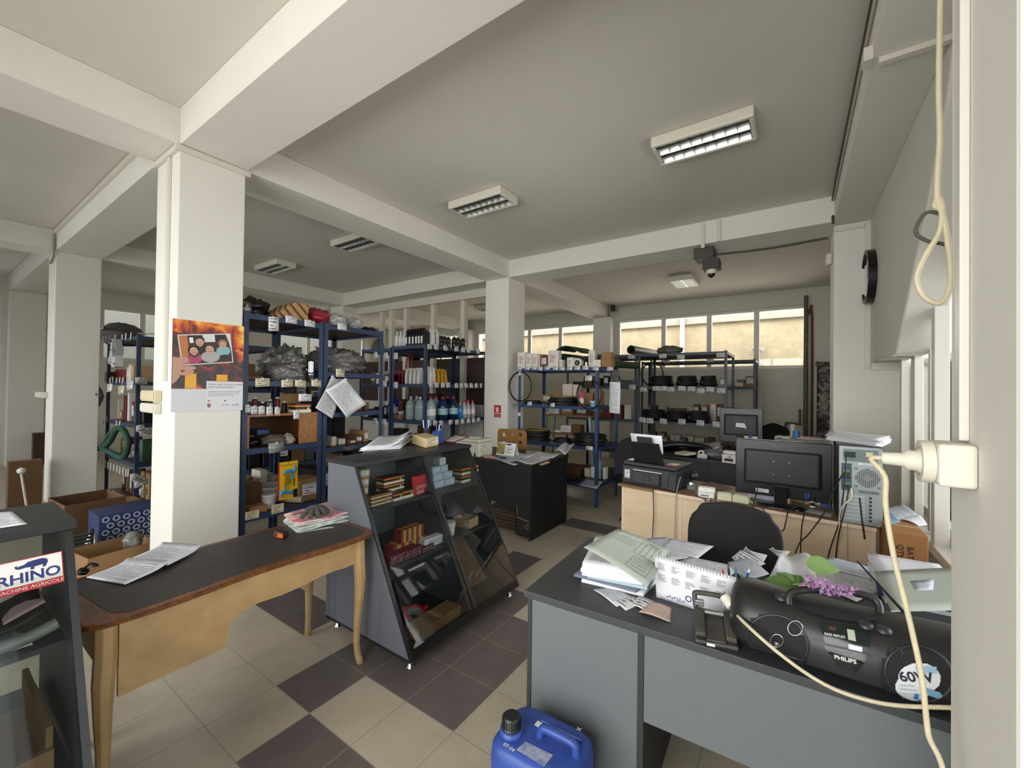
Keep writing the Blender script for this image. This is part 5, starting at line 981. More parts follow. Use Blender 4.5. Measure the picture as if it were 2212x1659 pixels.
fill('bottle rack','y',4.1,-4.85,-4.3,.5,6,.3,(.1,.25),92,(BLACK,mat('slate_box','#3d4248',.5)),'lowest'); fill('back-to-back rack','y',4.12,-5.58,-5.1,1.64,4,.3,(.12,.25),93,(mat('green_box','#3e5a45',.5),BLACK,FB[0]),'second'); fill('back-to-back rack','y',4.1,-5.58,-5.1,1.12,4,.3,(.1,.3),94,(BLACK,KRAFTD),'third')
fill('bottle rack front','x',-4.25,4.2,5.3,.5,8,.3,(.08,.16),95,(BLACK,DARK,mat('slate_box','#3d4248',.5)),'lowest')
tags('along the top edge of the bottle rack','bottle rack top tags','x',xb,[(928,749),(942,750),(962,752),(986,754),(1000,756),(1012,757),(1033,759)],.085,.07)
tags('along the second shelf edge of the bottle rack','bottle rack second tags','x',xb,[(931,831),(943,832),(957,832),(968,832),(986,833),(997,833),(1007,833),(1018,833),(1029,833),(1040,833)],.08,.07)
tags('along the third shelf edge of the bottle rack','bottle rack third tags','x',xb,[(927,915),(940,914),(953,914),(973,912),(987,912),(999,910),(1012,909),(1023,908),(1034,907)],.08,.07)
tags('at the end face of the bottle rack','bottle rack end tags','y',ye,[(855,832),(831,829),(811,910),(830,912),(812,767),(834,768),(855,769)],.09,.09)
q=Y(823,738,4.3); t=thing('bell_lamp','dark bell-shaped cover on top of the back-to-back rack','cover',(q.x,4.25,2.17)); MB().lathe([(.11,0),(.11,.02),(.09,.1),(.05,.17),(.02,.19),(.02,.24)],(q.x,4.25,2.171),22).build('bell',mat('dark_bell','#4b4842',.5),t); MB().lathe([(.024,.2405),(.024,.27)],(q.x,4.25,2.171),12).build('knob',BLACK,t)
# ------------------------------------------------------------------ slanted glass display cases
LAM=mat('grey_laminate','#5c5f66',.5,nz=(60,.08)); EDGE=mat('black_edging','#191a1b',.45); LAMD=mat('dark_grey_laminate','#3a3c3f',.5,nz=(60,.1))
def display_case(label,y0,y1,xb,xt,xf_,zt,z0,shelves,divs,back=True):
    """xb back, xt top front, xf_ bottom front: the glass leans between the last two"""
    t=thing('display_case',label,'display case',((xb+xf_)/2,(y0+y1)/2,0)); sl=(xf_-xt)/(zt-z0); gx=lambda z: xt+(zt-z)*sl
    for a,b in ((y0,y0+.018),(y1-.018,y1)):
        MB().prism([(xb,a,z0),(xf_-.006,a,z0),(xt-.006,a,zt),(xb,a,zt)],(0,b-a,0)).build('side_panel',LAM,t)
        MB().prism([(xf_-.006,a-.001,z0),(xf_+.006,a-.001,z0),(xt+.006,a-.001,zt),(xt-.006,a-.001,zt)],(0,b-a+.002,0)).box((xb,a-.001,z0-.016),(xf_,b+.001,z0)).build('edge_strip',EDGE,t)
    MB().box((xb-.01,y0-.012,zt+.0005),(xt+.02,y1+.012,zt+.026)).build('top_board',EDGE,t,bevel=.003)
    MB().box((xb,y0+.0185,z0),(xf_-.02,y1-.0185,z0+.02)).build('base_board',LAMD,t)
    MB().box((xf_-.019,y0+.0185,z0-.012),(xf_-.001,y1-.0185,z0+.045)).build('plinth',EDGE,t)
    MB().box((xb,y0+.0185,z0+.0205),(xb+.006,y1-.0185,zt)).build('back_panel',LAM if back else CASEGLASS,t)
    ys=[y0+.018]+divs+[y1-.018]
    for d in divs:
        MB().prism([(xb+.007,d-.008,z0+.021),(gx(z0+.021)-.03,d-.008,z0+.021),(gx(zt)-.02,d-.008,zt-.001),(xb+.007,d-.008,zt-.001)],(0,.016,0)).build('divider',LAM,t)
        MB().prism([(xf_-.01,d-.009,z0+.05),(xf_+.008,d-.009,z0+.05),(xt+.008,d-.009,zt),(xt-.01,d-.009,zt)],(0,.018,0)).build('divider_edge',EDGE,t)
    for i in range(len(ys)-1):
        for s in shelves[i]:
            MB().box((xb+.0065,ys[i]+.009,s-.018),(gx(s)-.03,ys[i+1]-.009,s)).build('shelf_board',LAMD,t)
        MB().prism([(xf_-.0045,ys[i]+.012,z0+.05),(xf_+.0,ys[i]+.012,z0+.05),(xt+.0,ys[i]+.012,zt),(xt-.0045,ys[i]+.012,zt)],(0,ys[i+1]-ys[i]-.024,0)).build('glass_pane',CASEGLASS,t)
    for yy in (y0+.05,y1-.05):
        for xx in (xb+.06,xf_-.05): MB().lathe([(.022,0),(.022,.006),(.014,.012),(.014,.064)],(xx,yy,0),14).build('foot',CHROME,t)
    return t,gx
zt=1.093
s1=Y(808,1112,1.6).z; s2=Y(842,1245,1.6).z
case,gx=display_case('grey glass-fronted display case with slanting panes at the table end',1.6,2.70,-2.565,-2.275,-1.753,zt,.08,[[s2,s1],[s2+.02,s1-.01]],[2.17])
z0=.10
# first bay, upper shelf
def gbox(u0,v0,u1,v1,off,z): # y range and top, measured on an upright plane just behind the glass at shelf height z
    x=gx(z)-off; a=X(u0,(v0+v1)/2,x); b=X(u1,(v0+v1)/2,x); return x,min(a.y,b.y),max(a.y,b.y),X((u0+u1)/2,v0,x).z
fb=[(801,1066,848,1110,.07,3),(850,1079,869,1104,.075,1),(871,1073,892,1098,.07,2)]
x_,a_,b_,h_=gbox(802,1066,848,1108,.09,s1); n_=0
W9=['lowest','second','third','topmost']
for i in range(3): flagbox('%s of three long banded lamp boxes stacked at the left pane'%('lowest','middle','topmost')[i],(x_-.07,a_,s1+.001+i*(h_-s1)/3),(x_,b_,s1+.0005+(i+1)*(h_-s1)/3-.001),'banded lamp boxes in the case')
x2,a2,b2,h2=gbox(850,1079,870,1104,.075,s1); flagbox('small banded lamp box between the two banded stacks',(x2-.07,a2,s1+.001),(x2,b2,s1+.052),'banded lamp boxes in the case')
x3,a3,b3,h3=gbox(871,1073,893,1098,.075,s1); flagbox('small banded lamp box at the foot of the red pouch',(x3-.07,a3,s1+.001),(x3,b3,s1+.056),'banded lamp boxes in the case')
for i in range(3): flagbox('%s banded lamp box piled behind the small ones'%('lowest','middle','topmost')[i],(x3-.16,a2-.02,s1+.001+.05*i),(x3-.075,b3-.02,s1+.05+.05*i),'banded lamp boxes in the case')
P=[X(u,v,gx(s1)-.10) for u,v in ((891,1082),(927,1070),(921,1022),(887,1030))]; t=thing('red_pouch','red paper pouch with white lettering leaning in the display case','pouch',((P[0]+P[1])/2)[:]); MB().sheet(*P,6,6,lift=lambda a,b:.006*math.sin(a*PI),t=.012).build('pouch',mat('red_pouch','#c02127',.5),t)
text('CROSS',t,P[0]+(P[1]-P[0])*.12+(P[3]-P[0])*.45+V((.022,0,0)),(P[1]-P[0]),(P[3]-P[0]),.036,WHITE); text('BIKE',t,P[0]+(P[1]-P[0])*.16+(P[3]-P[0])*.25+V((.022,0,0)),(P[1]-P[0]),(P[3]-P[0]),.036,WHITE)
for i in range(4): carton('kraft_pack','%s small kraft pack stacked by the end panel of the display case'%('lowest','second','third','topmost')[i],'pack',(-2.42,1.64+.004*i,s1+.001+.058*i),(-2.3,1.72+.004*i,s1+.057+.058*i),KRAFTL,'kraft packs in the display case','x')
# middle shelf: spark plug boxes and bundles
STR=mat('red_yellow_stripe','#8d2b2f',.5); 
def striped_pack(label,lo,hi):
    t=thing('striped_pack',label,'pack',((lo[0]+hi[0])/2,(lo[1]+hi[1])/2,lo[2]),group='striped packs in the display case'); mb=MB(); n=9; dy=(hi[1]-lo[1])/n
    for i in range(n): mb.box((lo[0],lo[1]+i*dy,lo[2]),(hi[0],lo[1]+(i+1)*dy,hi[2]),i%2)
    mb.build('striped_carton',[STR,mat('stripe_yellow','#b39a4a',.5)],t); return t
x_,a_,b_,h_=gbox(866,1125,915,1160,.14,s2); striped_pack('upper red and yellow striped pack in the display case',(x_-.07,a_,s2+.0735),(x_,b_,s2+.155)); striped_pack('lower red and yellow striped pack under the upper one in the case',(x_-.09,a_-.06,s2+.001),(x_+.0,b_+.03,s2+.073))
x_,a_,b_,h_=gbox(905,1165,962,1208,.08,s2); carton('plug_box','long white and blue printed box on the middle case shelf','box',(x_-.06,a_+.05,s2+.001),(x_,b_,s2+.062),WHITE,face='x',SM=printed('blue_box_print','#d8dae0','#23307d',4,.6,.05))
BR=mat('red_brush','#7c2a36',.6); 
def bundle(label,u0,v0,u1,v1,off,n):
    x,a,b,h=gbox(u0,v0,u1,v1,off,s2); t=thing('rod_bundle',label,'rods',(x-.06,(a+b)/2,s2),group='rod bundles in the display case'); h=min(h,s2+.085); mb=MB(); en=MB(); k=max(3,int((b-a)/.011)); m_=max(3,int((h-s2)/.011)); rr=random.Random(n)
    for i in range(k):
        for j in range(m_):
            yy=a+(i+.5)*(b-a)/k+(j%2)*.004; zz=s2+.006+j*.0105; e_=rr.uniform(0,.014); mb.cyl((x-.13,yy,zz),(x-e_,yy,zz),.005,n=7); en.cyl((x-e_+.0002,yy,zz),(x-e_+.0012,yy,zz),.0032,n=7)
    mb.build('rod_bundle_pattern',BR,t); en.build('rod_tip_pattern',mat('rod_tip','#b9a0a2',.5),t)
bundle('red rods in clear film at the end of the middle case shelf',845,1196,874,1228,.06,1); bundle('thick bundle of red rods in the middle of the case shelf',876,1185,912,1228,.05,2); bundle('short bundle of red rods beside the white and blue box',914,1180,941,1212,.05,3)
# bottom of first bay
x_=gx(z0)-.25; q=X(884,1285,x_); q.y=1.86; t=thing('tape_roll','roll of red tape standing in the display case','tape',(x_,q.y,z0)); MB().pipe((x_,q.y,z0+.001),(x_+.02,q.y,z0+.058),.07,.05,28,0,1).build('tape_body',[RED,mat('tape_core','#8f8b86',.6)],t); MB().box((x_+.03,q.y+.06,z0+.05),(x_+.034,q.y+.1,z0+.075)).build('tape_end',RED,t)
a=X(890,1355,gx(z0)-.1); b=X(985,1335,gx(z0)-.1); t=thing('kraft_box','shut kraft box lying on the floor of the display case','box',(gx(z0)-.2,(a.y+b.y)/2,z0)); MB().box((gx(z0)-.165,a.y,z0+.001),(gx(z0)-.04,b.y-.02,z0+.068)).build('body',KRAFT,t,bevel=.003); MB().box((gx(z0)-.165,(a.y+b.y)/2-.02,z0+.0685),(gx(z0)-.04,(a.y+b.y)/2+.01,z0+.0695)).build('tape_strip',KRAFTL,t)
flatpaper('white card lying at the front of the display case floor',z0+.002,((873,1365),(885,1376),(916,1356),(902,1350)),TAGM,'price_card','card'); 
x_=gx(z0)-.13; q=X(862,1330,x_); t=thing('chain_pack','pack of green and black chain links by the case end panel','chain',(x_,1.67,z0)); MB().sheet((x_,1.645,z0+.001),(x_+.03,1.7,z0+.001),(x_-.12,1.7,z0+.16),(x_-.15,1.645,z0+.16),4,8,t=.008).build('chain_links',mat('chain_green','#6f7d62',.4,nz=(60,.95),hex2='#14160f'),t); MB().box((x_-.16,1.65,z0+.16),(x_-.12,1.7,z0+.2)).build('header_card',BLACK,t)
# second bay
sB=s1-.01; rr=random.Random(4); LB=printed('pale_blue_print','#c8d0d8','#5b7fa8',5,.5,.02); PBX=mat('pale_blue_box','#a9b8c6',.5)
for r_,(n_,u0,u1) in enumerate(((2,936,983),(2,936,978),(2,934,968))):
    x_=gx(sB)-.13; a=X(u0,1040,x_).y; b=X(u1,1040,x_).y
    for i in range(n_):
        w9=(b-a)/n_; carton('plug_box','%s pale blue spark plug box, %s layer in the display case'%(ORD[i],('bottom','middle','top')[r_]),'box',(x_-.12,a+w9*i+.001,sB+.001+.057*r_),(x_,a+w9*(i+1)-.001,sB+.057+.057*r_),PBX,'pale blue boxes in the display case','x',SM=LB)
x_=gx(sB)-.12; a=X(954,1010,x_).y; carton('white_box','little white box topping the pale blue boxes','box',(x_-.1,a,sB+.173),(x_-.02,a+.07,sB+.228),WHITE,face='x')
x_=gx(sB)-.1; a=X(997,1030,x_).y; b=X(1033,1030,x_).y
for i in range(2): flagbox('%s banded lamp box beside the pale blue boxes'%('lower','upper')[i],(x_-.09,a,sB+.001+.062*i),(x_,b,sB+.061+.062*i),'banded lamp boxes, second bay')
sC=s2+.02; x_=gx(sC)-.16
q=X(978,1150,gx(sC)-.07); t=thing('white_pot','white plastic pot on the middle shelf of the second case bay','pot',(gx(sC)-.1,q.y,sC)); MB().lathe([(.032,.001),(.042,.09)],(gx(sC)-.1,q.y,sC),20).build('pot_body',WHITE,t); MB().lathe([(.044,.0905),(.044,.098)],(gx(sC)-.1,q.y,sC),20).build('rim',WP,t)
q=X(1014,1145,gx(sC)-.1); openbox('open kraft tray with white labels in the second case bay',(gx(sC)-.14,q.y,sC+.001),.15,.13,.07,6,KRAFTL,flaps=(0,0))
q=X(1056,1135,gx(sC)-.1); t=thing('parts_bag','small bag of grey and red parts at the end of the middle case shelf','bag',(gx(sC)-.12,q.y,sC)); MB().blob((gx(sC)-.14,q.y+.0,sC+.001),(.12,.11,.07),95,.3,3).build('bag_body',mat('parts_bag','#6d7068',.4,nz=(18,.9),hex2='#a32a30'),t); MB().box((gx(sC)-.085,q.y-.02,sC+.01),(gx(sC)-.083,q.y+.01,sC+.05)).build('label',WHITE,t)
q=X(985,1115,gx(sC)-.2); t=thing('parts_heap','heap of dark red and navy parts at the back of the second case bay','parts',(gx(sC)-.3,q.y+.04,sC)); MB().blob((gx(sC)-.32,q.y+.05,sC+.001),(.2,.24,.16),97,.4,3,ridge=.2).build('heap',mat('red_navy_parts','#3a2430',.5,nz=(14,.9),hex2='#252c4a'),t)
a_,b_=2.2,2.6; t=thing('leaning_board','brown board leaning inside the second case bay','board',(-2.2,2.42,z0)); MB().hexa([(-2.0,a_+.02,z0+.002),(-2.0,b_,z0+.002),(-1.985,b_,z0+.006),(-1.985,a_+.02,z0+.006),(-2.3,a_+.02,z0+.33),(-2.3,b_,z0+.33),(-2.285,b_,z0+.335),(-2.285,a_+.02,z0+.335)]).build('board',wood('brown_board','#7a6047','#63503c'),t)
# on the case top
zt2=zt+.027
def pile(label,z,corner,n,M,seed,name='paper_stack',cat='papers',h=.004,jit=.02,curl=.02):
    """loose stack of sheets: every few sheets one slab, each turned a little"""
    P=[Z(u,v,z) for u,v in corner]; ctr=sum(P,V())/4; t=thing(name,label,cat,(ctr.x,ctr.y,z)); rr=random.Random(seed)
    for k in range(n):
        R=Matrix.Translation(ctr)@rz(rr.uniform(-jit,jit)*200)@Matrix.Translation(-ctr); off=V((rr.uniform(-jit,jit)*.5,rr.uniform(-jit,jit)*.5,.0005+k*h)); Q=[R@p+off for p in P]; ph=rr.uniform(0,6)
        MB().sheet(*Q,8,6,lift=lambda a,b,k=k,ph=ph:(curl*k/n*(max(0,a-.55)**1.5*3+max(0,.3-b)**2*2*math.sin(ph))),t=h*.6).build('sheets',M if k==n-1 else PAPER,t)
    return t
pile('curling stack of white papers on the slanted display case',zt2,((780,975),(868,969),(892,946),(822,948)),5,TEXT,3,h=.006,curl=.09)
flatpaper('small dark folder at the end of the display case top',zt2+.001,((738,969),(752,975),(781,969),(766,963)),BLACK,'folder','folder',t=.006)
q=Z(917,958,zt2); 
def zbox(name,label,cat,px,z,h,M,rot=None,sticker=False,bev=.003):
    """upright block whose bottom corners are given where they are seen on the surface z"""
    P=[Z(u,v,z+.0008) for u,v in px]; t=thing(name,label,cat,(sum(P,V())/len(P))[:]); MB().prism(P,(0,0,h)).build('body',M,t,bevel=bev,seg=1); return t,P
t,P=zbox('card_box','beige card box of receipts on the display case','box',((890,958),(919,968),(947,962),(921,953)),zt2,.075,mat('beige_box','#c3ac80',.7)); MB().hexa([P[1]+V((.0008,.002,.02)),P[2]+V((.0008,-.002,.02)),P[2]+V((.0004,-.002,.02)),P[1]+V((.0004,.002,.02)),P[1]+V((.0008,.002,.065)),P[2]+V((.0008,-.002,.065)),P[2]+V((.0004,-.002,.065)),P[1]+V((.0004,.002,.065))]).build('printed_end',TAGB,t)
t,P=zbox('desk_organizer','blue mesh pen organizer on the display case','organizer',((933,957),(947,960),(959,956),(944,952)),zt2,.1,mat('blue_mesh','#2b4a8c',.4,bump=(200,.3)))
c=sum(P,V())/4
for i,(dx,dy,M) in enumerate(((.0,.01,WHITE),(.01,-.02,mat('pen_blue','#2a4fb0',.3)),(-.015,.0,RED),(.02,.015,mat('pen_blue','#2a4fb0',.3)))):
    p=thing('pen','%s pen in the blue mesh organizer'%ORD[i],'pen',c+V((dx,dy,.1)),group='pens in the organizer'); MB().cyl(c+V((dx,dy,.102)),c+V((dx*1.6,dy*1.8,.155)),.0045,n=8).build('barrel',M,p); MB().cyl(c+V((dx*1.6,dy*1.8,.1552)),c+V((dx*1.65,dy*1.9,.166)),.0047,.003,n=8).build('cap',BLACK,p)
q=Z(921,950,zt2); t=thing('pen_cup','black pen cup behind the beige card box','cup',q); MB().pipe(q+V((0,0,.0008)),q+V((0,0,.11)),.035,.031,20).build('cup_body',BLACK,t); MB().cyl(q+V((0,0,.001)),q+V((0,0,.004)),.031,n=20).build('cup_base',BLACK,t)
for i,(dx,dy,M) in enumerate(((-.015,-.01,WHITE),(.01,.0,STEEL),(.0,.015,PAPER),(.015,-.01,mat('pen_blue','#2a4fb0',.3)))):
    p=thing('pen','%s pen in the black cup'%ORD[i],'pen',q+V((dx,dy,.08)),group='pens in the black cup'); MB().cyl(q+V((dx*.9,dy*.9,.006)),q+V((dx*1.7,dy*1.7,.17)),.0045,n=8).build('barrel',M,p); MB().cyl(q+V((dx*1.7,dy*1.7,.1702)),q+V((dx*1.75,dy*1.75,.18)),.005,.003,n=8).build('cap',M,p)
flatpaper('dark red folder with white sheet at the far end of the case top',zt2+.001,((955,955),(976,958),(1014,944),(985,939)),mat('dark_red_folder','#7b2430',.5),'folder','folder',t=.008); flatpaper('white sheet on the dark red folder',zt2+.011,((960,952),(978,954),(1008,944),(985,941)),TEXT)
# ------------------------------------------------------------------ near case at the photograph's edge
n0=.335
case2,gx2=display_case('nearer slanted glass case with the rhino sticker on its pane',-1.1,n0,-2.46,-2.075,-1.555,zt,.08,[[.42,.77]],[],False)
sl2=(1.555-2.075)/(zt-.08)
def onglass(u,v,off=.002):
    n_=V((1,0,.5134)).normalized(); p0=V((-2.075,0,zt))+n_*off; d=ray(u,v); return O+d*((p0-O).dot(n_)/d.dot(n_))
A,B_,C_,D=[onglass(u,v) for u,v in ((-42,1250),(140,1292-42),(133,1188),(-45,1240))]
B0=onglass(139,1256); T0=onglass(133,1190); hy=(B0-T0).length; ux=V((0,1,0)); uy=(T0-B0); uy=(uy-ux*uy.dot(ux)).normalized(); Lw=hy*1.5; BL=B0-ux*Lw; nn_=V((1,0,.5134)).normalized()
t=thing('rhino_sticker','white sticker of a blue rhinoceros with red band on the glass','sticker',((B0+BL)/2)[:])
def sp(a,b,k=0): return BL+ux*(Lw*a)+uy*(hy*b)+nn_*(.0004*k)
def srect(a0,b0,a1,b1,k,M,nm): MB().prism([sp(a0,b0,k),sp(a1,b0,k),sp(a1,b1,k),sp(a0,b1,k)],nn_*.0004).build(nm,M,t)
srect(0,0,1,1,0,RED,'red_border'); srect(.015,.2,.985,.975,1,mat('sticker_white','#dcdad3',.4),'white_field')
text('RHINO',t,sp(.07,.29,2.2),ux,uy,hy*.42,NAVY,ext=.0003,bold=.025); text('MACHINE AGRICOLE',t,sp(.05,.055,1.2),ux,uy,hy*.15,mat('sticker_white','#dcdad3',.4),ext=.0003)
rh=[(a*1.15-.17,b) for a,b in [(.42,.80),(.46,.84),(.45,.78),(.49,.80),(.54,.82),(.58,.88),(.66,.9),(.76,.91),(.82,.86),(.83,.76),(.81,.70),(.80,.63),(.755,.63),(.765,.71),(.70,.70),(.66,.69),(.655,.62),(.61,.62),(.615,.7),(.56,.72),(.49,.70),(.44,.72)]]
MB().prism([sp(a,b,2) for a,b in rh],nn_*.0004).build('rhinoceros_print',NAVY,t)
zc=zt+.027; flatpaper('white note sheet lying on the nearer glass case',zc+.0005,((-60,1150),(58,1132),(25,1105),(-70,1112)),HAND)
def gz(u,v,z): return Z(u,v,z)
t=thing('leaflet_heap','heap of pale leaflets on the upper shelf of the nearer case','papers',(-2.1,.1,.77))
for k in range(4): MB().sheet((-2.02+.01*k,-.25+.03*k,.772+.006*k),(-1.98,.24-.04*k,.772+.006*k),(-2.3,.26-.03*k,.775+.006*k),(-2.3,-.2,.775+.006*k),8,6,lift=lambda a,b,k=k:.02*math.sin(a*4+k)*b,t=.002).build('sheets',(TEXT,mat('leaflet_blue','#9fb0bf',.5),PAPER,NEWS)[k],t)
t=thing('sun_visor','black and pink folded leather piece on the leaflets','leather piece',(-2.12,.14,.8)); MB().sheet((-2.06,.05,.806),(-2.03,.27,.806),(-2.2,.27,.85),(-2.2,.04,.84),8,6,lift=lambda a,b:.045*(2*a-1)**2,t=.006).build('leather_flap',mat('black_leather','#2a2422',.5,nz=(5,.4)),t); MB().sheet((-2.075,.19,.825),(-2.05,.275,.87),(-2.18,.275,.88),(-2.18,.19,.84),5,5,t=.004).build('pink_lining',mat('pink_lining','#b99a98',.7),t)
t=thing('plastic_sheet_roll','grey plastic sheet rolled along the front of the upper case shelf','sheet roll',(-1.98,.1,.78)); MB().tube([(-1.98,-.4,.79),(-1.97,0,.792),(-1.965,.2,.80),(-1.97,.29,.82)],.018,10).build('rolled_sheet',mat('grey_plastic_sheet','#8c9189',.4,nz=(6,.4)),t)
t=thing('wood_tray','brown wooden tray on the middle shelf of the nearer case','tray',(-1.95,.05,.421)); w8=wood('tray_wood','#8a6a45','#6f5436')
MB().box((-2.3,-.5,.421),(-1.83,.27,.432)).build('tray_base',w8,t); MB().box((-1.85,-.5,.4325),(-1.83,.27,.5)).build('tray_front',w8,t); MB().box((-2.3,.255,.4325),(-1.851,.27,.56)).build('tray_end',w8,t)
t=thing('brochure','white brochure standing at the front of the nearer case floor','brochure',(-1.7,.25,.102)); MB().hexa([(-1.73,.17,.102),(-1.69,.3,.102),(-1.70,.3,.102),(-1.74,.17,.102),(-1.80,.17,.30),(-1.76,.3,.30),(-1.77,.3,.30),(-1.81,.17,.30)]).build('brochure_sheets',TEXT,t)
t=thing('magazine_heap','grey magazines lying on the floor of the nearer case','magazines',(-1.85,0,.102))
for k in range(3): MB().sheet((-1.75+.01*k,-.35,.103+.02*k),(-1.72,.12-.03*k,.103+.02*k),(-2.05,.14,.106+.02*k),(-2.05,-.3,.106+.02*k),5,5,t=.014).build('magazine',NEWS,t)
# ------------------------------------------------------------------ wooden table
TW=wood('table_birch','#a88c62','#94774f',(.9,6,6),.4,1.6); TE=wood('table_edge','#7d4d24','#3f2412',(3,20,20),.35,3); ytL,ytR=.362,1.588; xtB,xtF=-2.60,-2.035
t=table=thing('wooden_table','old pale wooden table with curved legs and a worn black leather top','table',(-2.32,.97,0))
def outline(o):  # tabletop outline with softly rounded, slightly waved front
    P=[]; n=26
    for i in range(n+1): s=i/n; P.append((xtF+o+.012*math.sin(s*PI*3),ytL-o+(ytR-ytL+2*o)*s))
    P[0]=(P[0][0]-.03,P[0][1]); P[-1]=(P[-1][0]-.03,P[-1][1]); P.append((xtB-o+.03,ytR+o)); P.append((xtB-o,ytR+o-.03)); P.append((xtB-o,ytL-o+.03)); P.append((xtB-o+.03,ytL-o)); return P
m_=MB(); prof=((.715,-.012),(.722,0),(.728,.002),(.733,-.004),(.737,0),(.741,-.006)); rings=[[(x,y,z) for x,y in outline(o)] for z,o in prof]; k=len(rings[0])
for a in range(len(rings)-1): m_.add(rings[a]+rings[a+1],[(i,(i+1)%k,k+(i+1)%k,k+i) for i in range(k)],0,True)
m_.add(rings[-1],[tuple(range(k))],0); m_.add(rings[0],[tuple(range(k))[::-1]],0); m_.build('tabletop',TE,t)
lm=[(x,y) for x,y in outline(-.035)]; MB().prism([(x,y+(.05 if y<.5 and x>-2.3 else 0),.7412) for x,y in lm],(0,0,.0012)).build('leather_top',mat('worn_black_leather','#242220',.5,nz=(4,.4),hex2='#3a342f',bump=(40,.08)),t)
fx=-2.085; pr=[(1.475,.712),(1.475,.588),(1.40,.584),(1.34,.590),(1.26,.590),(1.17,.578),(1.06,.573),(.95,.580),(.875,.572),(.838,.545),(.822,.50),(.818,.445),(.79,.44),(.463,.436),(.463,.712)]
MB().prism([(fx,y,z) for y,z in pr],(.02,0,0)).build('front_apron',TW,t); MB().prism([(-2.565,y,z) for y,z in [(1.475,.712),(1.475,.60),(.463,.60),(.463,.712)]],(.02,0,0)).build('back_apron',TW,t)
for yy in (.40,1.50): MB().box((-2.525,yy,.59),(-2.11,yy+.02,.712)).build('end_apron',TW,t)
def leg(x,y,sx,sy):
    sec=[(.714,.032,0,0),(.6,.033,.004,0),(.5,.031,.010,.006),(.38,.026,.008,.005),(.25,.021,.0,.0),(.12,.018,-.004,-.002),(.05,.019,.004,.002),(.022,.022,.012,.008),(.0,.018,.016,.010)]
    vs=[];fs=[]
    for z,r,ox,oy in sec:
        for a in range(8):
            q=PI/4*a+PI/8; rr_=r*1.06; vs.append((x+sx*ox+rr_*math.cos(q),y+sy*oy+rr_*math.sin(q),z))
    for j in range(len(sec)-1):
        for a in range(8): fs.append((j*8+a,(j+1)*8+a,(j+1)*8+(a+1)%8,j*8+(a+1)%8))
    m_=MB(); m_.add(vs,fs,0,False); m_.add(vs[:8],[tuple(range(8))],0); m_.add(vs[-8:],[tuple(range(8))[::-1]],0); m_.build('leg',TW,t,bevel=.003)
leg(-2.085,1.5,1,1); leg(-2.555,1.475,-1,1); leg(-2.085,.43,1,-1); leg(-2.555,.43,-1,-1)
zT=.7428
# open notebook
P=[Z(u,v,zT+.001) for u,v in ((187,1250),(270,1265),(362,1229),(276,1221))]; Q=[Z(u,v,zT+.001) for u,v in ((276,1221),(362,1229),(433,1188),(352,1182))]
t=thing('notebook','open handwritten notebook lying on the wooden table','notebook',(sum(P+Q,V())/8)[:])
MB().sheet(*P,10,8,lift=lambda a,b:.004+.018*b*b*math.exp(-(1-b)*6)+.01*b,t=.004).build('left_pages',HAND,t); MB().sheet(*Q,10,8,lift=lambda a,b:.016-.012*b+.03*max(0,b-.6)**2*3,t=.010).build('right_pages',HAND,t)
P=[Z(u,v,zT) for u,v in ((168,1250),(185,1252),(190,1232),(172,1232))]; t=thing('metal_clamp','small black metal clamp at the inner table corner','clamp',(sum(P,V())/4)[:]); c=sum(P,V())/4
MB().blob(c+V((0,0,.0008)),(.05,.035,.03),61,.4,4,ridge=.3).build('clamp_body',mat('black_metal','#1b1b1c',.3,.6),t); MB().tube([c+V((.01,0,.028)),c+V((.03,.02,.05)),c+V((.02,.045,.03)),c+V((-.02,.035,.02))],.005,8).build('clamp_lever',mat('black_metal','#1b1b1c',.3,.6),t)
t,P=zbox('tape_measure','orange and black tape measure on the table','tape measure',((592,1161),(611,1164),(625,1158),(606,1155)),zT,.03,mat('black_grip','#19191a',.5),bev=.006); cc=(P[0]+P[1])/2; MB().hexa([P[0]+V((.0025,.002,.003)),P[1]+V((.0025,-.002,.003)),P[1]+V((.001,-.002,.003)),P[0]+V((.001,.002,.003)),P[0]+V((.0025,.002,.026)),P[1]+V((.0025,-.002,.026)),P[1]+V((.001,-.002,.026)),P[0]+V((.001,.002,.026))]).build('orange_face',mat('orange_plastic','#d2632a',.4),t); MB().prism([P[0]+V((.004,.004,.0302)),P[1]+V((.004,-.004,.0302)),P[1]+V((-.012,-.004,.0302)),P[0]+V((-.012,.004,.0302))],(0,0,.0015)).build('orange_stripe',mat('orange_plastic','#d2632a',.4),t)
BAGR=mat('red_white_bag','#d8cfc9',.45,nz=(9,.9),hex2='#b5323e'); BAGW=mat('white_green_bag','#d4d5d0',.45,nz=(16,.9),hex2='#7c8f7a')
base=((612,1128),(640,1151),(762,1123),(735,1093)); Pb=[Z(u,v,zT) for u,v in base]; c=sum(Pb,V())/4; 
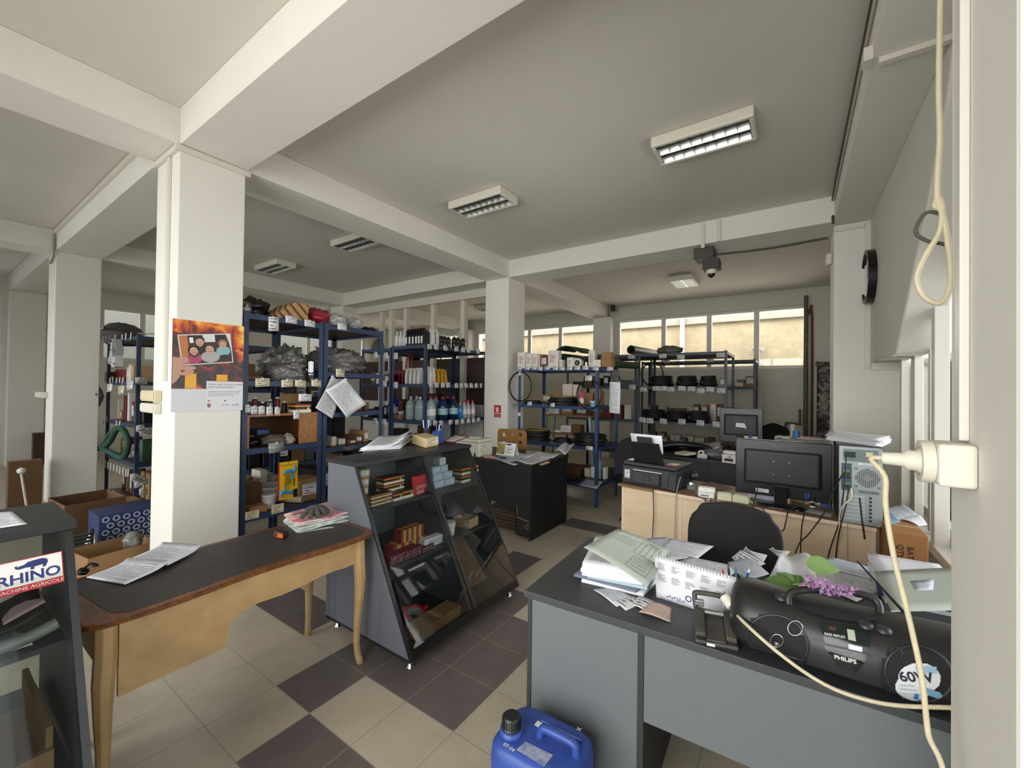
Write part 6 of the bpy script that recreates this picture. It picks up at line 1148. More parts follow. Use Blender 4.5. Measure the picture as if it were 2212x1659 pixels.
for k,(s,M,r_,lab) in enumerate(((1.0,BAGW,0,'bottom white plastic bag of the folded pile on the table'),(.96,BAGW,4,'second white plastic bag of the folded pile on the table'),(.95,BAGW,-5,'third white plastic bag of the folded pile on the table'),(.98,BAGR,2,'top red-patterned plastic bag of the folded pile on the table'))):
    R=rz(r_); Q=[c+R@((p-c)*s)+V((0,0,.001+.0135*k)) for p in Pb]; t=thing('folded_bag',lab,'plastic bag',Q[0][:],group='folded bags on the table'); MB().sheet(*Q,12,10,lift=lambda a,b,k=k:.004*math.sin(a*11+k*2)*math.sin(b*9+k),t=.008).build('folded_film',M,t); MB().sheet(Q[0]+V((0,0,.0088)),Q[0]*.8+Q[1]*.2+V((0,0,.0088)),Q[3]*.8+Q[2]*.2+V((0,0,.0088)),Q[3]+V((0,0,.0088)),4,8,lift=lambda a,b:.002*math.sin(b*12),t=.002).build('folded_edge',M,t)
c=Z(680,1112,zT+.06); t=thing('work_glove','grey knitted glove dropped on the plastic bags','glove',c[:]); WOOL=mat('grey_wool','#4f4d47',.95,nz=(60,.3),bump=(160,.6))
MB().blob(c+V((0,.01,.001)),(.12,.125,.062),66,.22,2.2,28,16).build('palm',WOOL,t)
for i in range(5):
    a=math.radians(-75+32*i); d=V((math.cos(a)*.95,math.sin(a)*1.0-.1,0)); MB().tube([c+d*.035+V((0,0,.045)),c+d*.06+V((0,0,.034)),c+d*.085+V((0,0,.016)),c+d*.095+V((0,0,.012))],[.014,.015,.014,.009],10).build('finger',WOOL,t)
flatpaper('clear crumpled film corner under the folded plastic bags',zT+.0005,((640,1152),(655,1150),(722,1140),(690,1130)),mat('clear_film_corner','#9a9d98',.25),'film_scrap','film',lambda a,b:.003*math.sin(a*9))
# ------------------------------------------------------------------ front desk
from mathutils.bvhtree import BVHTree
DT=mat('desk_top_dark','#3b3d3f',.5,nz=(70,.1)); DG=mat('desk_grey','#666b6d',.5,nz=(80,.06)); DE=mat('desk_edge','#2e3032',.5)
D0=(-.934,1.482,0); DA=math.radians(2.3)
t=thing('office_desk','grey desk with dark top and edging in the front of the room','desk',D0,DA)
def loc(M0,a,b):
    m_=MB().box(a,b); m_.v=[tuple(M0@V(p)) for p in m_.v]; return m_
DM=Matrix.Translation(V(D0))@Matrix.Rotation(DA,4,'Z'); LD=1.52; zD=.75
loc(DM,(0,0,.722),(LD,.74,zD)).build('desk_top',DT,t,bevel=.002)
loc(DM,(.012,.012,0),(.03,.73,.7215)).build('side_panel',DE,t)
xd=.493
loc(DM,(.0305,.016,.02),(xd-.022,.034,.7215)).build('cupboard_panel',DG,t); loc(DM,(xd-.022,.012,0),(xd,.73,.7215)).build('side_panel',DE,t)
loc(DM,(xd+.0005,.016,.405),(LD-.031,.034,.7215)).build('modesty_panel',DG,t); loc(DM,(LD-.03,.012,0),(LD-.012,.73,.7215)).build('side_panel',DE,t); loc(DM,(.0305,.035,.02),(xd-.0225,.72,.04)).build('cupboard_base',DE,t); loc(DM,(xd+.0005,.715,.02),(LD-.031,.73,.7215)).build('added_shade_panel',DE,t)  # last panel, at the back, is added unseen to keep light from under the desk
zd=zD+.0008
# paper pile with the folder on top
px=((1247,1252),(1430,1288),(1452,1225),(1290,1195))
P0=[Z(u,v,zD) for u,v in px]
P0=[Z(u,v,zD) for u,v in ((1256,1258),(1390,1290),(1440,1235),(1310,1198))]; ctr=sum(P0,V())/4
def slab(label,name,cat,z,h,s,r,M,off=(0,0),curl=0,n=1):
    R=rz(r); t=thing(name,label,cat,(ctr.x+off[0],ctr.y+off[1],z),group=None)
    for k in range(n):
        Q=[ctr+V((off[0],off[1],0))+rz(r+random.uniform(-3,3)*(n>1))@((p-ctr)*s) for p in P0]; Q=[V((q.x+random.uniform(-.004,.004)*(n>1),q.y,z+k*h/n+.0005)) for q in Q]
        MB().sheet(*Q,8,8,lift=lambda a,b:curl*((1-a)**2),t=h/n-.0012).build('sheets' if n>1 else 'cover',M if k==n-1 else PAPER,t)
    return t
slab('white writing pad at the bottom of the desk paper pile','paper_pad','paper pad',zd,.014,1.0,0,PAPER)
slab('grey-blue folder second from the bottom of the desk paper pile','folder','folder',zd+.0145,.01,1.04,-4,mat('blue_grey_folder','#6e7486',.5),(-.02,.0))
slab('pale folder under the white sheets of the desk paper pile','folder','folder',zd+.025,.012,.95,3,mat('pale_blue_folder','#a9bcc4',.5),(.01,.0))
slab('thick ream of white sheets in the desk paper pile','paper_ream','papers',zd+.0375,.06,.98,8,TEXT,(-.025,.0),n=6)
FO=mat('sage_card','#a9afa4',.7)
Qf=[Z(1262,1183,.94),Z(1398,1270,.855),Z(1445,1190,.865),Z(1335,1143,.96)]
t=thing('card_folder','sage green card folder with a printed grid tilted on the paper pile','folder',(Qf[1])[:]); MB().sheet(*Qf,8,8,lift=lambda a,b:.008*math.sin(a*3),t=.004).build('cover',FO,t)
def onf(a,b,k=.0046): return (Qf[0]*(1-a)+Qf[1]*a)*(1-b)+(Qf[3]*(1-a)+Qf[2]*a)*b+((Qf[1]-Qf[0]).cross(Qf[3]-Qf[0])).normalized()*(.008*math.sin(a*3)+k)
IKG=mat('folder_ink','#4b504c',.7); g=MB()
def line(a0,b0,a1,b1,w=.0012): 
    n=6
    for i in range(n):
        p,q=onf(a0+(a1-a0)*i/n,b0+(b1-b0)*i/n),onf(a0+(a1-a0)*(i+1)/n,b0+(b1-b0)*(i+1)/n); nn=((Qf[1]-Qf[0]).cross(Qf[3]-Qf[0])).normalized(); s_=(q-p).cross(nn).normalized()*w/2
        g.add([p-s_,p+s_,q+s_,q-s_,p-s_+nn*.0002,p+s_+nn*.0002,q+s_+nn*.0002,q-s_+nn*.0002],[(0,3,2,1),(4,5,6,7),(0,1,5,4),(2,3,7,6)])
for b in (.62,.68,.74,.8): line(.08,b,.5,b)
for a in (.55,.64,.73,.82,.9): line(a,.5,a,.86)
for b in (.5,.8,.86): line(.55,b,.9,b)
for a,b,c,d in ((.6,.12,.92,.12),(.92,.12,.92,.4),(.92,.4,.6,.4),(.6,.4,.6,.12),(.64,.2,.88,.2),(.64,.27,.88,.27),(.64,.34,.88,.34)): line(a,b,c,d)
g.build('folder_print',IKG,t); text('DOSAR',t,onf(.66,.88),Qf[1]-Qf[0],Qf[3]-Qf[0],.014,IKG)
# small price slips
for i,(q,M,lab) in enumerate(((((1282,1274),(1335,1312),(1378,1296),(1322,1270)),HAND,'long white handwritten slip nearest the paper pile'),(((1325,1300),(1352,1318),(1392,1300),(1360,1288)),TAGM,'white slip half under the others in front of the pile'),(((1362,1306),(1398,1320),(1420,1302),(1380,1288)),TAGM,'barcoded white slip on the slips before the calendar'),(((1380,1322),(1448,1343),(1450,1312),(1408,1300)),mat('peach_slip','#d3b9a6',.7,nz=(60,.3)),'peach coloured price slip before the calendar'))): flatpaper(lab,zd+.0016*i,q,M,'price_slip','price slip',lambda a,b:.003*math.sin(a*4),t=.001)
# desk calendar (tent form)
zc_=zd; A=Z(1418,1290,zD); B_=Z(1548,1333,zD); TA=Y(1414,1199,A.y+.045); TB=Y(1590,1249,B_.y+.045); TA.y=A.y+.04; 
up_=V((0,.045,.165)); TA=A+V((-.012,.05,.165)); TB=Z(1590,1249,TA.z); TA=Z(1414,1199,TA.z); BB=B_+(TB-TA-(B_-A))*1.0
B_=Z(1572,1340,zD)
t=thing('desk_calendar','white spiral desk calendar for the whole year beside the paper pile','calendar',((A+B_)/2)[:])
A2=A+V((0,0,.001)); B2=B_+V((0,0,.001)); MB().sheet(A2,B2,TB,TA,6,6,t=.0015).build('front_page',mat('calendar_white','#dcdce0',.6),t)
bk=V((.03,.11,0)); MB().sheet(B2+bk,A2+bk,TA+V((0,.003,0)),TB+V((0,.003,0)),4,4,t=.0015).build('back_page',WHITE,t); MB().sheet(A2+V((.01,.006,0)),B2+V((-.01,.006,0)),B2+bk+V((-.01,-.006,0)),A2+bk+V((.01,-.006,0)),3,3,t=.001).build('foot_page',WHITE,t)
CI=mat('calendar_ink','#55575f',.6)
def oc(a,b,k=.0019): return (A2*(1-a)+B2*a)*(1-b)+(TA*(1-a)+TB*a)*b+((B2-A2).cross(TA-A2)).normalized()*k
w=MB()
for i in range(26):
    a=(i+.5)/26; c=oc(a,.985); d=(TA-A2).normalized(); n_=((B2-A2).cross(TA-A2)).normalized(); w.tube([c-d*.004+n_*.002,c+n_*.004+d*.002,c+d*.006-n_*.001],.0009,5,sub=2)
w.build('spiral_binding_ring',mat('spiral_wire','#77787c',.3,.8),t)
mp=MB(); rr=random.Random(3)
for r_ in range(2):
    for c_ in range(5):
        a0=.04+.19*c_; b0=.84-.27*r_; 
        for k in range(6):
            ww=(.10 if k==0 else rr.uniform(.05,.13)); P=[oc(a0,b0-.028*k),oc(a0+ww,b0-.028*k),oc(a0+ww,b0-.028*k+.010),oc(a0,b0-.028*k+.010)]; mp.prism(P,((B2-A2).cross(TA-A2)).normalized()*.0002)
mp.build('month_print',CI,t); text('SEA',t,oc(.3,.06),B2-A2,TA-A2,.022,NAVY); text('Soluții complete pentru agricultură',t,oc(.06,.01),B2-A2,TA-A2,.0085,NAVY)
MB().pipe(oc(.47,.2),oc(.47,.2)+((B2-A2).cross(TA-A2)).normalized()*.0006,.012,.008,20).build('round_logo',NAVY,t)
mk=MB(); [mk.prism([oc(.16+.035*i,.08+.03*(i%2)),oc(.185+.035*i,.08+.03*(i%2)),oc(.185+.035*i,.11+.03*(i%2)),oc(.16+.035*i,.11+.03*(i%2))],((B2-A2).cross(TA-A2)).normalized()*.0003) for i in range(4)]; mk.build('logo_print',NAVY,t)
# hole punch
c=Z(1538,1395,zD); hA=math.radians(14); HM=Matrix.Translation(V((c.x,c.y+.055,zD)))@Matrix.Rotation(hA,4,'Z')
t=thing('hole_punch','black desk hole punch at the desk front before the calendar','hole punch',(HM@V((0,0,0)))[:]); PBK=mat('dusty_black','#2e2d2b',.45,nz=(18,.4),hex2='#4a463f')
def hb(a,b,nm,M=PBK,bev=.006):
    m_=MB().box(a,b); m_.v=[tuple(HM@V(p)) for p in m_.v]; return m_.build(nm,M,t,bevel=bev)
hb((-.066,-.062,.001),(.066,.06,.016),'base_tray'); 
def hp_(poly,x0,x1,nm,M=PBK,bev=.004):
    m_=MB().prism([(x0,y,z) for y,z in poly],(x1-x0,0,0)); m_.v=[tuple(HM@V(p)) for p in m_.v]; return m_.build(nm,M,t,bevel=bev)
for sx in (-1,1): hp_([(-.045,.0165),(.06,.0165),(.06,.07),(.03,.078),(-.045,.032)],min(sx*.03,sx*.063),max(sx*.03,sx*.063),'punch_block')
hp_([(-.06,.0165),(.05,.0165),(.05,.058),(-.06,.022)],-.0295,.0295,'press_lever')
m_=MB().tube([(-.056,.05,.07),(-.06,.062,.105),(-.048,.066,.116),(.048,.066,.116),(.06,.062,.105),(.056,.05,.07)],.0085,8); m_.v=[tuple(HM@V(p)) for p in m_.v]; m_.build('lever_hoop',PBK,t)
m_=MB().cyl((-.0295,.03,.07),(.0295,.03,.07),.011,n=14); m_.v=[tuple(HM@V(p)) for p in m_.v]; m_.build('axle',CHROME,t)
for sx in (-1,1): hb((sx*.058,.04,.079),(sx*.03,.06,.1),'chrome_clip',CHROME,.002)
hb((-.03,-.064,.003),(-.005,-.0622,.012),'front_label',WHITE,.0005)
# ------------------------------------------------------------------ boombox
BB=mat('boombox_black','#1d1d1f',.42,nz=(30,.3),hex2='#262422',bump=(120,.04)); BBG=mat('boombox_gloss','#121214',.12); BBC=mat('boombox_charcoal','#2a2c30',.4)
bx0,bx1=-.178,.46; ns=30; NV=28; vs=[]; 
def bsec(s):
    e=abs(2*s-1); end=max(0,1-max(0,(e-.8)/.2)**2)**.5
    bow=.016*(1-(2*s-1)**2); ry=(.098+.0*e+bow*.5)*(.35+.65*end); rzz=(.098-.006*(1-e))*(.45+.55*end); yc=1.632+ .004*e - bow*.6; zc=zD+.002+.098 - (.004*(1-e))
    return yc,zc,ry,rzz
for i in range(ns+1):
    s=.5-.5*math.cos(PI*i/ns); x=bx0+(bx1-bx0)*s; yc,zc,ry,rzz=bsec(s)
    for k in range(NV):
        a=2*PI*k/NV; ca,sa=math.cos(a),math.sin(a); p=2/2.7
        yy=yc+ry*math.copysign(abs(ca)**p,ca); z_=zc+rzz*math.copysign(abs(sa)**p,sa)
        if sa>0: yy+=.022*sa     # the top leans back
        if z_<zD+.0015: z_=zD+.0015
        vs.append((x,yy,z_))
fs=[(i*NV+k,(i+1)*NV+k,(i+1)*NV+(k+1)%NV,i*NV+(k+1)%NV) for i in range(ns) for k in range(NV)]
t=boom=thing('boombox','black boombox with a round white 60W sticker on the front desk','boombox',((bx0+bx1)/2,1.63,zD))
m_=MB(); m_.add(vs,fs,0,True); m_.add(vs[:NV],[tuple(range(NV))],0); m_.add(vs[-NV:],[tuple(range(NV))[::-1]],0); m_.build('case',BB,t)
bv=BVHTree.FromPolygons([V(v) for v in vs],fs)
def onb(u,v,k=.0015):
    d=ray(u,v).normalized(); h_=bv.ray_cast(O,d)
    if h_[0] is None: return None
    n_=h_[1]; n_=n_ if n_.dot(d)<0 else -n_
    return h_[0]+n_*k
def patch(name,M,quad,nx=10,ny=8,k=.0012,mask=None,th=.0012):
    """thin plate that follows the case surface; quad = its corners as seen, listed a b c d"""
    a,b,c,d=[V((*q,0)) for q in quad]; top={};m_=MB(); W=nx+1; pts=[];bot=[]
    for j in range(ny+1):
        for i in range(nx+1):
            u=i/nx;w=j/ny;p=(a*(1-u)+b*u)*(1-w)+(d*(1-u)+c*u)*w; q=onb(p.x,p.y,k+th); r_=onb(p.x,p.y,k)
            pts.append(q); bot.append(r_)
    fs=[]
    for j in range(ny):
        for i in range(nx):
            if mask and not mask((i+.5)/nx,(j+.5)/ny): continue
            f=(j*W+i,j*W+i+1,(j+1)*W+i+1,(j+1)*W+i)
            if all(pts[q] is not None for q in f): fs.append(f)
    idx=sorted({q for f in fs for q in f}); mp_={q:i for i,q in enumerate(idx)}
    if not idx: return None
    T=[pts[q] for q in idx]; m_.add(T,[tuple(mp_[q] for q in f) for f in fs],0,True); return m_.build(name,M,t)
def ringpatch(name,M,u,v,ru,rv,w,k=.0025,rot=0,n=26):
    m_=MB(); pts=[]
    for i in range(n+1):
        a=2*PI*i/n; du=ru*math.cos(a); dv=rv*math.sin(a); q=onb(u+du*math.cos(rot)-dv*math.sin(rot),v+du*math.sin(rot)+dv*math.cos(rot),k)
        if q is not None: pts.append(q)
    return m_.tube(pts,w,6,sub=1).build(name,M,t)
ell_m=lambda i,j: (2*i-1)**2+(2*j-1)**2<1
patch('speaker_grille',mat('speaker_cloth','#191817',.75,bump=(350,.4)),((1600,1325),(1735,1330),(1745,1460),(1628,1425)),14,12,.001,ell_m)
patch('speaker_grille',mat('speaker_cloth','#191817',.75,bump=(350,.4)),((1905,1395),(2045,1420),(2050,1535),(1905,1500)),14,12,.001,lambda i,j:(2*i-1)**2+(2*j-1)**2<1.2)
ringpatch('speaker_rim',BBC,1680,1385,68,54,.004,.001,.45); ringpatch('speaker_rim',BBC,1985,1455,75,58,.004,.001,.3)
for u,v,r_,M in ((1718,1357,16,CHROME),(1678,1383,14,CHROME),(1931,1414,17,BBC)): ringpatch('tweeter_ring',M,u,v,r_,r_*.95,.0016,.003)
q=onb(1678,1383,.001); MB().blob(q-V((0,.003,.008)),(.018,.018,.016),1,.0,1,12,8,flat=False).build('tweeter_dome',STEEL,t)
patch('cassette_door',BBC,((1755,1380),(1895,1415),(1908,1508),(1738,1452)),10,8,.0008); patch('display_window',mat('display_dark','#16201c',.15),((1768,1344),(1878,1362),(1878,1408),(1782,1388)),10,6,.003)
patch('display_insert',mat('display_pale','#a8b09c',.4),((1829,1361),(1845,1364),(1849,1386),(1832,1382)),3,3,.0052); patch('display_red',mat('display_red','#5a2a22',.4),((1791,1354),(1806,1357),(1804,1364),(1790,1361)),2,2,.0052)
patch('logo_shield',BBG,((1778,1392),(1880,1414),(1850,1450),(1808,1436)),10,6,.0035); patch('chrome_tab',STEEL,((1832,1391),(1862,1398),(1862,1407),(1833,1400)),3,2,.006)
def btext(body,u,v,u2,v2,up,size,M,k=.006,bold=0):
    p=onb(u,v,k); q=onb(u2,v2,k); r_=onb(up[0],up[1],k)
    if None in (p,q,r_): return
    text(body,t,p,q-p,r_-p,size,M,bold=bold)
PT=mat('pale_print','#c9cac6',.5); btext('PHILIPS',1802,1420,1846,1431,(1803,1410),.0155,PT,.0055,.03); btext('BASS REFLEX',1781,1371,1818,1378,(1782,1362),.0085,PT,.0058,.02); btext('3 BAND EQUALIZER SYSTEM',1788,1401,1860,1417,(1790,1394),.0045,mat('green_print','#3d6b4c',.5),.0056)
# sticker
sm=lambda i,j: ((i-.52)/.44)**2+((j-.40)/.42)**2<1 or ((i-.4)/.38)**2+((j-.64)/.36)**2<1
patch('sticker_white',mat('sticker_paper','#d6d8da',.5),((1930,1432),(2035,1434),(2035,1512),(1932,1508)),46,38,.0035,sm,.0006); patch('sticker_blue_smear',mat('pale_blue_print2','#8fb3c6',.5),((1975,1438),(2022,1440),(2020,1453),(1980,1451)),6,3,.0058); patch('sticker_blue_fish',mat('mid_blue_print','#6f9db5',.5),((1990,1480),(2036,1494),(2030,1506),(2000,1496)),8,4,.0058,ell_m); patch('sticker_blue_square',mat('blue_square','#2f78b8',.5),((1974,1494),(1983,1495),(1981,1506),(1972,1504)),2,2,.0058)
btext('60W',1944,1468,1985,1470,(1945,1445),.034,mat('sticker_ink','#1c2030',.5),.0062,.02)
for i,b in enumerate(('• bass reflex','• Deep Sound','• 3 Way speaker')): btext(b,1940,1477+8*i,1980,1481+8*i,(1941,1468+8*i),.0068,mat('pale_blue_print2','#8fb3c6',.5),.0062)
# carrying handle, CD lid, knobs on the top
ht=zD+.196; patch('disc_lid',mat('lid_black','#242426',.35),((1725,1302),(1900,1330),(1895,1352),(1740,1330)),12,6,.003,ell_m)
hp=[onb(u,v,.0) for u,v in ((1703,1302),(1900,1322))]
hp=[p for p in hp if p is not None]
if len(hp)==2: MB().tube([hp[0]+V((0,0,-.005)),hp[0]+V((.012,.02,.03)),hp[0]*.5+hp[1]*.5+V((0,.035,.04)),hp[1]+V((-.012,.02,.03)),hp[1]+V((0,0,-.005))],.011,10).build('carry_handle',BB,t)
for u,v in ((1870,1350),(1908,1360),(1688,1290)):
    q=onb(u,v,0)
    if q is not None: MB().lathe([(.02,-.004),(.019,.004),(.012,.008)],q,18).build('knob',BBC,t)
an=Z(1852,1212,1.02); ab=onb(1952,1322,.0) or Z(1952,1322,.93); MB().tube([ab,ab*.5+an*.5,an],[.0045,.0035,.0025],8,sub=1).build('aerial',BLACK,t)
# plug and the cream lead along the desk front
a=Y(1566,1289,1.62); b=Y(1581,1311,1.6); pl=thing('power_plug','loose cream plug lying between calendar and boombox','plug',b[:]); MB().cyl(a,b,.019,.017,18).build('plug_body',WP,pl); MB().cyl(b,b+(b-a)*.6,.011,.006,14).build('strain_relief',WP,pl)
for s_ in (-1,1): d=(a-b).normalized(); sdv=d.cross(V((0,0,1))).normalized(); MB().cyl(a+sdv*.0085*s_,a+d*.018+sdv*.0085*s_,.0024,n=8).build('pin',STEEL,pl)
yl=1.468
MB().tube([b+(b-a)*.6,Y(1600,1337,1.53),Y(1640,1375,1.48),Y(1690,1417,yl),Y(1750,1460,yl),Y(1810,1492,yl),Y(1880,1514,yl),Y(1950,1525,yl+.01),Y(2060,1529,yl+.02),Y(2140,1535,yl+.05)],.0052,10).build('lead',CAB,pl)
# lilac sprig
t=thing('lilac_sprig','sprig of purple lilac with green leaves lying on the boombox','flowers',Z(1760,1290,.94)); LF=mat('lilac_leaf','#4d6b33',.45,nz=(20,.3)); LP=mat('lilac_petal','#b894bb',.6,nz=(40,.4),hex2='#8a5d88'); zL=.965
fl=MB(); rr=random.Random(11)
pa,pb=Z(1740,1262,.985),Z(1846,1280,.98)
for i in range(190):
    s=rr.random(); wv=.038*(1-.5*s); a=rr.uniform(0,2*PI); r_=wv*rr.random()**.5; c=pa.lerp(pb,s)+V((r_*math.cos(a)*.6,r_*math.cos(a)*.8,r_*math.sin(a)*.7)); nx=V((rr.uniform(-1,1),rr.uniform(-1.4,.2),rr.uniform(-.2,1.2))).normalized(); e1=nx.orthogonal().normalized(); e2=nx.cross(e1)
    for k in range(4):
        q=k*PI/2+rr.random()*.3; d=e1*math.cos(q)+e2*math.sin(q); g_=nx.cross(d); p=[c,c+d*.0035+g_*.003+nx*.001,c+d*.0075+nx*.002,c+d*.0035-g_*.003+nx*.001]
        fl.add(p+[x-nx*.0006 for x in p],[(0,1,2,3),(7,6,5,4)],0)
fl.build('flower_panicle',LP,t); MB().tube([Z(1676,1262,.955),Z(1700,1265,.965),pa,pb],.0028,6).build('stem',mat('lilac_stem','#6d7340',.6),t)
def leaf(c,dir_,up_,L,W):
    d=V(dir_).normalized(); s_=d.cross(V(up_)).normalized(); n_=s_.cross(d); P=[];n=9; m_=MB(); vs=[];fs=[]
    for i in range(n+1):
        a=i/n; w=W*math.sin(PI*a**.75)*(1 if a<1 else 0)
        for j in (-1,-.5,0,.5,1): vs.append(c+d*(L*a)+s_*(w*j)+n_*(.25*w*abs(j)-.12*L*a*a))
    for i in range(n):
        for j in range(4): fs.append((i*5+j,i*5+j+1,(i+1)*5+j+1,(i+1)*5+j))
    m_.add(vs,fs,0,True); K=len(vs); m_.add([v-n_*.0006 for v in vs],[f[::-1] for f in fs],0,True); m_.build('leaf',LF,t)
c0=Z(1716,1262,.975)
for d,u_,L,W in (((-1,-.1,.1),(0,-.4,1),.075,.026),((-.6,.8,.2),(0,-.6,1),.07,.026),((-.2,-1,-.3),(.2,-.3,1),.055,.022),((.3,.9,.35),(0,-.7,.8),.06,.02),((-.8,.3,.3),(.2,-.8,.6),.06,.02)): leaf(c0+V((random.uniform(-.012,.012),random.uniform(-.012,.012),0)),d,u_,L,W)
LF=mat('pale_leaf','#6f8a4e',.45,nz=(15,.2)); leaf(Z(1738,1216,1.03),(1,.15,-.03),(0,-.75,.6),.1,.03)
b9=onb(1805,1316,.004)
# pens in a cup behind the calendar
q=Z(1597,1290,zD); q=V((q.x-.0,1.79,zD)); t=thing('pen_cup','dark pen cup between the calendar and the boombox','cup',q); MB().pipe(q+V((0,0,.001)),q+V((0,0,.1)),.034,.03,20).build('cup_body',BLACK,t); MB().cyl(q+V((0,0,.001)),q+V((0,0,.005)),.0298,n=20).build('cup_base',BLACK,t)
for i,(dx,dy,dz,M) in enumerate(((.022,.0,.172,mat('pen_blue','#2a4fb0',.3)),(.012,-.01,.155,mat('pencil_green','#3f7a5a',.4)),(-.012,.01,.16,BLACK),(.0,.015,.165,mat('pen_teal','#3c6d86',.3)),(-.02,-.0,.15,RED))):
    p=thing('pen','%s pen standing in the dark desk cup'%ORD[i],'pen',q+V((dx*.5,dy*.5,.006)),group='pens in the desk cup'); MB().cyl(q+V((dx*.4,dy*.4,.0065)),q+V((dx*2,dy*2,dz)),.0042,n=8).build('barrel',M,p); MB().cyl(q+V((dx*2,dy*2,dz+.0003)),q+V((dx*2.15,dy*2.15,dz+.012)),.0043,.0025,n=8).build('tip',WHITE if i==0 else M,p)
# papers across the back of the desk
flatpaper('big grey typed sheet at the back of the desk',zd+.0002,((1340,1168),(1420,1215),(1490,1205),(1440,1160)),LEDGER); flatpaper('lined note sheet beside the folder at the back of the desk',zd+.0016,((1418,1192),(1500,1212),(1542,1180),(1445,1163)),HAND)
flatpaper('wide printed sheet in the middle of the desk',zd+.003,((1440,1225),(1560,1262),(1600,1225),(1490,1203)),TEXT); flatpaper('blue and yellow printed card by the folder',zd+.05,((1404,1185),(1440,1200),(1440,1187),(1410,1179)),mat('blue_yellow_card','#2e4f95',.5,nz=(40,.9),hex2='#c9b58a'),'printed_card','card')
slips=[(((1580,1205),(1620,1232),(1650,1215),(1600,1188)),.06,'crumpled receipt standing among the papers behind the boombox',TAGM),(((1605,1188),(1640,1232),(1652,1200),(1612,1180)),.075,'curled printed receipt near the chair back',HAND),(((1660,1186),(1690,1210),(1703,1192),(1670,1182)),.05,'small white receipt near the light counter',TAGM),(((1572,1215),(1610,1255),(1660,1235),(1610,1205)),.04,'white sheet propped before the chair back',LEDGER)]
for q,h,lab,M in slips: paper('receipt',lab,'receipt',[Z(u,v,zD+h*(.2+.8*(i>1))) for i,(u,v) in enumerate(q)],M,lambda a,b:.015*math.sin(a*4)*b,group=None)
P=[Z(u,v,zD+z_) for u,v,z_ in ((1655,1262,.05),(1760,1272,.05),(1760,1200,.12),(1690,1190,.14))]; t=thing('clear_wrap','clear crumpled plastic wrap behind the lilac leaves','plastic wrap',P[0][:]); MB().sheet(*P,12,10,lift=lambda a,b:.02*math.sin(a*7+b*3)+.01*math.sin(b*11),t=.001).build('film',mat('wrap_film','#c4c5c4',.3,alpha=.5),t)
flatpaper('wide grey printed sheet behind the boombox',zd+.004,((1700,1235),(1850,1300),(1930,1262),(1800,1212)),NEWS); flatpaper('sheet with a printed form under the boombox aerial',zd+.01,((1740,1215),(1880,1250),(1905,1232),(1800,1205)),LEDGER)
flatpaper('olive card folder at the right-hand back of the desk',zd+.006,((1850,1225),(1900,1275),(1935,1262),(1880,1218)),mat('olive_card','#8d9070',.6),'folder','folder')
Q=[Z(1925,1322,.862),Z(2090,1318,.862),Z(2085,1226,.862),Z(1888,1236,.862)]; t=thing('card_folder','large sage card folder on the stack beside the near pier','folder',Q[0][:]); MB().sheet(*Q,6,6,t=.004).build('cover',FO,t); MB().sheet(*[q_*.25+sum(Q,V())/4*.75+V((0,.02,.0046)) for q_ in Q],3,3,t=.0003).build('printed_form',LEDGER,t)
Pq=[Z(u,v,zD) for u,v in ((1950,1330),(2090,1345),(2110,1265),(1960,1262))]; cq=sum(Pq,V())/4; cq.y=max(cq.y,1.86); cq.x=.42
for i,(M,h) in enumerate(((PAPER,.02),(mat('navy_binder','#1f2f6b',.5),.012),(TEXT,.03),(mat('blue_grey_folder','#6e7486',.5),.012),(PAPER,.03))):
    z_=zd+sum((.02,.012,.03,.012,.03)[:i]); R=rz((-1)**i*4); Q=[cq+R@V((a*.12,b*.15,0)) for a,b in ((-1,-1),(1,-1),(1,1),(-1,1))]; tt=thing('paper_pad',('lowest white pad','navy binder','white printed ream','grey-blue folder','top white ream')[i]+' in the stack behind the boombox end','papers',(cq.x,cq.y,z_)); MB().sheet(*[V((p.x,p.y,z_)) for p in Q],6,6,t=h-.001).build('sheets',M,tt)
# ------------------------------------------------------------------ office chair before the light counter
t=thing('office_chair','black fabric office chair between the front desk and the light counter','chair',(-.275,2.62,0)); sh=[]
for i in range(25):
    a=i/24; 
w_=.235
def backpt(a,b): # a -1..1 across, b 0..1 up
    wd=w_; edge=1 if b<.5 else max(.35,1-((b-.5)/.5)**3.4)**(1/3.4); x=a*wd*edge
    return V((-.275+x, 2.62+.05*(1-a*a)*.6+.03*b, .55+.415*b-.025*a*a*b))
vs=[];nu,nv=16,12
for j in range(nv+1):
    for i in range(nu+1): vs.append(backpt(2*i/nu-1,j/nv))
m_=MB(); W=nu+1; fs=[(j*W+i,(j+1)*W+i,(j+1)*W+i+1,j*W+i+1) for j in range(nv) for i in range(nu)]; K=len(vs)
m_.add(vs,fs,0,True); o_=[p+V((0,-.045,0)) for p in vs]; m_.add(o_,[f[::-1] for f in fs],0,True)
edge=[i for i in range(W)]+[r*W+nu for r in range(1,nv+1)]+[nv*W+i for i in range(nu-1,-1,-1)]+[r*W for r in range(nv-1,0,-1)]
for q in range(len(edge)): i,j=edge[q],edge[(q+1)%len(edge)]; m_.f.append((i,j,K+j,K+i)); m_.m.append(0); m_.s.append(True); m_.uv.append(None)
m_.build('backrest',DARK,t,bevel=.012)
MB().box((-.52,2.68,.43),(-.03,3.12,.49)).build('seat',DARK,t,bevel=.03,seg=3); MB().tube([(-.275,2.64,.6),(-.275,2.67,.46),(-.275,2.8,.41)],.018,8).build('back_bracket',BLACK,t); MB().cyl((-.275,2.9,.08),(-.275,2.9,.43),.025).build('gas_column',BLACK,t)
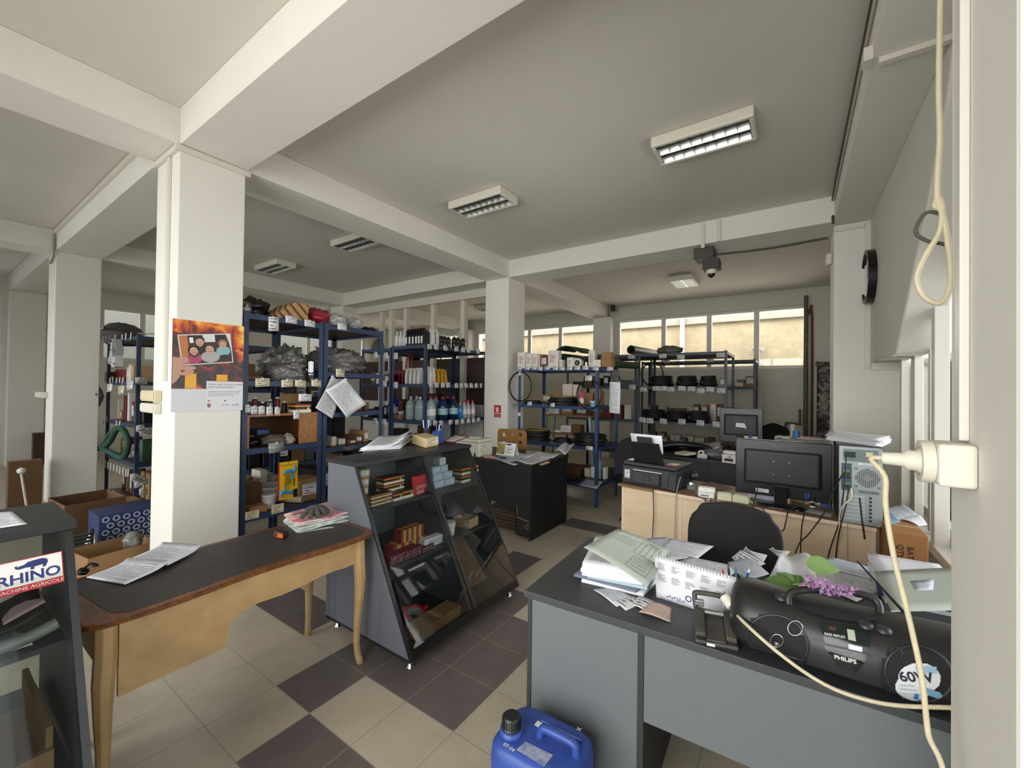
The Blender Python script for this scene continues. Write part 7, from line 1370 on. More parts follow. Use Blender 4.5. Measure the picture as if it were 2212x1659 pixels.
for k in range(5):
    a=2*PI*k/5+.3; MB().tube([(-.275,2.9,.1),(-.275+.27*math.cos(a),2.9+.27*math.sin(a),.06)],.018,8,sub=1).build('star_leg',BLACK,t); MB().lathe([(.012,-.02),(.028,-.02),(.028,.02),(.012,.02)],(-.275+.27*math.cos(a),2.9+.27*math.sin(a),.0285),14,M=rx(90)).build('caster',BLACK,t)
# ------------------------------------------------------------------ blue canister
JC=(-.735,1.30,0); JA=math.radians(2); t=thing('canister','blue plastic jerry can with black cap on the floor by the desk','jerry can',JC,JA); JB_=mat('blue_canister','#3450a4',.42,nz=(6,.25),hex2='#2b4386'); JM=Matrix.Translation(V(JC))@Matrix.Rotation(JA,4,'Z')
def jm(m_): m_.v=[tuple(JM@V(p)) for p in m_.v]; return m_
prof=[(0,.96),(.01,1),(.10,1),(.12,.975),(.22,.975),(.24,1),(.30,1),(.335,.97),(.352,.86),(.356,.7)]
vs=[];n=40
for z_,k in prof:
    for i in range(n):
        a=2*PI*i/n; ca,sa=math.cos(a),math.sin(a); p=2/5; vs.append((.165*k*math.copysign(abs(ca)**p,ca),.125*k*math.copysign(abs(sa)**p,sa),z_+.001))
m_=MB(); m_.add(vs,[(j*n+i,j*n+(i+1)%n,(j+1)*n+(i+1)%n,(j+1)*n+i) for j in range(len(prof)-1) for i in range(n)],0,True); m_.add(vs[:n],[tuple(range(n))[::-1]],0); m_.add(vs[-n:],[tuple(range(n))],0,True); jm(m_).build('body',JB_,t)
jm(MB().tube([(-.01,.0,.352),(.0,.0,.385),(.03,.0,.392),(.10,.0,.392),(.125,.0,.385),(.13,.0,.352)],.015,10)).build('handle',JB_,t); jm(MB().box((-.04,.055,.3575),(.13,.085,.366))).build('raised_rib',JB_,t,bevel=.008)
jm(MB().lathe([(.042,.35),(.042,.372),(.036,.374)],(-.105,-.04,0),24)).build('neck',JB_,t); jm(MB().lathe([(.036,.3745),(.036,.379),(.033,.381),(.033,.412),(.028,.417)],(-.105,-.04,0),22)).build('cap',BLACK,t)
rb=MB()
for k in range(24): a=2*PI*k/24; rb.obox((-.105+.0335*math.cos(a),-.04+.0335*math.sin(a),.396),(.003,.004,.028),rz(math.degrees(a)))
jm(rb).build('cap_rib_pattern',BLACK,t)
jm(MB().hexa([(-.05,.03,.3578),(.05,.02,.3578),(.052,.045,.3578),(-.048,.055,.3578)]+[(-.05,.03,.3586),(.05,.02,.3586),(.052,.045,.3586),(-.048,.055,.3586)])).build('paper_strip',WHITE,t)
jm(MB().hexa([(-.05,-.095,.3578),(.06,-.10,.3578),(.065,-.045,.3578),(-.04,-.05,.3578)]+[(-.05,-.095,.3584),(.06,-.10,.3584),(.065,-.045,.3584),(-.04,-.05,.3584)])).build('worn_label',mat('worn_label','#b9bcc2',.7,nz=(25,.8),hex2='#5a6a9c'),t)
text('×',t,JM@V((.085,.088,.3585)),JM.to_3x3()@V((1,0,0)),JM.to_3x3()@V((0,1,0)),.04,WHITE,'chalk_mark'); text('07-04',t,JM@V((-.10,-.105,.3585)),JM.to_3x3()@V((1,-.1,0)),JM.to_3x3()@V((.1,1,0)),.02,WHITE,'chalk_mark')
# ------------------------------------------------------------------ light wooden counter
LW=wood('light_birch','#e3cdae','#d3b893',(.7,5,5),.45,1.4); LE=mat('birch_edging','#e3cbb0',.45); LT=wood('counter_top_brown','#8a6a4a','#75573b',(1,6,6),.45)
C0=(-1.283,3.656,0); CA=math.radians(-6.67); CM=Matrix.Translation(V(C0))@Matrix.Rotation(CA,4,'Z'); CL=1.73
t=thing('wooden_counter','light birch counter carrying printer, monitor and computer tower','counter',C0,CA)
def cb(a,b): return loc(CM,a,b)
cb((-.03,-.015,.728),(.30,.62,.75)).build('counter_top',LT,t,bevel=.004); cb((.3005,-.012,.728),(CL,.62,.75)).build('counter_top',LT,t,bevel=.002); cb((.3005,-.016,.727),(CL,-.0125,.7505)).build('edging',LE,t)
cb((.0,.012,0),(.022,.6,.7275)).build('end_panel',LE,t)
for a,b in ((.0225,.30),(.3005,.498)): cb((a,.016,.03),(b,.032,.7275)).build('front_panel',LW,t)
cb((.4985,.008,0),(.532,.6,.7275)).build('upright',LE,t); cb((.5325,.016,.08),(1.08,.032,.7275)).build('front_panel',LW,t); cb((1.0805,.014,.08),(1.11,.034,.7275)).build('joint_strip',LE,t); cb((1.1105,.016,.08),(CL-.03,.032,.7275)).build('front_panel',LW,t); cb((CL-.0295,.008,0),(CL-.004,.6,.7275)).build('end_panel',LE,t)
zk=.7508
# printer
PA=math.radians(-9); PO=Z(1345,1043,.75); PM_=Matrix.Translation(V((-1.30,3.70,zk)))@Matrix.Rotation(PA,4,'Z'); t=thing('inkjet_printer','black inkjet printer with a white sheet in its rear tray on the birch counter','printer',(-1.30,3.70,zk),PA)
PBl=mat('printer_black','#1b1b1d',.4,nz=(40,.15)); 
def pb(a,b,nm,M=PBl,bev=.008,par=None): return loc(PM_,a,b).build(nm,M,par or t,bevel=bev)
pb((.0,.02,0),(.50,.40,.165),'body'); pb((.005,.025,.1655),(.495,.39,.2),'scanner_lid'); pb((.10,-.0,.02),(.36,.0195,.13),'rear_cover'); pb((.20,-.006,.055),(.275,-.0003,.105),'power_recess',BLACK,.002)
m_=MB().hexa([(.10,.05,.2005),(.38,.05,.2005),(.38,.07,.2005),(.10,.07,.2005),(.115,-.035,.39),(.365,-.035,.39),(.365,-.028,.392),(.115,-.028,.392)]); m_.v=[tuple(PM_@V(p)) for p in m_.v]; m_.build('paper_support',PBl,t,bevel=.003)
m_=MB().hexa([(.095,.001,.14),(.385,.001,.14),(.385,.0185,.14),(.095,.0185,.14),(.10,-.005,.205),(.38,-.005,.205),(.38,.02,.205),(.10,.02,.205)]); 
pb((.115,-.004,.1335),(.375,.018,.139),'tray_slot',PAPER,.001)
pb((.02,-.0,.05),(.085,.0192,.125),'label_plate',TAGM,.001) if False else pb((.025,.0185,.05),(.075,.0195,.125),'type_label',TAGM,.0005)
pb((.43,.005,.0),(.50,.0195,.15),'side_bulge'); 
p8=thing('paper_sheet','white paper sheet standing in the printer rear tray','paper',PM_@V((.24,.0,.33))); m_=MB().sheet((.10,.0,.30),(.375,.0,.30),(.385,-.055,.46),(.095,-.055,.46),4,4,t=.001); m_.v=[tuple(PM_@(V(p)+V((0,.038,0)))) for p in m_.v]; m_.build('sheet',PAPER,p8)
m_=MB().hexa([(.17,-.0315,.3905),(.31,-.0315,.3905),(.31,-.028,.3905),(.17,-.028,.3905),(.165,-.04,.44),(.305,-.04,.44),(.305,-.036,.44),(.165,-.036,.44)]); m_.v=[tuple(PM_@V(p)) for p in m_.v]; m_.build('support_extension',PBl,t,bevel=.002)
p8=thing('paper_sheet','folded white sheet lying on the printer lid beside its tray','paper',PM_@V((.05,.2,.201))); m_=MB().sheet((.01,.10,.2012),(.085,.10,.2012),(.085,.3,.2012),(.01,.3,.2012),4,4,lift=lambda a,b:.03*a*b); m_.v=[tuple(PM_@V(p)) for p in m_.v]; m_.build('sheet',PAPER,p8)
p8=thing('passport_booklet','dark red booklet on the printer lid','booklet',PM_@V((.44,.12,.2005))); m_=MB().box((.385,.08,.2008),(.47,.2,.206)); m_.v=[tuple(PM_@V(p)) for p in m_.v]; m_.build('cover',mat('dark_red_folder','#7b2430',.5),p8); m_=MB().box((.388,.083,.2062),(.467,.197,.2072)); m_.v=[tuple(PM_@V(p)) for p in m_.v]; m_.build('printed_cover',TAGB,p8)
# devices along the counter edge
c=Z(1493,1058,.75); c.z=zk; t=thing('desk_webcam','black ball-headed webcam on a grey foot beside the printer','webcam',c); MB().box(c+V((-.03,-.02,0)),c+V((.03,.03,.04))).build('foot',mat('grey_plastic','#6a6d70',.4),t,bevel=.004); MB().cyl(c+V((0,.02,.0405)),c+V((.005,.03,.075)),.008).build('neck',BLACK,t); MB().blob(c+V((.012,.04,.078)),(.075,.07,.085),2,.0,1,18,14).build('head',BLACK,t); MB().lathe([(.02,0),(.012,.012)],c+V((-.002,.0,.05)),14,M=rx(75)).build('lens_collar',STEEL,t)
def zblock(name,label,cat,u0,v0,u1,v1,dep,h,M,bev=.004,z=zk,group=None):
    a=Z(u0,v0,z); b=Z(u1,v1,z); d=(b-a); d.z=0; n_=V((-d.y,d.x,0)).normalized(); t=thing(name,label,cat,((a+b)/2)[:],group=group); m_=MB(); m_.hexa([a,b,b+n_*dep,a+n_*dep]+[p+V((0,0,h)) for p in (a,b,b+n_*dep,a+n_*dep)]); m_.build('body',M,t,bevel=bev); return t,a,b,n_
t,a,b,n_=zblock('network_router','lower white network box with black ports on the birch counter','router',1507,1073,1543,1078,.09,.04,WHITE)
for i in range(4): q=a+(b-a)*(.25+.12*i); MB().obox(q-n_*.0012+V((0,0,.018)),(.009,.002,.01),rz(-7)).build('port',BLACK,t)
zq=zk+.041; t=thing('network_router','upper white network box stacked on the one with ports','router',((a+b)/2+V((0,0,.0405)))[:]); m_=MB(); m_.hexa([p+V((0,0,.0405)) for p in (a,b,b+n_*.08,a+n_*.08)]+[p+V((0,0,.078)) for p in (a+n_*.01,b+n_*.01,b+n_*.08,a+n_*.08)]); m_.build('body',WHITE,t,bevel=.008); m_=MB(); m_.hexa([p+V((0,0,.0783)) for p in (a+n_*.02+(b-a)*.3,a+n_*.02+(b-a)*.6,a+n_*.04+(b-a)*.6,a+n_*.04+(b-a)*.3)]+[p+V((0,0,.0788)) for p in (a+n_*.02+(b-a)*.3,a+n_*.02+(b-a)*.6,a+n_*.04+(b-a)*.6,a+n_*.04+(b-a)*.3)]); m_.build('yellow_sticker',YEL,t)
for i,(u0,u1,v0,v1,lab) in enumerate(((1549,1580,1080,1084,'cream device with two slots on the counter edge'),(1581,1616,1084,1090,'cream device next to the slotted one on the counter edge'))):
    t,a,b,n_=zblock('cream_device',lab,'device',u0,v0,u1,v1,.09,.05,mat('pale_cream','#c9c8a8',.45),.005); m_=MB(); m_.hexa([p+V((0,0,.0503)) for p in (a+n_*.015+(b-a)*.1,b+n_*.015-(b-a)*.1,b+n_*.07-(b-a)*.1,a+n_*.07+(b-a)*.1)]+[p+V((0,0,.0535)) for p in (a+n_*.015+(b-a)*.1,b+n_*.015-(b-a)*.1,b+n_*.07-(b-a)*.1,a+n_*.07+(b-a)*.1)]); m_.build('top_panel',mat('pale_cream_top','#d3d2b8',.4),t)
t,a,b,n_=zblock('paper_block','block of lilac-white paper leaning under the monitor','papers',1615,1075,1672,1082,.05,.07,mat('lilac_white','#b3b5c6',.6),.001); 
flatpaper('yellow note under the paper block on the counter',zk,((1612,1084),(1648,1092),(1652,1086),(1620,1080)),mat('yellow_note','#d3c87a',.7),'note','note',t=.003); zblock('red_tag','small red cylinder-like tag by the monitor foot','tag',1664,1080,1674,1081,.012,.02,RED,.003)
t,a,b,n_=zblock('cardboard_box','open brown card box behind the monitor foot','box',1706,1080,1744,1090,.08,.055,KRAFTL,.002); MB().hexa([p+V((0,0,.0553)) for p in (a,b,b+n_*.02,a+n_*.02)]+[p+V((0,0,.07)) for p in (a+n_*-.01,b+n_*-.01,b+n_*.0,a+n_*.0)]).build('flap',KRAFTL,t)
for i,(u,lab) in enumerate(((1755,'front'),(1763,'rear'))): c=Z(u,1096-4*i,.75); c.z=zk; c.x+=.004*i; c.y+=.05*i; t=thing('spool','%s black and white spool beside the blue mesh basket'%lab,'spool',c); MB().lathe([(.017,.0005),(.017,.01),(.011,.012),(.011,.035),(.017,.037),(.017,.045)],c,16).build('spool_body',WHITE,t); MB().lathe([(.0135,.0125),(.0135,.0345)],c,16).build('winding',BLACK,t); MB().lathe([(.0165,.0455),(.0165,.075)],c,16).build('top_winding',BLACK,t)
t,a,b,n_=zblock('mesh_basket','blue mesh basket between monitor and computer tower','basket',1771,1096,1795,1100,.07,.075,mat('blue_mesh','#2b4a8c',.4,bump=(200,.3)),.003)
m_=MB()
for i in range(5):
    for j in range(4): q=a+(b-a)*(.14+.18*i)-n_*.0006+V((0,0,.014+.015*j)); m_.obox(q,(.005,.001,.007),rz(-7))
m_.build('mesh_holes_print',NAVY,t)
flatpaper('white sheet lying at the counter front below the blue basket',zk,((1735,1104),(1795,1117),(1800,1110),(1748,1099)),LEDGER)
flatpaper('brown leaflet lying behind the network boxes',zk+.001,((1512,1048),(1560,1062),(1585,1056),(1535,1040)),mat('brown_leaflet','#6d5238',.6,nz=(20,.6)),'leaflet','leaflet')
# computer monitor, seen from behind
MG=mat('monitor_black','#17181a',.32); MGM=mat('monitor_matt','#202123',.5)
def monitor(label,y,x0,x1,z0,z1,zf,logo=None,white_panel=True):
    xm=(x0+x1)/2; t=thing('computer_monitor',label,'monitor',(xm,y,zf)); W=x1-x0; H_=z1-z0
    MB().box((x0,y,z0),(x1,y+.035,z1)).build('housing',MG,t,bevel=.006); MB().box((x0+.012,y+.0355,z0+.018),(x1-.012,y+.037,z1-.012)).build('screen',mat('screen_off','#0b0c0e',.1),t)
    m_=MB(); a0,a1,b0,b1=x0+W*.09,x1-W*.09,z0+H_*.2,z1-H_*.16; m_.hexa([(a0,y-.001,b0),(a1,y-.001,b0),(a1,y-.0006,b0),(a0,y-.0006,b0)]+[(a0,y-.001,b1),(a1,y-.001,b1),(a1,y-.0006,b1),(a0,y-.0006,b1)])
    MB().hexa([(a0+.02,y-.022,b0+.015),(a1-.02,y-.022,b0+.015),(a1,y-.0005,b0),(a0,y-.0005,b0),(a0+.02,y-.022,b1-.02),(a1-.02,y-.022,b1-.02),(a1,y-.0005,b1),(a0,y-.0005,b1)]).build('raised_back',MGM,t,bevel=.012)
    for i in (-1,1):
        for j in (-1,1): MB().cyl((xm+i*.05,y-.0225,(b0+b1)/2+j*.05),(xm+i*.05,y-.0245,(b0+b1)/2+j*.05),.004,n=10).build('mount_screw',STEEL,t)
    MB().hexa([(xm-.04,y-.15,zf+.015),(xm+.04,y-.15,zf+.015),(xm+.04,y-.11,zf+.015),(xm-.04,y-.11,zf+.015),(xm-.045,y-.035,z0+H_*.2),(xm+.045,y-.035,z0+H_*.2),(xm+.045,y-.001,z0+H_*.2),(xm-.045,y-.001,z0+H_*.2)]).build('stand_neck',BBG,t,bevel=.006); MB().lathe([(.16,.0),(.16,.008),(.15,.014),(.05,.02)],(xm,y-.12,zf+.0003),32,sy=.62).build('stand_base',BBG,t)
    vt=MB()
    for k in range(9): vt.box((x0+W*.02,y-.0008,z0+H_*(.12+.05*k)),(x0+W*.055,y-.0001,z0+H_*(.135+.05*k)))
    vt.build('vent_slats',BLACK,t)
    if white_panel: MB().box((x0+W*.23,y-.002,z0+H_*.055),(x0+W*.37,y-.0002,z0+H_*.12)).build('type_label',TAGM,t); MB().box((x0+W*.735,y-.02,z0+H_*.05),(x0+W*.785,y-.0005,z0+H_*.14)).build('video_plug',mat('plug_blue','#24449a',.4),t)
    if logo: text(logo,t,(xm-W*.09,y-.0008,z1-H_*.115),(1,0,0),(0,0,1),H_*.075,mat('logo_black','#0a0a0b',.15),bold=.02,ext=.0006)
    return t
mon=monitor('big black monitor seen from behind on the birch counter',3.78,-.385,.235,.79,1.222,zk,'BenQ')
# computer tower
tx0_,tx1_,ty0_,tz0,tz1=.249,.466,3.47,.7512,1.255
t=thing('computer_tower','computer tower with bare metal rear facing out at the birch counter end','computer',((tx0_+tx1_)/2,ty0_+.2,tz0)); GZ=mat('galvanised_rear','#a3abab',.4,.35,nz=(8,.12)); HOLE=mat('dark_hole','#20262a',.6)
MB().box((tx0_-.004,ty0_+.003,tz0),(tx0_-.0005,ty0_+.42,tz1)).box((tx1_+.0005,ty0_+.003,tz0),(tx1_+.004,ty0_+.42,tz1)).box((tx0_-.0004,ty0_+.003,tz1-.004),(tx1_+.0004,ty0_+.42,tz1)).build('side_cover',BLACK,t,bevel=.001)
MB().box((tx0_,ty0_,tz0+.001),(tx1_,ty0_+.4,tz1-.0045)).build('metal_rear',GZ,t,bevel=.002); W=tx1_-tx0_; H_=tz1-tz0
def tb(a,b,c,d,nm,M,k=.002): return MB().box((tx0_+W*a,ty0_-k,tz0+H_*b),(tx0_+W*c,ty0_-.0003,tz0+H_*d)).build(nm,M,t,bevel=.0006)
tb(.1,.80,.9,.955,'power_supply_plate',mat('mesh_steel','#6d7a78',.4,.5,bump=(180,.4))); tb(.62,.87,.78,.93,'power_label',mat('pale_yellow_label','#c4c39a',.6),.003); tb(.13,.85,.38,.92,'power_inlet',BLACK,.01)
tb(.06,.42,.3,.77,'port_panel',mat('port_panel_steel','#4d5653',.4,.4),.0022)
for k in range(7): tb(.09,.46+.04*k,.26,.485+.04*k,'port',(HOLE,mat('plug_green','#4a8a5a',.4),mat('plug_blue','#24449a',.4),BLACK)[k%4],.006)
fx_,fz=tx0_+W*.66,tz0+H_*.60; fg=MB()
for i in range(-6,7):
    for j in range(-6,7):
        if 2.2<math.hypot(i,j)<6.3: fg.box((fx_+i*.0095-.003,ty0_-.0012,fz+j*.0095-.003),(fx_+i*.0095+.003,ty0_-.0003,fz+j*.0095+.003))
fg.build('fan_mesh',HOLE,t); MB().cyl((fx_,ty0_-.0004,fz),(fx_,ty0_-.003,fz),.02,n=20).build('fan_hub',STEEL,t)
for i in (-1,1):
    for j in (-1,1): MB().cyl((fx_+i*.056,ty0_-.0004,fz+j*.056),(fx_+i*.056,ty0_-.002,fz+j*.056),.009,n=12).build('fan_screw',CHROME,t)
tb(.45,.76,.95,.79,'white_sticker',TAGM); vm=MB()
for i in range(11):
    for j in range(2): vm.box((tx0_+W*(.47+.042*i),ty0_-.0012,tz0+H_*(.405+.02*j)),(tx0_+W*(.495+.042*i),ty0_-.0003,tz0+H_*(.418+.02*j)))
vm.build('vent_mesh',HOLE,t)
for k in range(7): tb(.12,.045+.048*k,.6,.08+.048*k,'slot_cover',mat('slot_steel','#b4bbbb',.4,.3),.003); tb(.7,.05+.048*k,.76,.078+.048*k,'slot_window',HOLE,.0012)
for i in range(4): q=((.03,.02),(.97,.02),(.97,.98),(.03,.98))[i]; MB().cyl((tx0_+W*q[0],ty0_-.0004,tz0+H_*q[1]),(tx0_+W*q[0],ty0_-.003,tz0+H_*q[1]),.005,n=10).build('case_screw',CHROME,t)
pile('loose sheaf of papers lying on top of the computer tower',tz1+.0006,((1786,950),(1905,966),(1925,956),(1795,938)),5,NEWS,9,h=.007,curl=.02)
# cables down the counter front
def cabl(label,pts,r,M): return one('hanging_lead',label,'cable',MB().tube(pts,r,8),M,group='leads down the birch counter')
def cf(u,v,k=.03): # plane just before the counter front
    n_=(CM.to_3x3()@V((0,-1,0))); p0=V(C0)+n_*k; d=ray(u,v); return O+d*((p0-O).dot(n_)/d.dot(n_))
BC=mat('black_cable','#1c1b1a',.5)
for lab,px,r,M in (('black lead from the printer straight down the first panel',((1412,1046),(1411,1075),(1412,1110),(1409,1165)),.004,BC),('grey lead from the printer side to the floor',((1470,1030),(1462,1062),(1459,1110),(1458,1175)),.0035,mat('grey_cable','#8d877b',.6)),
 ('short black lead hanging under the network box',((1523,1075),(1524,1085),(1529,1105)),.0035,BC),('second black lead hanging under the network box',((1538,1076),(1532,1090),(1532,1110)),.0035,BC),('black lead looping from webcam past the network box',((1494,1062),(1512,1074),(1530,1082),(1547,1083),(1551,1100)),.0035,BC),
 ('white strip lead under the cream devices',((1578,1085),(1575,1100)),.005,CABW),('black lead from the monitor label straight down',((1637,1055),(1630,1080),(1623,1112)),.004,BC),('curved black lead past the yellow note',((1620,1075),(1635,1092),(1650,1102),(1653,1120)),.0035,BC),
 ('black lead from the blue plug to behind the chair',((1745,1062),(1738,1085),(1705,1103),(1698,1125),(1692,1146),(1680,1145)),.004,BC),('black lead dropping to the desk from the monitor side',((1740,1098),(1733,1130),(1730,1165),(1729,1200)),.004,BC),('long black lead slanting from the tower to the desk',((1820,1025),(1800,1060),(1785,1100),(1750,1150),(1728,1172),(1718,1195)),.004,BC),
 ('pair of black leads hanging from the tower, inner one',((1828,985),(1826,1030),(1820,1080),(1812,1130),(1795,1180),(1786,1215)),.004,BC),('pair of black leads hanging from the tower, outer one',((1834,1050),(1828,1090),(1815,1140),(1808,1180),(1804,1225)),.004,BC),('cream lead from the tower ports down the counter end',((1838,1055),(1838,1075),(1817,1098),(1812,1130),(1813,1165)),.0045,CAB),('black lead with a lump from the tower slots',((1857,1075),(1860,1100),(1862,1120),(1868,1165)),.0055,BC),('thin grey lead beside the tower',((1831,1130),(1831,1180),(1832,1230)),.0025,mat('grey_cable','#8d877b',.6))):
    cabl(lab,[cf(u,v,.03 if u<1815 else .09) for u,v in px],r,M)
# kraft box with stencilled lettering at the counter end
y_=3.22; a=Y(1901,1132,y_); b=Y(2006,1150,y_); a.x=max(a.x,.462); zt_=.80
t=thing('shipping_carton','tall kraft shipping carton with printed lettering by the window wall','carton',((a.x+b.x)/2,y_+.18,0)); MB().box((a.x,y_,0),(b.x,y_+.36,zt_)).build('body',mat('orange_kraft','#9c6b3b',.75,nz=(4,.15)),t,bevel=.004); MB().box((a.x+.002,y_+.17,zt_+.0002),(b.x-.002,y_+.2,zt_+.001)).build('tape_strip',KRAFTL,t)
KI=mat('stencil_ink','#3b2a1c',.7)
for u,v,b_ in ((1960,1180,'BATCH NUMBER'),(1938,1175,'QTY: 50'),(1919,1172,'G.W: 12 KG')): q=Y(u,v,y_-.0006); text(b_,t,q,(0,0,-1),(1,0,0),.04,KI,bold=.02)
for i,(px,M,lab) in enumerate(((((1905,1100),(1940,1128),(1990,1118),(1950,1090)),LEDGER,'printed sheet on the shipping carton'),(((1945,1122),(1985,1134),(2003,1132),(1985,1112)),PAPER,'white sheet hanging over the shipping carton edge'),(((1906,1110),(1925,1130),(1945,1127),(1920,1105)),mat('blue_leaflet','#7f9cc0',.6,nz=(20,.5)),'blue leaflet on the shipping carton'))): flatpaper(lab,zt_+.0015+.003*i,px,M,lift=lambda a,b:.006*math.sin(a*4))
# ------------------------------------------------------------------ black desk beyond the display case
BD=mat('black_desk','#0e0e0f',.5,nz=(50,.2)); BX=-2.268
t=thing('black_desk','black desk with a computer underneath, behind the slanted display case','desk',(-2.85,4.0,0))
MB().box((-3.45,3.69,.772),(BX+.012,4.56,.796)).build('desk_top',BD,t,bevel=.002); MB().box((BX-.02,3.703,0),(BX,4.54,.7715)).build('side_panel',BD,t); MB().box((-3.44,3.703,0),(-3.42,4.54,.7715)).build('side_panel',BD,t); MB().box((-3.4195,3.71,.34),(BX-.0205,3.726,.7715)).build('modesty_panel',BD,t)
t=thing('computer_tower','black computer with a chrome L-shaped line under the black desk','computer',(-2.4,3.98,0)); MB().box((-2.485,3.76,.012),(-2.3,4.18,.40)).build('case',BLACK,t,bevel=.004); MB().box((-2.476,3.755,.20),(-2.468,3.7595,.34)).build('chrome_line',CHROME,t); MB().hexa([(-2.4675,3.755,.20),(-2.31,3.755,.175),(-2.31,3.7595,.175),(-2.4675,3.7595,.20),(-2.4675,3.755,.21),(-2.31,3.755,.185),(-2.31,3.7595,.185),(-2.4675,3.7595,.21)]).build('chrome_line',CHROME,t); MB().pipe((-2.345,3.7595,.12),(-2.345,3.756,.12),.024,.018,22).build('power_button_ring',STEEL,t); MB().cyl((-2.322,3.7595,.155),(-2.322,3.756,.155),.01,n=14).build('button',STEEL,t)
for i in range(3): MB().box((-2.47,3.79,.0005),(-2.315,4.15,.0118)).build('foot_rail',BLACK,t) if i==0 else None
t=thing('plank_pile','low pile of brown slats under the black desk','slats',(-2.75,4.05,0)); m_=MB()
for i in range(8): m_.box((-3.0+.005*(i%2),3.86+.01*(i%3),.001+.026*i),(-2.56-.004*(i%3),4.2,.024+.026*i))
m_.build('plank_layers',wood('dark_slats','#54402c','#3d2d1e'),t)
zb_=.797
t=thing('cool_box','white two-part plastic case standing on the black desk','plastic case',(-3.08,3.86,zb_)); CM_=mat('off_white_case','#c9c8b5',.45,nz=(8,.08)); MB().box((-3.36,3.72,zb_),(-2.975,3.98,zb_+.165)).build('case_body',CM_,t,bevel=.02); MB().box((-3.37,3.715,zb_+.1655),(-2.97,3.985,zb_+.205)).build('lid',CM_,t,bevel=.015); MB().box((-3.33,3.76,zb_+.2055),(-3.03,3.81,zb_+.225)).build('lid_handle',CM_,t,bevel=.008); MB().box((-3.05,3.7145,zb_+.01),(-3.03,3.7195,zb_+.05)).build('latch',BLACK,t); MB().box((-2.9745,3.79,zb_+.12),(-2.972,3.81,zb_+.14)).build('button',STEEL,t)
q=Z(1090,985,zb_); t=thing('desk_calendar','small white tent calendar with a coloured picture on the black desk','calendar',q); x0,x1=q.x-.13,q.x+.13
MB().hexa([(x0,q.y,zb_+.001),(x1,q.y,zb_+.001),(x1,q.y+.003,zb_+.001),(x0,q.y+.003,zb_+.001),(x0,q.y+.05,zb_+.15),(x1,q.y+.05,zb_+.15),(x1,q.y+.053,zb_+.15),(x0,q.y+.053,zb_+.15)]).build('front_page',PAPER,t); MB().hexa([(x0,q.y+.107,zb_+.001),(x1,q.y+.107,zb_+.001),(x1,q.y+.11,zb_+.001),(x0,q.y+.11,zb_+.001),(x0,q.y+.054,zb_+.15),(x1,q.y+.054,zb_+.15),(x1,q.y+.057,zb_+.15),(x0,q.y+.057,zb_+.15)]).build('back_page',PAPER,t)
def cq(a0,b0,a1,b1,nm,M): f=lambda a,b:(x0+(x1-x0)*a,q.y-.0012+.05*b,zb_+.001+.149*b); p=[f(a0,b0),f(a1,b0),f(a1,b1),f(a0,b1)]; MB().prism(p,(0,.001,0)).build(nm,M,t)
cq(.0,.12,.45,.95,'picture_print',mat('calendar_picture','#3d3a38',.5,nz=(30,.9),hex2='#c9b45a')); cq(.5,.2,.97,.7,'month_print',TAGM); cq(.5,.82,.75,.95,'purple_band',mat('purple_band','#4a3d7a',.5))
for i,(px,M,lab) in enumerate(((((1060,990),(1110,1004),(1150,994),(1100,982)),LEDGER,'wide printed sheet before the tent calendar'),(((1112,996),(1150,1003),(1190,990),(1150,982)),NEWS,'grey magazine page at the black desk corner'),(((1140,985),(1195,990),(1213,980),(1165,976)),TEXT,'typed sheet at the outer edge of the black desk'),(((1100,985),(1140,990),(1160,982),(1120,978)),HAND,'handwritten sheet beside the tent calendar'))): flatpaper(lab,zb_+.001+.003*i,px,M,lift=lambda a,b,i=i:.006*math.sin(a*5+i))
zblock('white_red_pack','small white and red pack on the black desk','pack',1043,988,1063,992,.05,.03,mat('white_red_pack','#d0ccc8',.5,nz=(40,.9),hex2='#a0343c'),.003,zb_)
t,a,b,n_=zblock('eyeglasses_case','thin dark spectacles case on the sheets of the black desk','case',1079,990,1092,991,.04,.015,BLACK,.006,zb_+.014); MB().obox((a+b)/2+n_*.02+V((0,0,.0165)),(.02,.01,.002),rz(0)).build('clasp',STEEL,t)
flatpaper('thin wooden ruler strip over the black desk corner',zb_+.0002,((1165,1004),(1168,1006),(1187,1000),(1184,998)),KRAFTL,'wood_strip','strip',t=.012)
# wooden chair with holed back
from mathutils.geometry import tessellate_polygon
yc_=4.62; A=Y(1075,925,yc_); B_=Y(1137,925,yc_); zt_=A.z; zb2=Y(1137,972,yc_).z-.12; x0,x1=A.x,B_.x
t=thing('wooden_chair','plywood chair whose back has round holes, behind the black desk','chair',((x0+x1)/2,yc_+.2,0)); PLY=wood('plywood','#a8793f','#946833',(1,8,8),.45)
r_=.05; out=[]
for cx_,cz_,a0 in ((x1-r_,zt_-r_,0),(x0+r_,zt_-r_,90),(x0+r_,zb2+r_,180),(x1-r_,zb2+r_,270)):
    for k in range(6): a=math.radians(a0+18*k); out.append(V((cx_+r_*math.cos(a),0,cz_+r_*math.sin(a))))
hs=[]
for v in (939,957):
    for u in (1088,1106,1124):
        c=Y(u,v,yc_); hs.append([V((c.x-.028*math.cos(2*PI*k/14),0,c.z+.028*math.sin(2*PI*k/14))) for k in range(14)])
polys=[out]+hs; flat=[p for q in polys for p in q]; tri=tessellate_polygon(polys); m_=MB(); nF=len(flat)
m_.add([p+V((0,yc_,0)) for p in flat],[tuple(f) for f in tri],0); m_.add([p+V((0,yc_+.014,0)) for p in flat],[tuple(f)[::-1] for f in tri],0); o_=0
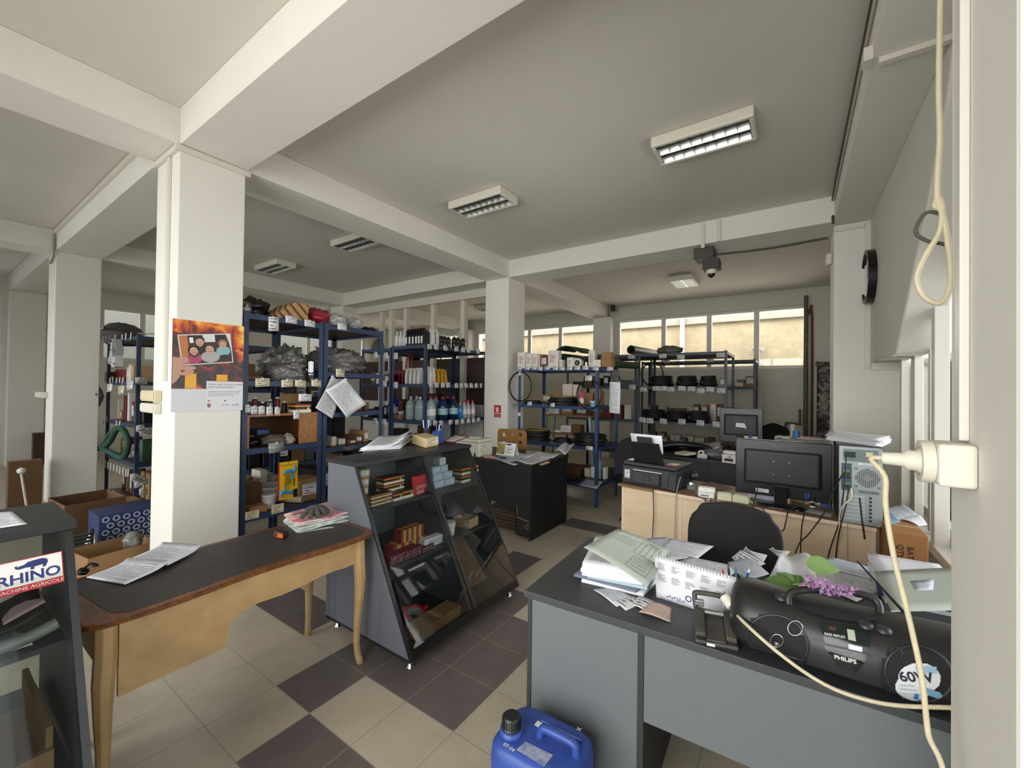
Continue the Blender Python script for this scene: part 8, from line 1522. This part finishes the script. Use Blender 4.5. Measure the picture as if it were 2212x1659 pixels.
for q in polys:
    n9_=len(q)
    for i in range(n9_): j=(i+1)%n9_; m_.f.append((o_+i,o_+j,nF+o_+j,nF+o_+i)); m_.m.append(0); m_.s.append(False); m_.uv.append(None)
    o_+=n9_
m_.build('backrest',PLY,t); MB().box((x0+.01,yc_+.03,.43),(x1-.01,yc_+.44,.446)).build('seat',PLY,t,bevel=.004)
for xx in (x0+.03,x1-.03): MB().tube([(xx,yc_+.02,zb2+.02),(xx,yc_+.05,.44),(xx,yc_+.02,0)],.011,8,sub=2).build('leg',STEEL,t); MB().tube([(xx,yc_+.4,.43),(xx,yc_+.43,0)],.011,8,sub=1).build('leg',STEEL,t)
# ------------------------------------------------------------------ dark counter at the back
DC=mat('dark_counter','#303336',.5,nz=(50,.1)); t=thing('dark_counter','long dark grey counter standing beyond the birch one','counter',(-.75,5.9,0)); x0,x1=-1.72,.25
MB().box((x0-.01,5.585,.722),(x1,6.28,.75)).build('counter_top',DT,t,bevel=.002); MB().box((x0,5.6,0),(x0+.02,6.25,.7215)).build('end_panel',DE,t); MB().box((x1-.03,5.6,0),(x1-.01,6.25,.7215)).build('end_panel',DE,t)
xs=[x0+.0205,Y(1525,1050,5.61).x-.01,Y(1525,1050,5.61).x+.01,x1-.031]
MB().box((xs[0],5.61,.02),(xs[1],5.626,.7215)).build('front_panel',DC,t); MB().box((xs[1]+.0005,5.602,0),(xs[2]-.0005,6.25,.7215)).build('upright',DE,t); MB().box((xs[2],5.61,.02),(xs[3],5.626,.7215)).build('front_panel',DC,t)
zdk=.7508
for i,(v,h,M,lab) in enumerate(((982,.03,WHITE,'white book at the bottom of the small pile on the dark counter'),(982,.03,RED,'red book in the middle of the small pile on the dark counter'),(982,.03,FB[1],'pale book on top of the small pile on the dark counter'))): zblock('book',lab,'book',1457,981,1482,985,.2,h-.001,M,.002,zdk+.03*i)
t,a,b,n_=zblock('black_tray','black tray full of clips beside the books','tray',1484,985,1510,989,.22,.05,BLACK,.004,zdk); MB().prism([a+n_*.03+(b-a)*.1+V((0,0,.0503)),b+n_*.03-(b-a)*.1+V((0,0,.0503)),b+n_*.2-(b-a)*.1+V((0,0,.0503)),a+n_*.2+(b-a)*.1+V((0,0,.0503))],(0,0,.006)).build('inner_rim',MGM,t)
pile('curled stack of grey printed sheets on the dark counter',zdk,((1503,978),(1550,984),(1556,968),(1512,964)),6,NEWS,17,h=.012,curl=.06)
c=Z(1540,992,.75); t=thing('grey_bag','grey plastic bag lying at the dark counter edge','bag',(c.x,c.y+.09,zdk)); MB().blob((c.x,c.y+.09,zdk),(.34,.17,.12),101,.3,2.4,ridge=.2).build('bag_body',mat('grey_bag_film','#6a6870',.35,bump=(14,.5)),t)
c=Z(1515,992,.75); t=thing('tape_dispenser','pale crumpled tape dispenser at the dark counter edge','dispenser',(c.x,c.y+.05,zdk)); MB().box((c.x-.06,c.y+.03,zdk),(c.x+.06,c.y+.07,zdk+.06)).build('body',WP,t,bevel=.015); MB().pipe((c.x-.01,c.y+.028,zdk+.07),(c.x-.01,c.y+.072,zdk+.07),.035,.02,18).build('tape_reel',PAPER,t)
t,a,b,n_=zblock('card_terminal','white cash machine with dark keys beside the rear monitor','terminal',1559,999,1590,1003,.28,.10,WHITE,.006,zdk)
for i in range(3): MB().obox(a+(b-a)*(.3+.2*i)-n_*.0015+V((0,0,.04)),(.03,.002,.03),rz(-6)).build('front_window',BLACK,t)
MB().obox(a+(b-a)*.55-n_*.003+V((0,0,.075)),(.035,.003,.025),rz(-6)).build('red_sticker',mat('red_white','#cfa09a',.5),t); MB().obox(a+(b-a)*.5+n_*.16+V((0,0,.115)),(.2,.1,.028),rz(-6)).build('paper_cover',WHITE,t)
monitor('smaller black monitor with a white note on its back, on the dark counter',5.88,-.78,-.31,.955,1.385,zdk,None,False)
t_=[o for o in bpy.data.objects if o.name.startswith('computer_monitor')][-1]; q=Y(1601,919,5.857); p8=thing('paper_note','white slanted paper note on the back of the smaller monitor','note',q[:]); MB().hexa([q+V((-.06,0,-.02)),q+V((.06,0,-.03)),q+V((.06,.0008,-.03)),q+V((-.06,.0008,-.02)),q+V((-.055,0,.03)),q+V((.035,0,.028)),q+V((.035,.0008,.028)),q+V((-.055,.0008,.03))]).build('note_sheet',PAPER,p8)
q=Y(1621,944,5.878); MB().box((q.x-.07,5.872,q.z-.025),(q.x+.07,5.8795,q.z+.025)).build('connector_plate',WP,t_); MB().box((q.x-.025,5.85,q.z-.015),(q.x+.02,5.8715,q.z+.02)).build('video_plug',mat('plug_blue','#24449a',.4),t_)
t=thing('black_jacket','black jacket thrown over the far edge of the dark counter','jacket',(-1.3,6.15,zdk)); MB().blob((-1.35,6.1,zdk+.001),(.6,.26,.14),111,.35,2.2,30,16,ridge=.2).build('folded_body',BAG,t); MB().tube([(-1.6,5.95,.79),(-1.3,5.98,.86),(-1.0,6.05,.84),(-.9,6.12,.79)],.05,10).build('sleeve',BAG,t)
def ochair(label,x,y,zt_,rz_,w=.24):
    t=thing('office_chair',label,'chair',(x,y,0),rz_); M0=RM[t.name]; m_=MB(); n=14; vs=[]
    for j in range(9):
        for i in range(n+1):
            a=2*i/n-1; b=j/8; ee=math.sqrt(max(.02,1-((b-.6)/.4)**2)) if b>.6 else 1; vs.append(M0@V((a*w*ee,.05*(1-a*a),zt_-.45+.45*b)))
    K=len(vs); back=[p+M0.to_3x3()@V((0,-.05,0)) for p in vs]; fs=[(j*(n+1)+i,j*(n+1)+i+1,(j+1)*(n+1)+i+1,(j+1)*(n+1)+i) for j in range(8) for i in range(n)]
    m_.add(vs,[f[::-1] for f in fs],0,True); m_.add(back,fs,0,True); m_.build('backrest',DARK,t); 
    m_=MB().box((-.23,.08,.42),(.23,.52,.49)); m_.v=[tuple(M0@V(p)) for p in m_.v]; m_.build('seat',DARK,t,bevel=.03); MB().cyl(M0@V((0,.3,.06)),M0@V((0,.3,.42)),.03).build('gas_column',BLACK,t); MB().tube([M0@V((0,.03,zt_-.4)),M0@V((0,.06,.45)),M0@V((0,.25,.41))],.02,8).build('back_bracket',BLACK,t)
    for k in range(5): a=2*PI*k/5; MB().tube([M0@V((0,.3,.08)),M0@V((.28*math.cos(a),.3+.28*math.sin(a),.035))],.022,8,sub=1).build('star_leg',BLACK,t)
ochair('black chair back showing between hose rack and printer',-1.50,4.75,1.07,0,.21); ochair('round-topped black chair back beside the smaller monitor',-.235,6.95,1.15,0,.22)
# pale raised table with cups
t=thing('raised_table','pale grey high table near the rear corner carrying cups and a red book','table',(.1,6.5,0)); MB().box((-.205,6.33,.975),(.40,6.8,1.0)).build('table_top',mat('pale_table','#8d8a80',.5),t); 
for xx in (-.18,.36):
    for yy in (6.36,6.76): MB().box((xx-.015,yy-.015,0),(xx+.015,yy+.015,.9745)).build('leg',STEEL,t)
zr_=1.0005
for u,v,r_,h,M,lab in ((1712,947,.03,.17,WP,'tall pale cup on the high grey table'),(1720,948,.04,.1,mat('sky_blue_mug','#4a8fc4',.4),'sky blue mug before the tall pale cup')):
    c=Y(u,v,6.6 if M is WP else 6.45); t=thing('cup',lab,'cup',(c.x,c.y,zr_)); MB().pipe((c.x,c.y,zr_),(c.x,c.y,zr_+h),r_,r_-.004,22).build('cup_wall',M,t); MB().cyl((c.x,c.y,zr_+.0005),(c.x,c.y,zr_+.006),r_-.0045,n=20).build('cup_base',M,t)
c=Y(1752,948,6.5); t=thing('book','dark red book lying on the high grey table','book',(c.x,6.5,zr_)); MB().box((c.x-.15,6.4,zr_),(c.x+.11,6.6,zr_+.004)).build('back_cover',mat('dark_red_folder','#7b2430',.5),t); MB().box((c.x-.147,6.403,zr_+.0045),(c.x+.107,6.597,zr_+.018)).build('page_block',PAPER,t); MB().box((c.x-.15,6.4,zr_+.0185),(c.x+.11,6.6,zr_+.0225)).build('front_cover',mat('dark_red_folder','#7b2430',.5),t)
c=Y(1685,946,6.42); t=thing('small_tap','small shiny metal fitting on the high grey table edge','fitting',(c.x,6.42,zr_)); MB().cyl((c.x-.03,6.42,zr_+.012),(c.x+.03,6.42,zr_+.012),.011,n=12).build('barrel',CHROME,t); MB().cyl((c.x,6.42,zr_+.0235),(c.x,6.42,zr_+.045),.006,n=10).build('stem',CHROME,t)
# hanging bundle of small parts in the rear corner
x0,x1=Y(1765,860,9.3).x,.60; t=thing('parts_board','tall rack board crowded with small grey-brown parts in the rear corner','parts board',((x0+x1)/2,9.4,.3)); MB().box((x0,9.42,.3),(x1,9.46,2.15)).build('back_board',mat('dark_board','#3a342e',.8),t); rr=random.Random(77); PMs=[mat('part_grey','#6d6860',.5,.3),mat('part_brown','#4f4136',.7),mat('part_pale','#928a7c',.6),BLACK]
g9=[MB() for _ in PMs]
for i in range(150): g9[rr.randrange(4)].obox((rr.uniform(x0+.03,x1-.03),9.42-rr.uniform(.02,.1),rr.uniform(.4,2.12)),(rr.uniform(.04,.12),.05,rr.uniform(.03,.09)),Matrix.Rotation(rr.uniform(-.9,.9),4,'Y'))
for k,m_ in enumerate(g9): o_=m_.build('hung_parts',PMs[k],t); o_['kind']='stuff'
# ------------------------------------------------------------------ more stock behind the front racks
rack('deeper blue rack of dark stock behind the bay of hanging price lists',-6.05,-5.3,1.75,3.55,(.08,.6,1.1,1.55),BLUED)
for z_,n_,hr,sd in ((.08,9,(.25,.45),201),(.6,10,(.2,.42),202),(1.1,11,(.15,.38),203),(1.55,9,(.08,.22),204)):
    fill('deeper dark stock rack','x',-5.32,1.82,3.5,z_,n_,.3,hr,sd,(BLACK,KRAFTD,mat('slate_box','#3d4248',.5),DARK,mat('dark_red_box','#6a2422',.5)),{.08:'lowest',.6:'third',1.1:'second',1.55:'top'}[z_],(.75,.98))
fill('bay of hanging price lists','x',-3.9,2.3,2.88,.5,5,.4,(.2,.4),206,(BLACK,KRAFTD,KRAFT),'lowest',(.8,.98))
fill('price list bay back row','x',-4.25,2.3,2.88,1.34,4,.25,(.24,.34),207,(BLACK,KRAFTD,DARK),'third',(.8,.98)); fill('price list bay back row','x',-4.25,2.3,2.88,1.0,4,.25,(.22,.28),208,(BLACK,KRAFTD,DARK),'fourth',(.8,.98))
fill('double rack inner row','x',-5.0,4.4,5.3,1.12,6,.3,(.25,.42),209,(BLACK,DARK,KRAFTD),'third',(.85,.98)); fill('double rack inner row','x',-5.0,4.4,5.3,.5,6,.3,(.3,.5),210,(BLACK,DARK,KRAFTD),'fourth',(.85,.98))
